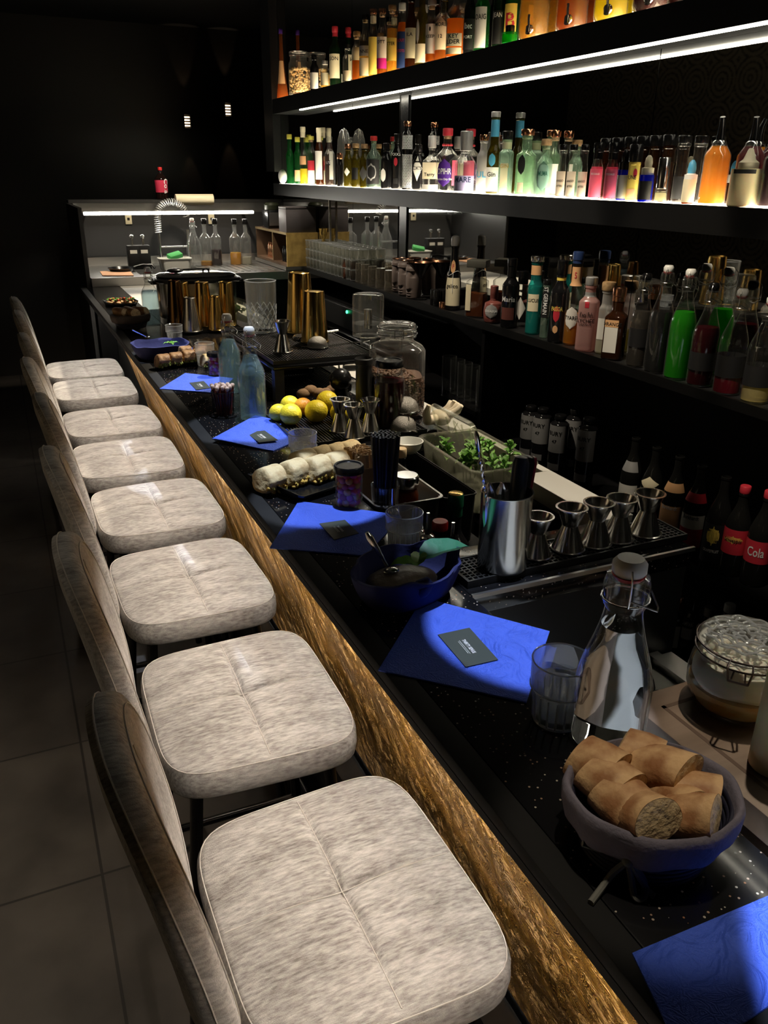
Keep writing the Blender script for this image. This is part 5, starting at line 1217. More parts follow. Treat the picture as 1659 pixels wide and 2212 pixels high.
# stray tong handle + black stick in the well
q = onz(478, 745, BAR+.03); tag(MB().tube([(q.x, q.y, BAR+.03), (q.x+.03, q.y-.05, BAR+.02), (q.x+.05, q.y-.1, BAR+.012)], [.014, .012, .008], 10).build('black_handle', BLACKS), 'black handle lying before the shaker mat', 'handle')
# ---------------------------------------------------------------- near cutting board, clip jar, bottle
BZ = .95
k = thing('cutting_board', (.834, .38, BZ-.045), 'brown wooden cutting board with juice groove, lower right', 'board')
MB().box(0, .30, 0, .475, 0, .0445).build('board', WOOD, k, bevel=.004)
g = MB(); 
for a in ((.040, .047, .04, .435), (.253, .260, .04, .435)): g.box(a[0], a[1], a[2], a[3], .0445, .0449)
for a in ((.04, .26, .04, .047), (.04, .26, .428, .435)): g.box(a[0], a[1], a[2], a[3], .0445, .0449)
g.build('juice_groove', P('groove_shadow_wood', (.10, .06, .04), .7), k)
tag(MB().box(.86, 1.02, .42, .82, .8865, BZ-.0455).build('board_stand', BLACKS), 'low black stand under the cutting board', 'stand')
q = onz(1580, 1545, BZ); jz = BZ
c = onz(1583, 1520, BZ); r_ = wid(208, c)/2
hh = hgt(c.x, c.y, BZ, 1372)
k = thing('clip_top_jar', c, 'round clip-top jar of oranges and cream on the cutting board', 'jar', None, -.9)
MB().lathe([(r_*.62, .0), (r_*.80, .004), (r_*.98, hh*.25), (r_, hh*.42), (r_*.96, hh*.62), (r_*.84, hh*.78), (r_*.80, hh*.82), (r_*.80, hh*.86)], 48, cap=False).lathe([(1e-5, .003), (r_*.7, .003)], 40, cap=False).build('glass_body', CLEARB, k)
MB().lathe([(r_*.86, hh*.86), (r_*.90, hh*.875), (r_*.90, hh*.93), (r_*.86, hh*.985), (r_*.60, hh*1.0), (r_*.57, hh*.985), (r_*.52, hh*1.0), (r_*.30, hh*.995), (1e-5, hh)], 48, cap=False).tube([((r_*.72+.004*math.sin(t*7))*math.cos(t), (r_*.72+.004*math.sin(t*7))*math.sin(t), hh*.997) for t in [2*PI*i/60 for i in range(60)]], .0016, 6, closed=True).tube([((r_*.36+.003*math.sin(t*5))*math.cos(t), (r_*.36+.003*math.sin(t*5))*math.sin(t), hh*1.0) for t in [2*PI*i/50 for i in range(50)]], .0016, 6, closed=True).build('glass_lid', CLEARB, k)
sw_ = MB()
for q_, am, fr_q in ((.16, .006, 4), (.27, .004, 7), (.38, .005, 6), (.50, .004, 9), (.62, .006, 8), (.74, .004, 11)):
    sw_.tube([((r_*q_+am*math.sin(t*fr_q)+.003*math.sin(t*(fr_q*2+1)))*math.cos(t), (r_*q_+am*math.sin(t*fr_q))*math.sin(t), hh*(1.0+.008*(1 if q_ < .6 else 0))) for t in [2*PI*i/90 for i in range(90)]], .0022, 6, closed=True)
sw_.build('relief_glints', CLEARR, k)  # pale swirls stand for light caught in the lid's embossed ridges
MB().lathe([(r_*.74, hh*.85), (r_*.88, hh*.852), (r_*.88, hh*.864)], 40, cap=False).build('seal_ring', P('pale_rubber', (.5, .5, .48), .5), k)
wr = MB()
for zz in (.80, .915): wr.tube([(r_*.93*math.cos(t), r_*.93*math.sin(t), hh*zz) for t in [2*PI*i/40 for i in range(40)]], .0016, 6, closed=True)
for s_ in (-1, 1): wr.tube([(s_*.016, -r_*.9, hh*.915), (s_*.018, -r_*1.15, hh*.90), (s_*.014, -r_*1.28, hh*.78), (s_*.01, -r_*1.05, hh*.72), (s_*.008, -r_*.93, hh*.80)], .0016, 6)
wr.tube([(-.014, -r_*1.28, hh*.78), (.014, -r_*1.28, hh*.78)], .0016, 6); wr.build('wire_clip', P('dark_wire', (.12, .10, .10), .3, 1), k)
MB().lathe([(r_*.60, .006), (r_*.78, .010), (r_*.94, hh*.25), (r_*.95, hh*.34), (1e-5, hh*.36)], 40).build('orange_layer', P('orange_preserve', (.62, .33, .05), .4, var=(30, (.55, .42, .18), .4, .6), sss=.1), k)
cm = MB()
rr = random.Random(6)
cm.lathe([(r_*.90, hh*.37), (r_*.93, hh*.45), (r_*.90, hh*.60), (r_*.84, hh*.66), (1e-5, hh*.70)], 40, rf=lambda a, R__, z: R__*(1+.03*math.sin(5*a+z*90)))
for i in range(16):
    a = i*2.4; d = r_*.70*math.sqrt((i+.5)/16); cm.ball((d*math.cos(a), d*math.sin(a), hh*.64+rr.uniform(-.006, .006)), .017, 12, 8, (1, 1, .8))
cm.build('cream_dollops', P('whipped_cream', (.78, .74, .64), .5, sss=.2), k, ang=80)
c = onz(1668, 1655, BZ); make_bottle('squeeze_bottle', 'pale yellow squeeze bottle cut off by the right picture edge', 'bottle', c, .24, .034, dict(sh=.72, nk=.86, nr=.012, glass=P('cream_plastic', (.72, .62, .36), .4, sss=.3), cap=('spout', WHITEP, .05)), None, 0)
tag(MB().tube(cord([(.93, .95, .873), (.97, .93, .873), (1.0, .96, .873), (1.02, 1.0, .873)]), .0012, 6).build('thin_cable', BLACKS), 'thin dark cable on the low steel worktop', 'cable')
k = thing('steel_sieve', (.97, .90, .8715), 'small steel sieve lying beyond the cutting board', 'sieve'); MB().lathe([(.03, 0), (.032, .004), (.03, .008)], 30).build('ring', STEEL, k)
# ---------------------------------------------------------------- kitchen things
def onK(px, py): return onz(px, py, KZ)
q = onK(378, 573); fy = 5.93
k = thing('kitchen_tap', (1.02, fy, KZ), 'tall spring-neck kitchen tap over the sink', 'tap')
H = hgt(1.02, fy, KZ, 436)
xl = ony(346, 540, fy).x-1.02; xr = ony(408, 540, fy).x-1.02; xc = (xl+xr)/2; R_ = (xr-xl)/2
k.location.x = 1.02+xr; 
def X(v): return v-xr
path = [(X(xr), 0, .02), (X(xr), 0, H-R_)]+[(X(xc+R_*math.cos(PI*i/14)), 0, H-R_+R_*math.sin(PI*i/14)) for i in range(1, 14)]+[(X(xl), 0, H-R_), (X(xl), 0, H-R_-.10)]
MB().tube([(0, 0, 0), (0, 0, .01)], .028, 20).tube([(0, 0, .01), (0, 0, H-R_-.08)], .012, 14).build('stem', CHROME, k)
MB().tube(path[1:], .006, 10).build('hose', BLACKS, k)
pp = [Vector(p) for p in path[1:]]; L_ = [0]
for i in range(1, len(pp)): L_.append(L_[-1]+(pp[i]-pp[i-1]).length)
def alongp(s_):
    for i in range(1, len(pp)):
        if s_ <= L_[i]: return pp[i-1].lerp(pp[i], (s_-L_[i-1])/(L_[i]-L_[i-1]+1e-9)), (pp[i]-pp[i-1]).normalized()
    return pp[-1], (pp[-1]-pp[-2]).normalized()
co = []; turns = 30
for i in range(turns*10): 
    c, t = alongp(L_[-1]*i/(turns*10)); n = Vector((0, 1, 0)); b = t.cross(n); co.append(c+.021*(n*math.cos(2*PI*i/10)+b*math.sin(2*PI*i/10)))
MB().tube(co, .0036, 5).build('spring_coil', P('spring_steel', (.75, .75, .74), .35, .6), k)
xs = X(xl); MB().tube([(xs, 0, H-R_-.08), (xs, 0, H-R_-.2), (xs+.004, 0, H-R_-.3)], [.010, .012, .016], 14).build('spray_head', CHROME, k)
MB().tube([(0, 0, H-R_-.19), (xs, 0, H-R_-.19)], .006, 10).build('holder_arm', CHROME, k)
for i, (px, w) in enumerate(((289, 'left'), (312, 'right'))):
    q = onK(px, 578); q.y = 5.72; q.x = ony(px, 560, 5.72).x
    k = thing('soap_dispenser', (q.x, q.y, KZ), 'black soap dispenser with chrome pump, %s one of the pair' % w, 'dispenser', 'soap dispensers behind the sink')
    MB().box(-.038, .038, -.03, .03, 0, .15).build('body', BLACK, k, bevel=.004); MB().tube([(0, 0, .15), (0, 0, .195)], .010, 14).tube([(0, .0, .195), (0, -.03, .198)], .007, 10).ball((0, 0, .205), .014, 14, 9, (1, 1, .7)).build('pump', CHROME, k)
    MB().box(-.022, .022, -.0308, -.0302, .10, .122).build('paper_label', WHITEL, k)
q = ony(376, 560, 5.62); k = thing('plastic_basin', (q.x, 5.60, KZ), 'white plastic basin with a green sponge by the tap', 'basin'); tray(.20, .13, .075, .03, .002, .005, .86).build('basin_body', WHITEP, k)
tag(MB().box(-.045, .045, -.028, .028, 0, .028).build('sponge', P('green_sponge', (.08, .42, .12), .9), bevel=.005, loc=(q.x, 5.58, KZ+.078), rot=(.3, -.2, .3)), 'bright green sponge lying in the white basin', 'sponge')
q = ony(452, 560, 5.75)
kb = dict(rz=-.3)
def kbot(px, tp, wpx, lab, lq=None, cap=BLACKS, y=5.78, sw=False):
    x = ony(px, 565, y).x; h = hgt(x, y, KZ, tp); r = wid(wpx, (x, y, KZ+.1))/2
    sp = dict(sh=.58, nk=.72, nr=.0135, n=5, glass=CLEARB, cap=('tall', cap, .035)) if not sw else dict(SW, glass=CLEARB)
    if lq: sp['liq'] = lq
    return make_bottle('syrup_bottle' if not sw else 'swing_top_bottle', lab, 'bottle', (x, y, KZ), h, r, sp, 'glass bottles at the sink', -.3)
kbot(421, 471, 32, 'clear swing-top bottle right beside the tap', None, sw=True)
kbot(446, 472, 24, 'square bottle with a little amber at the bottom, by the swing-top bottle', (liq('pale_amber', (.55, .32, .06)), .10))
kbot(469, 472, 22, 'square bottle a third full of dark syrup behind the cooker', (liq('dark_syrup', (.03, .012, .02), .9), .34))
kbot(510, 473, 24, 'square bottle with golden syrup near the gold cabinet', (liq('golden', (.75, .42, .05)), .27))
kbot(533, 473, 22, 'square bottle with milky liquid, next to the gold cabinet', (liq('milky', (.6, .57, .48)), .17))
k = thing('frying_pan', (.80, 5.52, KZ+.003), 'black pan with curved handle at the left of the sink', 'pan', None, .25)
MB().lathe([(.07, 0), (.085, .022), (.082, .022), (.068, .004), (1e-5, .004)], 32, cap=False).build('pan_body', BLACKS, k); MB().tube([(.08, 0, .02), (.14, 0, .032), (.20, -.02, .03), (.205, -.04, .01)], .008, 10).build('handle', BLACKS, k)
k.location.x = ony(262, 573, 5.6).x; k.location.y = 5.60
c_ = [onK(216, 588), onK(281, 586), onK(289, 597), onK(222, 597)]; ct = sum(c_, Vector())/4
tag(MB().add([tuple(p-ct) for p in c_]+[tuple(p-ct+Vector((0, 0, .004))) for p in c_], [(3, 2, 1, 0), (4, 5, 6, 7), (0, 1, 5, 4), (1, 2, 6, 5), (2, 3, 7, 6), (3, 0, 4, 7)]).build('cloth', P('peach_cloth', (.75, .42, .24), .8), loc=ct+Vector((0, 0, .002)), smooth=False), 'folded peach-coloured cloth on the steel counter', 'cloth')
# soft drink bottle on the ledge
y = 6.11; x = ony(352, 440, y).x; zb = 1.566; k = make_bottle('soft_drink_bottle', 'dark soft drink bottle with red label and cap on the splashback ledge', 'bottle', (x, y, zb), hgt(x, y, zb, 361), .043, dict(sh=.60, nk=.86, nr=.012, waist=.06, glass=thin('cola_bottle', (.12, .05, .03), .7, .5, .05, .05, (.02, .008, .006)), cap=('screw', P('red_plastic_cap', (.50, .02, .02), .35), .02), lab=[(.22, .60, 179, P('red_wrap_label', (.50, .03, .07), .4))], txt=[('Cola', .42, .05, INKW, 1, 25, True)]), None, .2)
# brass box cabinet, boxes and machine at the corner
CX0, CX1, CY0, CY1 = 1.70, 1.915, 5.28, 6.0
k = thing('brass_cubby', (CX0, CY0, KZ+.028), 'brass-clad open cubby at the corner between sink and shelf', 'cabinet')
HC = hgt(CX0, 5.28, KZ+.028, 503)
MB().box(0, .214, 0, .012, 0, HC-.001).build('brass_side', BRASSP, k)
t_ = .014
MB().box(0, .214, .0125, .71, HC-t_, HC).box(0, .214, .0125, .71, 0, t_).box(.204, .214, .0125, .71, t_, HC-t_).box(0, .204, .70, .712, t_, HC-t_).box(0, .204, .30, .312, t_, HC-t_).build('carcass', P('brown_veneer', (.12, .07, .04), .5), k)
MB().box(-.003, -.0005, 0, .712, HC-t_, HC).box(-.003, -.0005, .30, .312, t_, HC-t_).build('edge_trim', P('pale_brass', (.75, .58, .32), .3, .8), k)
for i in range(12):
    cop = i >= 6; yy = CY0+.035+.036*i if i < 6 else CY0+.33+.045*(i-6)
    k2 = thing('bitters_bottle', (CX0+.05, yy, KZ+.0425), '', 'bottle', ('copper-topped' if cop else 'dark')+' small bottles inside the brass cubby')
    k2['label'] = 'small copper-coloured bottle inside the brass cubby' if cop else 'small dark bottle inside the brass cubby'
    MB().lathe([(.014, 0), (.015, .003), (.015, .075), (.009, .085), (.010, .1), (1e-5, .1)], 16).build('body', COPPER if cop else BLACKS, k2)
tag(MB().box(CX0-.012, CX1, CY0, 6.0, KZ+.0045, KZ+.027).build('corner_plinth', STEELS), 'steel plinth under the brass cubby', 'plinth')
zc = KZ+.028+HC
for i, (x0, x1, y0, y1, w) in enumerate(((1.702, 1.905, 5.285, 5.44, 'beside the mirror'),)):
    k = thing('grey_box', (x0, y0, zc), 'dark grey cardboard box on the brass cubby, '+w, 'box'); hb2 = .155
    MB().box(0, x1-x0, 0, y1-y0, 0, hb2-.012).build('carton', P('dark_card', (.09, .08, .085), .5), k, bevel=.002); MB().box(-.001, x1-x0+.001, -.001, y1-y0+.001, hb2-.0115, hb2).build('lid', MATS['dark_card'], k, bevel=.002)
k = thing('card_terminal', (1.705, 5.70, zc), 'black machine with steel front and cap on the brass cubby', 'machine')
MB().box(0, .105, 0, .14, 0, .12).build('body', BLACKS, k, bevel=.005); MB().box(.01, .095, -.004, -.0005, .02, .105).build('steel_front', STEELS, k); MB().lathe([(.05, .121), (.052, .15), (.04, .165), (1e-5, .17)], 24, c=(.053, .07, 0)).build('cap', P('olive_cap', (.03, .035, .02), .4), k)
# brass tulip ornament
q = (1.825, 5.235, S3); 
k = thing('brass_tulip_jigger', (1.886, 5.10, S3+.16), 'small flared brass vessel above the stacked glasses', 'vessel')
MB().lathe([(.006, 0), (.012, .02), (.022, .05), (.029, .085), (.026, .085), (.018, .05), (.006, .02), (1e-5, .01)], 24, cap=False).build('bowl_body', GOLD, k)
MB().lathe([(.02, -.16), (.02, -.157), (.004, -.15), (.004, -.0)], 16).build('stand', GOLD, k)
# ---------------------------------------------------------------- stacked glasses on the lowest shelf
STG = thin('reeded_glass', (.96, .97, .94), .10, 1.0, .16, .09, (.95, .93, .85), .4)
g0 = thing('stacking_glass', (0, 0, 0), '', 'glass')
MB().lathe([(.021, 0), (.023, .002), (.025, .025), (.0275, .028), (.0285, .058), (.030, .062), (.0285, .062), (.026, .03), (.022, .005), (1e-5, .004)], 18, cap=False).build('glass_body', STG, g0)
MB().tube([(.0285*math.cos(t*PI/9), .0285*math.sin(t*PI/9), .0605) for t in range(18)], .0019, 5, closed=True).build('rim', CLEARR, g0)
MB().tube([(.0215*math.cos(t*PI/9), .0215*math.sin(t*PI/9), .002) for t in range(18)], .0022, 5, closed=True).build('foot_ring', CLEARR, g0)
ya = ypos(775, 1.85, S3); yb = ypos(668, 1.85, S3); n = 0; first = True
cols = 15
for r_i in range(2):
    for c_i in range(cols):
        x = 1.8335+.0605*r_i; y = ya+.03+c_i*.0625
        if y > CY0-.045 or (x > 1.86 and abs(y-5.10) < .06): continue
        for l in range(3):
            o = g0 if first else dup(g0); first = False
            o.location = (x, y, S3+.0535*l+.0005); o['group'] = 'stacked clear glasses on the lowest shelf'; o['label'] = 'small reeded clear glass in the stacks at the far end of the lowest shelf'
            n += 1
# brown cups, highball glasses
def shx(px, X, z): return Vector((X, ypos(px, X, z), z))
for i, (px, tp, bp, X_, w) in enumerate(((748, 560, 601, 1.832, 'left of the two'), (764, 562, 605, 1.832, 'right of the two'))):
    q = shx(px, X_, S3); h = hgt(q.x, q.y, q.z, tp); r = wid(16, q)/2
    k = MB().lathe([(r*.8, 0), (r*.9, .003), (r*1.02, h*.35), (r*1.0, h*.75), (r*.92, h), (r*.86, h), (r*.9, h*.7), (r*.7, .01), (1e-5, .008)], 26, cap=False).build('ceramic_cup', P('brown_glaze', (.10, .038, .02), .2), loc=q); tag(k, 'tall dark brown cup beside the highball glasses, '+w, 'cup', 'brown cups on the lowest shelf')
hg = None
HB = thin('highball_glass', (.80, .76, .68), .12, 1.0, .10, .04, (.4, .36, .3))
for row in (0,):
    for i, px in enumerate((778, 790, 805, 822, 841)):
        q = shx(px, 1.835+.072*row, S3) if row == 0 else Vector((1.907, ypos(px, 1.835, S3)+.01, S3))
        if hg is None:
            r = wid(22, q)/2; h = hgt(q.x, q.y, q.z, 568)
            hg = o = thing('highball_glass', q, '', 'glass'); MB().lathe([(r, 0), (r*1.02, .002), (r*1.0, .01), (r*.92, h*.42), (r*.90, h*.95), (r*.86, h), (1e-5, h)], 26, cap=False).build('glass_body', HB, hg)
        else: o = dup(hg, loc=q)
        o['group'] = 'upturned highball glasses'; o['label'] = 'upturned highball glass, %s' % (('next to the brown cups', 'second from the cups', 'middle', 'fourth from the cups', 'next to the head-shaped mugs')[i],)[0]
# head-shaped mugs (generic long-faced stone heads)
HM = P('grey_brown_stoneware', (.13, .10, .09), .55)
for i, (px, tp, X_, w) in enumerate(((862, 558, 1.875, 'farthest'), (876, 561, 1.85, 'middle'), (893, 569, 1.835, 'nearest'))):
    q = shx(px, X_, S3); h = hgt(q.x, q.y, q.z, tp); r = h*.23
    k = thing('head_mug', q, 'stoneware mug shaped like a long-nosed head, %s of three' % w, 'mug', 'head-shaped mugs', -1.2)
    def hr(a, rr_, z):
        a2 = (a+PI) % (2*PI)-PI; f_ = math.exp(-(a2/.30)**2); t = z/h; b = 0
        if .28 < t < .80: b += f_*.34*(1-(t-.28)/.52)**.7
        if .78 < t < .90: b += math.exp(-(a2/.9)**2)*.16
        if .62 < t < .78: b -= (math.exp(-((abs(a2)-.62)/.25)**2))*.16
        if .16 < t < .22 or .10 < t < .13: b += math.exp(-(a2/.4)**2)*.12
        return rr_*(1+b)
    MB().lathe([(r*.8, 0)]+[(r*(.92+.12*math.sin(PI*t)), h*t) for t in [i_/36 for i_ in range(1, 37)]]+[(r*.84, h), (r*.8, h*.85), (1e-5, h*.84)], 48, rf=hr, cap=False).build('mug_body', HM, k, ang=50)
    MB().tube([(r*.93*math.cos(t), r*.93*math.sin(t), h) for t in [2*PI*i_/30 for i_ in range(30)]], .0022, 6, closed=True).build('copper_rim', COPPER, k)
for i, (px, tp, X_, w) in enumerate(((906, 566, 1.856, 'beside the head-shaped mugs'),)):
    q = shx(px, X_, S3); h = hgt(q.x, q.y, q.z, tp); r = wid(53, q)/2
    k = thing('cocktail_coupe', q, 'black cone cocktail glass with copper inside, '+w, 'glass', 'black and copper cocktail glasses')
    MB().lathe([(r*.6, 0), (r*.6, .002), (.004, .006), (.0035, h*.5), (.006, h*.53), (r, h-.001)], 36, cap=False).build('cone_and_stem', BLACKS, k); MB().lathe([(.003, h*.55), (r*.97, h-.002), (r, h)], 36, cap=False).build('copper_inside', COPPER, k)
q = shx(941, 1.84, S3); k = thing('capsule_stand', q, 'black ribbed block of lidded tubes before the round-capped bottle', 'stand')
for i in range(3):
    for j in range(2): MB().lathe([(.017, 0), (.018, .002), (.018, .068), (.016, .072), (1e-5, .072)], 18, c=(.0+.034*i-.02, -.034+.034*j, 0)).build('tube', BLACKS, k)
k.location.x = 1.85
q = shx(958, 1.825, S3); tag(MB().lathe([(.019, 0), (.021, .002), (.021, .026), (.019, .029), (1e-5, .029)], 26).build('copper_tin', COPPER, loc=q), 'small copper tin in front of the round-capped bottle', 'tin')
# ---------------------------------------------------------------- bottles on the shelves
def shelf_bottle(Z, px, tp, w, X_, name, label, group, **sp):
    y = ypos(px, X_, Z); h = hgt(X_, y, Z, tp); r = wid(w, (X_, y, Z+h*.4))/2
    X_ = max(1.803+r, min(X_, 1.912-r)); y = ypos(px, X_, Z); loc = Vector((X_, y, Z)); h = hgt(X_, y, Z, tp); r = min(.052, wid(w, (X_, y, Z+h*.4))/2)
    ca = math.atan2(X_, y); rz = -(.75*ca+.25*PI/2)
    if 'rzo' in sp: rz += sp.pop('rzo')
    if sp.get('n', 2) > 3: r *= .88
    return make_bottle(name, label, 'bottle', loc, h, r, sp, group, rz)
G2 = 'bottles on the middle shelf'; G1 = 'bottles on the top shelf'; G3 = 'bottles on the lowest shelf'
def B2(px, tp, w, X_, label, name='liquor_bottle', **k): return shelf_bottle(S2, px, tp, w, X_, name, label, G2, **k)
def B3(px, tp, w, X_, label, name='liquor_bottle', **k): return shelf_bottle(S3, px, tp, w, X_, name, label, G3, **k)
def B1(px, tp, w, X_, label, name='whisky_bottle', **k): return shelf_bottle(S1, px, tp, w, X_, name, label, G1, **k)
CK_ = lambda m=CORK, h=.022: ('cork', m, h)
# middle shelf, far to near
q = shx(611, 1.84, S2); tag(MB().ball((0, 0, .045), .03, 18, 12, (1, 1, 1.5)).build('white_ornament', CERAM, loc=q), 'small white rounded ornament at the far end of the middle shelf', 'ornament')
B2(628, 290, 17, 1.85, 'emerald bottle with yellow cap at the far end', glass=GREENG, sh=.55, nk=.72, nr=.014, cap=('capsule', YELCAP, .02), waist=.12)
B2(645, 296, 16, 1.93, 'green bottle with yellow cap and orange label, second from the end', glass=GREENG, cap=('capsule', YELCAP, .02), lab=[(.06, .3, 50, ORANGEL)])
B2(657, 274, 17, 1.85, 'tall clear bottle with cream neck foil and yellow drink', liq=(liq('lemon', (.85, .70, .08)), .28), cap=('capsule', CREAM, .06), sh=.45, nk=.65, lab=[(.35, .5, 55, ORANGEL)])
B2(674, 294, 17, 1.90, 'clear bottle with red and white label and cream cap', cap=CK_(YELCAP), lab=[(.03, .30, 60, WHITEL), (.30, .50, 60, REDL)])
B2(691, 276, 18, 1.93, 'brown bottle with long cream neck foil', glass=AMBERG, cap=('capsule', CREAM, .08), lab=[(.1, .6, 55, WHITEL)])
B2(713, 295, 24, 1.85, 'clear bottle with glass stopper and small black tag', n=4, cap=('tall', CLEARB, .02), lab=[(.42, .52, 20, BLKL)], txt=[('UT', .47, .02, INKW)])
B2(735, 331, 14, 1.84, 'small squat bottle with copper neck before the glass dome', glass=BLACKG, cap=('capsule', COPPER, .02))
B2(752, 311, 19, 1.86, 'dark olive bottle with red-brown cap and white corner label', glass=OLIVEG, cap=CK_(COPPER), lab=[(.25, .45, 40, WHITEL, 'diamond')])
B2(769, 310, 20, 1.85, 'dark olive bottle with cork and half-moon label', glass=OLIVEG, cap=CK_(), lab=[(.18, .45, 40, BLKL)])
B2(787, 311, 20, 1.84, 'dark olive bottle with cork and grey triangle label', glass=OLIVEG, cap=CK_(), lab=[(.15, .5, 60, SILVL, 'diamond')])
q = shx(745, 1.99, S2); q = shx(745, 1.875, S2); k = thing('glass_dome', (1.872, q.y, S2), 'bright glass dome standing by the mirror among small bottles', 'dome'); hd = hgt(1.872, q.y, S2, 276)
MB().lathe([(.040, 0), (.041, .002), (.040, hd*.6), (.036, hd*.8), (.022, hd*.95), (1e-5, hd)], 36, cap=False).build('dome', CLEARB, k); MB().lathe([(.042, 0), (.042, .006), (1e-5, .007)], 30).build('base', CLEARB, k)
B2(807, 294, 32, 1.86, 'wide round-shouldered bottle with red cork and round black label', glass=SAGE, liq=(P('black_liquid', (.01, .01, .01), .2), .58), cap=CK_(REDR, .022), sh=.58, nk=.78, lab=[(.08, .55, 65, BLKL), (.14, .48, 40, SILVL, 'oval', -5, .0012), (.18, .44, 33, BLKL, 'oval', -5, .0018)])
B2(834, 309, 24, 1.85, 'black bottle with white half-moon label', glass=BLACKG, n=4, cap=('screw', BLACKS, .03), lab=[(.15, .45, 30, WHITEL, 'oval', -20)])
B2(857, 289, 26, 1.86, 'black flask bottle with red emblem', glass=BLACKG, n=4, cap=('screw', BLACKS, .035), lab=[(.42, .58, 20, REDL, 'oval'), (.1, .2, 25, BLKL)], txt=[('XXXS', .63, .018, INKW)])
def lattice(root, S_, h, r):
    mb = MB()
    for z0, z1 in ((.03, .52), (.60, .80)):
        for i in range(20):
            for sg in (-1, 1):
                a0 = 2*PI*i/20; n_ = 10; mb.tube([S_.pt(a0+sg*(z1-z0)*h*t/n_*22, lerp(z0, z1, t/n_)*h, .0005) for t in range(n_+1)], .0013, 4)
    mb.build('white_lattice_print', INKW, root)
B2(878, 262, 21, 1.845, 'tall black bottle printed with a white lattice', glass=BLACKG, sh=.80, nk=.88, cap=CK_(COPPER), extra=lattice)
B2(903, 312, 25, 1.87, 'black square bottle with pale diamond label', glass=BLACKG, n=5, cap=('screw', BLACKS, .03), lab=[(.2, .75, 50, WHITEL, 'diamond')], txt=[("CK'S", .48, .02, INK)])
B2(931, 293, 37, 1.85, 'clear bottle with large cream label and white cap', n=3, sh=.52, nk=.68, cap=('tall', WHITEP, .05), lab=[(.22, .52, 70, CREAM), (.03, .12, 60, WHITEL)], txt=[('Terry', .3, .02, INK)])
def beads(root, S_, h, r):
    mb = MB()
    for i in range(14): a = 2*PI*i/14; mb.ball(S_.pt(a, h*.74, .003), .0045, 8, 6)
    mb.build('red_bead_ring', REDL, root)
B2(963, 277, 46, 1.86, 'round gin bottle with purple oval label and red cap', name='gin_bottle', sh=.55, nk=.72, nr=.017, cap=CK_(REDL, .03), extra=beads, lab=[(.08, .52, 42, PURPL, 'oval'), (.1, .5, 30, PINKL, None, 75)], txt=[('OPIHR', .32, .040, INKW), ('London Dry Gin', .2, .012, INKW)])
B2(1003, 283, 46, 1.85, 'clear bottle with tall silver cap and lavender label', name='gin_bottle', taper=-.0, sh=.45, nk=.66, nr=.020, cap=('tall', SILVL, .075), lab=[(.03, .28, 70, LAVL)], txt=[('MARE', .21, .03, NAVYL)])
B2(1040, 291, 27, 1.87, 'white ceramic bottle with blue letters and cork', name='gin_bottle', glass=CERAM, sh=.62, nk=.76, cap=CK_(COPPER), txt=[('UL', .32, .034, BLUEL)])
B2(1062, 241, 29, 1.86, 'tall brown bottle with sky-blue neck band', name='gin_bottle', glass=OLIVEG, sh=.50, nk=.62, nr=.016, cap=('screw', SILVL, .02), lab=[(.70, .92, 179, BLUEL), (.03, .33, 75, WHITEL), (.34, .5, 30, BLUEL, 'oval')], txt=[('Gin', .24, .025, INK)])
B2(1089, 283, 32, 1.85, 'square bottle with yellow-cream label and black cap', n=5, glass=SAGE, sh=.66, nk=.72, nr=.018, cap=('screw', BLACKS, .03), lab=[(.72, .86, 179, CREAM), (.12, .5, 30, CREAM)], txt=[('GIN', .45, .018, INKG)])
B2(1131, 279, 44, 1.86, 'sage square bottle with black oval label', name='gin_bottle', n=4.5, glass=SAGE, sh=.60, nk=.70, nr=.019, cap=CK_(COPPER), liq=(liq('sage', (.55, .66, .5), .25), .6), lab=[(.32, .62, 22, BLKL, 'oval', -12), (.05, .2, 18, CREAM, None, -12)])
B2(1172, 300, 34, 1.85, 'pale green bottle with hexagonal green label', name='gin_bottle', n=4, glass=SAGE, sh=.58, nk=.72, cap=CK_(), lab=[(.10, .62, 48, P('seafoam_paper', (.30, .55, .45), .5), 'oval')], txt=[('MUMA', .4, .03, P('dark_green_ink', (.02, .15, .1), .5))])
B2(1190, 282, 27, 1.95, 'clear bottle with copper cork behind the green hexagon one', name='gin_bottle', cap=CK_(COPPER), lab=[(.05, .5, 60, WHITEL)])
for i, (px, w) in enumerate(((1208, 'first'), (1230, 'second'), (1254, 'third'))):
    B2(px, 312-(0 if i else 0), 19, 1.84, 'small cocktail bitters bottle with grey label, %s of three' % w, name='bitters_bottle', sh=.5, nk=.68, nr=.012, cap=('screw', BLACKS, .018), lab=[(.04, .50, 75, P('parchment', (.55, .48, .38), .6))], txt=[('BITTERS', .22, .012, INK), ('ANGO', .32, .010, INK)], liq=(liq('pale_amber', (.55, .32, .06)), .5))
for i, (px, w) in enumerate(((1283, 'left'), (1315, 'right'))):
    B2(px, 308, 27, 1.845, 'bottle with pink label and black neck foil, %s of two' % w, name='bitters_bottle', sh=.52, nk=.68, nr=.014, cap=('capsule', BLACKS, .05), liq=(liq('rose', (.8, .2, .3), .5), .58), lab=[(.04, .54, 70, PINKL)], txt=[('PEYCHAUD', .45, .010, INKW)])
B2(1341, 322, 26, 1.845, 'blue bottle with silver label and black dropper', name='bitters_bottle', glass=BLUEG, sh=.62, nk=.72, cap=('dropper', BLACKS, .06), lab=[(.04, .5, 70, SILVL)])
B2(1362, 312, 25, 1.85, 'yellow square bottle with red rose print and black-gold cap', name='liqueur_bottle', n=5, glass=YELL, sh=.70, nk=.74, nr=.016, cap=('tall', BLACKS, .05), lab=[(.05, .22, 40, ORANGEL), (.42, .58, 18, REDL, 'oval', 25)], txt=[('UNE', .42, .022, INK)])
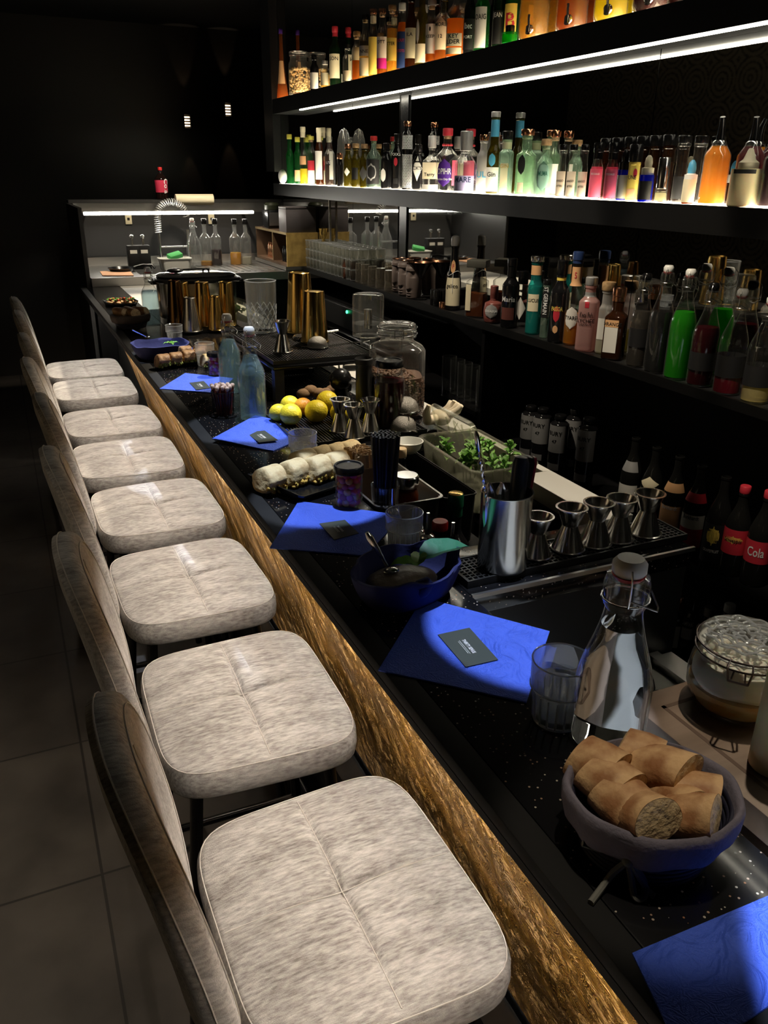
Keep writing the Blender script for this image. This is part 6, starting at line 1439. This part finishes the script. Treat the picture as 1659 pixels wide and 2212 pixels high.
B2(1391, 335, 31, 1.835, 'round blue bottle with cream dropper', name='bitters_bottle', glass=BLUEG, sh=.60, nk=.70, cap=('dropper', CREAM, .055), collar=CREAM, lab=[(.05, .45, 60, BLKL)])
B2(1425, 340, 28, 1.835, 'clear atomiser bottle with tall silver-black cap', name='atomiser_bottle', n=3.5, sh=.42, nk=.46, nr=.013, cap=('tall', CHROME, .085), liq=(liq('clearish', (.8, .75, .5), .2), .22))
for i, px in enumerate((1298, 1323, 1349, 1375, 1402, 1430)):
    B2(px, 299-i*1.6, 24, 1.888, 'large brown bottle with black cap in the back row, %s from the far side' % ('first', 'second', 'third', 'fourth', 'fifth', 'sixth')[i], name='tonic_bottle', glass=AMBERG, sh=.55, nk=.80, nr=.016, cap=('tall', BLACKS, .03), liq=(liq('brown', (.06, .02, .008), .8), .6))
for i, px in enumerate((1461, 1496)):
    B2(px, 293, 26, 1.885, 'clear long-neck bottle with black cap and dark label, %s of two' % ('far', 'near')[i], name='tonic_bottle', sh=.42, nk=.56, nr=.017, cap=('screw', BLACKS, .02), lab=[(.06, .40, 80, BLKL)])
B2(1484, 345, 27, 1.835, 'cream-labelled dropper bottle with blue bulb', name='bitters_bottle', glass=AMBERG, sh=.60, nk=.68, cap=('dropper', BLUEL, .06), collar=WHITEP, lab=[(.04, .56, 80, CREAM)])
SYR = liq('orange_syrup', (.95, .48, .06), .75, (1, .6, .15)); PUR = liq('plum_syrup', (.30, .09, .10), .7, (.55, .22, .25))
B2(1534, 250, 56, 1.845, 'orange syrup bottle with dark pour spout, front one', name='syrup_bottle', glass=CLEARB, sh=.55, nk=.72, nr=.017, cap=('pourer', BLACKS, .065), liq=(SYR, .70))
B2(1604, 250, 56, 1.90, 'plum-coloured syrup bottle with steel spout behind the squeeze bottle', name='syrup_bottle', glass=CLEARB, sh=.55, nk=.72, nr=.017, cap=('pourer', BLACKS, .065), liq=(PUR, .68))
B2(1602, 320, 64, 1.825, 'pale yellow squeeze bottle with small black label', name='squeeze_bottle', glass=P('cream_plastic', (.72, .62, .36), .4, sss=.3), sh=.68, nk=.73, nr=.020, n=2.6, cap=('spout', CREAM, .05), lab=[(.57, .64, 40, BLKL)])
B2(1664, 262, 60, 1.87, 'dark plum syrup bottle cut off by the right picture edge', name='syrup_bottle', glass=CLEARB, sh=.55, nk=.72, nr=.017, cap=('pourer', BLACKS, .065), liq=(liq('dark_plum', (.06, .01, .02), .85), .62))
# top shelf
AMB = liq('whisky', (.72, .42, .07), .35, (1, .70, .25)); AMB2 = liq('deep_whisky', (.45, .16, .02), .5, (.8, .35, .08)); PALEW = liq('pale_whisky', (.8, .55, .15), .3, (1, .82, .4))
B1(611, 62, 25, 1.86, 'cone-shaped amber bottle with purple cap at the far end', taper=-.0, sh=.05, nk=.80, pw=.55, nr=.011, glass=ORANGEF, cap=('capsule', PURPL, .03), lab=[(.22, .55, 60, ORANGEL)])
q = shx(647, 1.858, S1); hj = hgt(q.x, q.y, S1, 112); rj = wid(44, q)/2
k = make_jar('nut_jar', q, rj, hj, rj*.82, CLEARB, .025, 'clip-top jar of pale popcorn on the top shelf', 'jar')
nb = MB(); rr = random.Random(9)
for i in range(240): a = rr.random()*6.28; u = .86 if i < 190 else rr.random()*.8; nb.ball((rj*u*math.cos(a), rj*u*math.sin(a), rr.uniform(.012, hj*.62) if i < 190 else hj*.62), .008, 8, 5, (1, 1, .85))
tag(nb.build('popcorn', P('popcorn', (.80, .55, .25), .7), loc=q, ang=80), 'pale popcorn filling the jar on the top shelf', 'popcorn', kind='stuff')
t1 = [
 (680, 118, 19, 1.84, 'dark bottle with white label beside the popcorn jar', dict(glass=BLACKG, cap=('screw', BLACKS, .02), lab=[(.05, .5, 70, WHITEL)])),
 (703, 131, 20, 1.84, 'squat clear bottle with cream label', dict(cap=('screw', SILVL, .02), lab=[(.1, .55, 60, CREAM)], liq=(PALEW, .5))),
 (725, 57, 26, 1.90, 'green bottle with red cap and cream shield label', dict(glass=DKGREEN, cap=('capsule', REDL, .05), lab=[(.15, .55, 60, CREAM)], txt=[('SON', .47, .026, INK)])),
 (751, 96, 20, 1.84, 'small clear bottle with low cream label', dict(cap=('screw', BLACKS, .02), lab=[(.05, .32, 60, CREAM)])),
 (771, 68, 22, 1.85, 'amber bottle with light cork and cream label', dict(cap=CK_(), liq=(AMB2, .45), lab=[(.42, .68, 60, CREAM)])),
 (789, 32, 26, 1.85, 'round-shouldered bottle with dark cap and two cream labels', dict(cap=CK_(BLACKS), sh=.58, liq=(PALEW, .5), lab=[(.05, .33, 60, CREAM), (.36, .52, 60, SILVL)], txt=[('NNE', .43, .022, INK)])),
 (806, 20, 20, 1.86, 'slim bottle with tall pale yellow label and cork', dict(cap=CK_(COPPER), liq=(PALEW, .6), lab=[(.05, .6, 75, YELL), (.8, .9, 179, CREAM)])),
 (825, 19, 23, 1.85, 'bottle with white label and magenta stripe', dict(cap=CK_(COPPER), liq=(AMB2, .5), lab=[(.1, .26, 70, MAGL), (.26, .58, 70, WHITEL)], txt=[('OTT', .5, .020, INK)])),
 (846, 11, 23, 1.85, 'amber bottle with yellow label and fat cork', dict(cap=CK_(), liq=(AMB, .66), lab=[(.18, .52, 70, YELL)], txt=[('TTER', .43, .02, INK)])),
 (867, 6, 21, 1.86, 'dark-labelled orange bottle with white screw cap', dict(cap=('screw', WHITEP, .03), liq=(liq('orange_spirit', (.8, .3, .04), .5), .72), lab=[(.04, .58, 75, NAVYL)], txt=[('SCOTS', .3, .016, REDL), ('ROUT', .45, .018, REDL)])),
 (886, -12, 24, 1.85, 'brown bottle with tall cream label', dict(glass=AMBERG, cap=CK_(BLACKS), lab=[(.14, .55, 70, CREAM)], txt=[('ILA', .46, .020, INK)])),
 (909, -22, 26, 1.86, 'bottle with white strap label over cream base label', dict(glass=OLIVEG, cap=CK_(BLACKS), lab=[(.05, .30, 70, CREAM), (.30, .62, 18, WHITEL, 'oval', -25)])),
 (930, 0, 25, 1.84, 'amber bottle with white label showing a black bird', dict(cap=CK_(SILVL), liq=(AMB2, .6), lab=[(.15, .62, 60, WHITEL), (.5, .58, 10, INK, 'oval')], txt=[('KEEP', .42, .018, INK)])),
 (953, -35, 34, 1.87, 'broad-shouldered clear bottle with arched cream label', dict(sh=.55, nk=.66, nr=.014, liq=(AMB2, .16), cap=CK_(BLACKS), lab=[(.16, .58, 45, CREAM, 'arch')], txt=[('MORE', .48, .020, INK), ('12', .33, .02, INK)])),
 (982, -30, 38, 1.85, 'bottle of orange spirit with two cream labels', dict(n=3, liq=(liq('orange_spirit', (.8, .3, .04), .5), .55), cap=CK_(BLACKS), lab=[(.05, .14, 55, CREAM), (.16, .34, 55, CREAM)], txt=[('KEY', .30, .022, INK), ('LDER', .22, .022, INK)])),
 (1011, -40, 24, 1.86, 'black-labelled dark bottle with white letters', dict(glass=BLACKG, cap=('screw', BLACKS, .03), lab=[(.08, .5, 75, BLKL)], txt=[('lbec', .40, .035, INKW), ('PORT', .25, .015, INKW)])),
 (1038, -45, 33, 1.86, 'green bottle with tall white label', dict(glass=GREENG, cap=('screw', BLACKS, .03), lab=[(.06, .62, 48, WHITEL)], txt=[('OAIG', .48, .028, INK)])),
 (1074, -60, 26, 1.86, 'dark green bottle with black label and pale letters', dict(glass=DKGREEN, cap=('screw', BLACKS, .03), lab=[(.06, .5, 70, BLKL)], txt=[('JEAN', .44, .022, INKW)])),
 (1101, -70, 30, 1.90, 'green bottle with yellow label and red initial', dict(glass=GREENG, cap=('screw', BLACKS, .03), lab=[(.12, .55, 60, YELL)], txt=[('B', .33, .07, REDL)])),
]
for (px, tp, w, X_, lab, sp) in t1: B1(px, tp, w, X_, lab, **sp)
B1(1100, 55, 34, 1.83, 'squat green flask with black cap before the yellow label', name='liqueur_bottle', glass=GREENG, sh=.6, nk=.7, cap=('screw', BLACKS, .02), liq=(liq('bright_green', (.05, .7, .08), .6), .5))
for i, (px, w, mt, lab) in enumerate(((1150, 78, AMB, 'amber glass dispenser, farthest of the four'), (1232, 82, AMB2, 'glass dispenser with dark amber drink, second of the four'), (1316, 82, liq('gold_drink', (.80, .60, .04), .6), 'glass dispenser of yellow drink, third of the four'), (1402, 86, liq('dark_red', (.10, .01, .01), .85), 'glass dispenser of dark red drink, nearest of the four'))):
    q = shx(px, 1.858, S1); r = min(.052, wid(w, q)/2); h = .24
    k = thing('drink_dispenser', q, lab, 'dispenser', 'glass drink dispensers on the top shelf', -.8)
    MB().lathe([(r*.8, 0), (r*.95, .006), (r, .02), (r*.98, h*.7), (r*.8, h*.9), (r*.7, h)], 36, cap=False).build('glass_body', CLEARB, k)
    MB().lathe([(r*.75, .004), (r*.93, .02), (r*.92, h*.66)], 32).build('drink', mt, k); MB().lathe([(r*.74, h), (r*.74, h+.012), (1e-5, h+.02)], 30).build('lid', CHROME, k)
    MB().tube([(0, -r*.98, .03), (0, -r-.028, .03), (0, -r-.034, .012)], [.007, .009, .008], 12).tube([(0, -r-.02, .03), (0, -r-.03, .055), (.0, -r-.028, .07)], .004, 8).ball((0, -r-.006, .03), .014, 14, 9, (1, .5, 1)).build('spigot', CHROME, k)
# lowest shelf, far to near
def cordx(root, S_, h, r):
    MB().tube([S_.pt(a, h*.50+.01*math.sin(a*2), .002) for a in [2*PI*i/30 for i in range(30)]], .0012, 5, closed=True).tube([S_.pt(.1, h*(.50-.26*i/8), .002) for i in range(9)], .0012, 5).build('white_cord', INKW, root)
B3(978, 508, 33, 1.85, 'monk-shaped hazelnut bottle with round silver cap and white cord', glass=BLACKG, sh=.30, nk=.80, pw=.8, nr=.016, cap=('dome', SILVL, .045), lab=[(.06, .44, 70, CREAM), (.50, .68, 28, ORANGEL, 'oval')], txt=[('gelico', .33, .024, INK), ('F', .59, .026, REDL)], extra=cordx)
DRK = liq('amaretto', (.18, .05, .015), .8, (.5, .15, .04))
for i, (px, tp, w, X_, l) in enumerate(((1028, 561, 48, 1.845, 'before the faceted one'),)):
    B3(px, tp, w, X_, 'square almond liqueur bottle with flat square black cap, '+l, n=7, sh=.62, nk=.70, nr=.019, cap=('square', P('charcoal_cap', (.06, .06, .05), .5), .030), liq=(DRK, .42), lab=[(.12, .58, 24, CREAM, None, -45)], txt=[('ZARONNO', .93, .014, INKW)])
def facets(root, S_, h, r): pass
B3(1064, 617, 38, 1.83, 'small faceted rose-brown bottle with round grey label', name='cocktail_bottle', glass=P('rose_brown', (.20, .06, .05), .3, bump=(40, 1)), n=2, sh=.52, nk=.62, cap=('screw', MATS['rose_brown'], .05), waist=-.12, lab=[(.14, .52, 40, SILVL, 'oval')], txt=[('DISARM', .33, .014, INKW)], seg=9)
B3(1098, 558, 37, 1.84, 'black coffee liqueur bottle with red ribbon on its cap', glass=BLACKG, cap=('capsule', BLACKS, .07), sh=.60, nk=.74, nr=.017, txt=[('Maria', .42, .028, INKW)], lab=[(.12, .3, 45, P('dim_print', (.18, .06, .05), .5)), (.86, .95, 40, REDL, 'oval')])
B3(1123, 585, 24, 1.88, 'clear bottle with white shield label and black cap', cap=('screw', BLACKS, .05), nr=.017, sh=.6, nk=.72, lab=[(.15, .55, 60, WHITEL, 'diamond')])
B3(1149, 552, 32, 1.85, 'turquoise bottle with cream label and silver cap', glass=TEALG, sh=.60, nk=.70, nr=.020, cap=('tall', CHROME, .022), liq=(liq('turquoise', (.05, .45, .42), .5), .62), lab=[(.30, .52, 45, CREAM), (.76, .88, 179, ORANGEL)], txt=[('LUCUS', .44, .018, INK)])
B3(1173, 603, 17, 1.84, 'slim bottle with vertical white letters on black band', n=5, sh=.8, nk=.86, nr=.013, glass=SAGE, cap=('screw', BLACKS, .02), lab=[(.35, .95, 45, BLKL)], txt=[('ST GERMAIN', .64, .018, INKW, 1, 0, True)])
B3(1201, 562, 40, 1.835, 'black passion fruit liqueur bottle with yellow letters', glass=BLACKG, sh=.60, nk=.76, nr=.016, cap=('screw', BLACKS, .05), lab=[(.76, .80, 179, YELL), (.26, .46, 20, REDL, 'oval'), (.12, .22, 16, ORANGEL, 'oval')], txt=[('PASSOA', .42, .030, YELL)])
B3(1232, 543, 36, 1.86, 'amber liqueur bottle with navy cap and orange neck label', glass=CLEAR, sh=.58, nk=.68, nr=.017, cap=('capsule', NAVYL, .04), liq=(liq('amber_spirit', (.85, .35, .04), .5), .34), lab=[(.64, .84, 179, ORANGEL), (.18, .42, 45, WHITEL, 'oval')], txt=[('TYARD', .3, .018, INK), ('5', .75, .03, REDL)])
B3(1263, 598, 47, 1.83, 'frosted pink lychee liqueur bottle with silver cap', glass=PINKF, n=3.4, sh=.66, nk=.76, nr=.0175, cap=('screw', SILVL, .028), lab=[(.74, .80, 179, SILVL), (.60, .68, 12, REDL)], txt=[('Kwai Feh', .50, .034, INK), ('LYCHEE', .42, .018, INK), ('LIQUEUR', .37, .010, INK)])
B3(1300, 609, 30, 1.87, 'frosted white bottle with cork beside the amber square one', glass=FROST, sh=.62, nk=.70, nr=.018, n=3, cap=CK_(CORK, .028), liq=(liq('straw', (.75, .65, .2), .5), .3), lab=[(.2, .5, 50, WHITEL)])
B3(1322, 620, 50, 1.835, 'square amber orange liqueur bottle with copper cap and white label', glass=AMBERG, n=6, sh=.58, nk=.68, nr=.019, cap=('capsule', COPPER, .045), liq=(liq('brown', (.06, .02, .008), .8), .5), lab=[(.10, .56, 32, WHITEL, None, -8), (.46, .56, 33, ORANGEL, None, -8, .0012)], txt=[('ORANGE', .50, .016, INK, 1, -8)])
for (px, tp, w, lqm, lv, cm, lab, band) in ((1373, 590, 45, liq('grey_clear', (.16, .14, .12), .4), .60, BLACKS, 'swing-top bottle with black stopper and grey drink, farthest of the row', (.22, .42)),
      (1414, 573, 52, P('black_liquid', (.01, .01, .01), .2), .58, WHITEP, 'swing-top bottle of black syrup with white stopper', None),
      (1459, 581, 55, liq('green_syrup', (.03, .42, .015), .72, (.1, .8, .08)), .62, WHITEP, 'swing-top bottle of bright green syrup', None),
      (1509, 611, 56, liq('ruby', (.055, .002, .006), .88, (.3, .01, .03)), .58, BLACKS, 'swing-top bottle of ruby red syrup with black stopper', (.16, .34)),
      (1567, 624, 58, liq('red_low', (.24, .012, .03), .8, (.5, .03, .06)), .17, WHITEP, 'swing-top bottle nearly empty with red syrup at the bottom', (.17, .38)),
      (1628, 640, 60, liq('straw_drink', (.80, .66, .32), .6), .16, WHITEP, 'swing-top bottle with pale yellow drink at the right edge', (.16, .36))):
    labs = [(band[0], band[1], 179, BLKL)] if band else []
    B3(px, tp, w, 1.84, lab, name='swing_top_bottle', **dict(SW, sh=.50, nk=.80, glass=CLEAR, cap=('swing', cm, .022), liq=(lqm, lv), lab=labs))
# glassware below the lowest shelf and bottle racks
for i, px in enumerate((968, 986, 1002, 1018, 1044)):
    q = onx(px, 850, 1.86); q.z = .786; h = .17; r = .034
    k = thing('tall_glass', (1.86, q.y, .786), 'tall straight glass on the dark lower rack, %s' % ('farthest', 'second', 'third', 'fourth', 'nearest with cut facets')[i], 'glass', 'tall glasses on the lower rack')
    MB().lathe([(r*.9, 0), (r*.94, .003), (r, h), (r*.96, h), (r*.88, .012), (1e-5, .01)], 30, rf=(lambda a, R__, z: R__*(1+.03*math.cos(12*a))) , cap=False).build('glass_body', CLEAR, k)
for i, (px, py, X_) in enumerate(((1144, 885, 1.86), (1170, 890, 1.86), (1207, 905, 1.85), (1240, 893, 1.93), (1268, 912, 1.86))):
    q = onx(px, py+40, X_); q.z = SL; h = .30; r = .036
    zt = onx(px, py, X_).z
    k = make_bottle('gin_bottle', 'dark gin bottle with tall silver neck label on the lower rack, %s' % ('farthest', 'second', 'third', 'fourth, set back', 'nearest')[i], 'bottle', (X_, q.y, SL), max(.2, zt-SL+.02), r, dict(glass=BLACKG, sh=.86, nk=.93, nr=.017, cap=('tall', BLACKS, .018), lab=[(.45, .86, 75, SILVL), (.18, .28, 40, SILVL)], txt=[('BURY', .74, .022, INK), ('47', .62, .018, INK)]), 'gin bottles on the lower rack', -1.1)
rk = [
 (1375, 945, 1.86, 'dark bottle with slanted neck sash and white label', dict(lab=[(.10, .44, 60, WHITEL), (.60, .72, 60, SILVL)], txt=[('Soriga', .24, .02, INK)])),
 (1420, 965, 1.86, 'dark bottle with cream collar sash, behind the jiggers', dict(lab=[(.50, .66, 60, CREAM, 'diamond')])),
 (1470, 985, 1.86, 'juice bottle with orange shoulder label', dict(lab=[(.10, .44, 75, ORANGEL), (.60, .70, 80, ORANGEL)], txt=[('Burkhardt', .42, .022, INKW)])),
 (1518, 1005, 1.86, 'juice bottle with red and white label', dict(lab=[(.08, .30, 75, REDL), (.30, .46, 75, WHITEL), (.60, .70, 80, REDL)], txt=[('Burkhardt', .43, .022, NAVYL)])),
 (1570, 1029, 1.85, 'grapefruit juice bottle with pale yellow glass print', dict(lab=[(.06, .5, 70, BLKL), (.26, .48, 30, YELL, 'oval')], txt=[('GRAPEFRUIT', .20, .016, INKW)])),
 (1612, 1049, 1.86, 'plastic bottle with red cap and berry-red label', dict(cap=('screw', REDL, .022), lab=[(.26, .54, 179, REDL), (.38, .47, 45, YELL, 'oval')], txt=[('Schweppes', .42, .020, INK)])),
 (1665, 1060, 1.87, 'dark cola bottle with red label at the right edge', dict(cap=('screw', REDL, .022), lab=[(.26, .50, 179, REDL)], txt=[('Cola', .38, .05, INKW)])),
]
for (px, py, X_, lab, sp) in rk:
    p = onx(px, py, X_); d = dict(glass=thin('dim_glass', (.25, .24, .22), .5, .5, .05, .05, (.03, .03, .028)), sh=.52, nk=.86, nr=.013, liq=(liq('dim_drink', (.04, .03, .02), .8), .6)); d.update(sp)
    make_bottle('juice_bottle', lab+' on the lower rack', 'bottle', (X_, p.y, SL), p.z-SL, .036, d, 'juice bottles on the lower rack', -1.1)
for i, (px, py, lab, sp) in enumerate(((1470, 1235, 'red aperitif bottle with white band on the bottom rack', dict(glass=P('dark_red_glass', (.12, .01, .01), .15), lab=[(.30, .5, 80, WHITEL)])), (1500, 1290, 'black-labelled bitter bottle with big white letters on the bottom rack', dict(lab=[(.3, .5, 80, SILVL), (.5, .66, 80, BLKL)], txt=[('CAMPARI', .58, .030, INKW)])),
      (1462, 1330, 'slim bottle with copper cap and orange-white label on the bottom rack', dict(cap=('capsule', COPPER, .05), lab=[(.1, .5, 50, WHITEL)])), (1528, 1345, 'bottle with silver cap half hidden behind the clip-top jar', dict(cap=('screw', SILVL, .03), lab=[(.6, .7, 60, WHITEL)])), (1578, 1305, 'bottle with white screw cap above the clip-top jar', dict(cap=('screw', WHITEP, .025))))):
    X_ = 1.84+.03*(i % 2); p = onx(px, py, X_); d = dict(glass=BLACKG, sh=.62, nk=.80, nr=.014); d.update(sp); zt = p.z
    make_bottle('aperitif_bottle', lab, 'bottle', (X_, p.y, SLL), max(.2, zt-SLL), .031, d, 'bottles on the bottom rack', -1.1)
# ---------------------------------------------------------------- light
def spot(name, x, y, z, tx, ty, tz, rad, watts, colr, blend=.06, soft=.012):
    d = bpy.data.lights.new(name, 'SPOT'); v = Vector((tx-x, ty-y, tz-z)); d.energy = watts; d.color = colr; d.spot_size = 2*math.atan(rad/v.length); d.spot_blend = blend; d.shadow_soft_size = soft
    o = bpy.data.objects.new(name, d); COL.objects.link(o); o.location = (x, y, z); o.rotation_euler = v.to_track_quat('-Z', 'Y').to_euler(); return o
COOL = (.72, .82, 1.0)
WARM = (1, .86, .66)
CZ = 2.78
for i, (x, y, r, w) in enumerate(((.680, .895, .180, 150), (.55, 1.525, .155, 140), (.55, 2.12, .17, 150), (.50, 2.72, .17, 150), (.50, 3.15, .14, 140), (.90, .06, .47, 300))):
    spot('ceiling_pin_spot', x+.10, y+.05, CZ, x, y, BAR, r, w, COOL)
    sp_o = tag(MB().lathe([(.035, 0), (.035, .1), (.03, .1), (.03, .005)], 24, cap=False).build('ceiling_spotlight', BLACKS, loc=(x+.10, y+.05, 2.795)), 'black ceiling spot above the bar, %s from the near end' % ('second', 'third', 'fourth', 'fifth', 'sixth', 'first')[i], 'spotlight')
spot('ceiling_pin_spot', .80, 1.33, CZ, .625, 1.145, BAR+.05, .070, 95, COOL)
spot('added_warm_fill', .42, .45, CZ, bk.x, bk.y, BAR+.05, .17, 36, WARM, .5, .02)  # unseen fill lamp added to brighten the basket and its bow
spot('added_warm_fill', 1.3, 1.0, CZ, .98, .66, .95, .24, 62, WARM, .6, .02)  # fill lamp added out of view to warm the board and jar
spot('added_wall_fill', -1.0, 2.4, CZ, -2.0, 2.2, 1.3, 1.3, 260, WARM, .9, .05)  # unseen lamp added so the mirrored wallpaper gets light
for (x, y, w) in ((.40, 1.46, 26), (.40, 2.02, 18)): spot('ceiling_pin_spot', x+.15, y, CZ, x, y, .75, .10, w, COOL, .6)
for (x, y, tx, ty, r, w) in ((1.6, 1.5, 1.02, 1.45, .29, 85), (1.5, 2.0, .90, 2.0, .45, 130), (1.5, 3.2, .85, 3.0, .7, 190), (1.4, 4.6, .8, 4.4, .6, 240)):
    spot('added_warm_fill', x, y, CZ, tx, ty, BAR, r, w, WARM, .5, .03)  # added fill over the work area of the bar, no lamp seen there
for y in (1.4, 1.95, 2.5, 3.05, 3.6, 4.15, 4.7, 5.2): spot('added_shelf_fill', 1.0, y-.15, CZ, 1.84, y, 1.375, .30, 95, WARM, .5, .03)  # unseen row of lamps added to light the lowest shelf
spot('added_floor_fill', -.9, 1.6, CZ, -.9, 1.6, 0, 1.8, 80, WARM, .9, .05)  # added fill that lifts the dark floor; the lamp itself is unseen
spot('added_kitchen_fill', 1.1, 5.0, CZ, 1.1, 5.75, KZ+.2, 1.0, 110, WARM, .8, .05)  # unseen lamp added so the tap and sink counter catch light
wd = bpy.data.worlds.new('world'); sc.world = wd; wd.use_nodes = True; bg = wd.node_tree.nodes['Background']; bg.inputs[0].default_value = (.10, .09, .08, 1); bg.inputs[1].default_value = .02
sc.view_settings.view_transform = 'Standard'; sc.view_settings.look = 'None'; sc.view_settings.gamma = 1; sc.view_settings.exposure = .2
cy = sc.cycles; cy.max_bounces = 9; cy.diffuse_bounces = 3; cy.glossy_bounces = 5; cy.transmission_bounces = 8; cy.transparent_max_bounces = 28; cy.caustics_reflective = False; cy.caustics_refractive = True; cy.sample_clamp_indirect = 4; cy.blur_glossy = .5
cy.use_denoising = True
for o in list(bpy.data.objects):
    if o.type == 'MESH' and o.parent is None and 'label' not in o and 'kind' not in o: print('UNTAGGED', o.name)
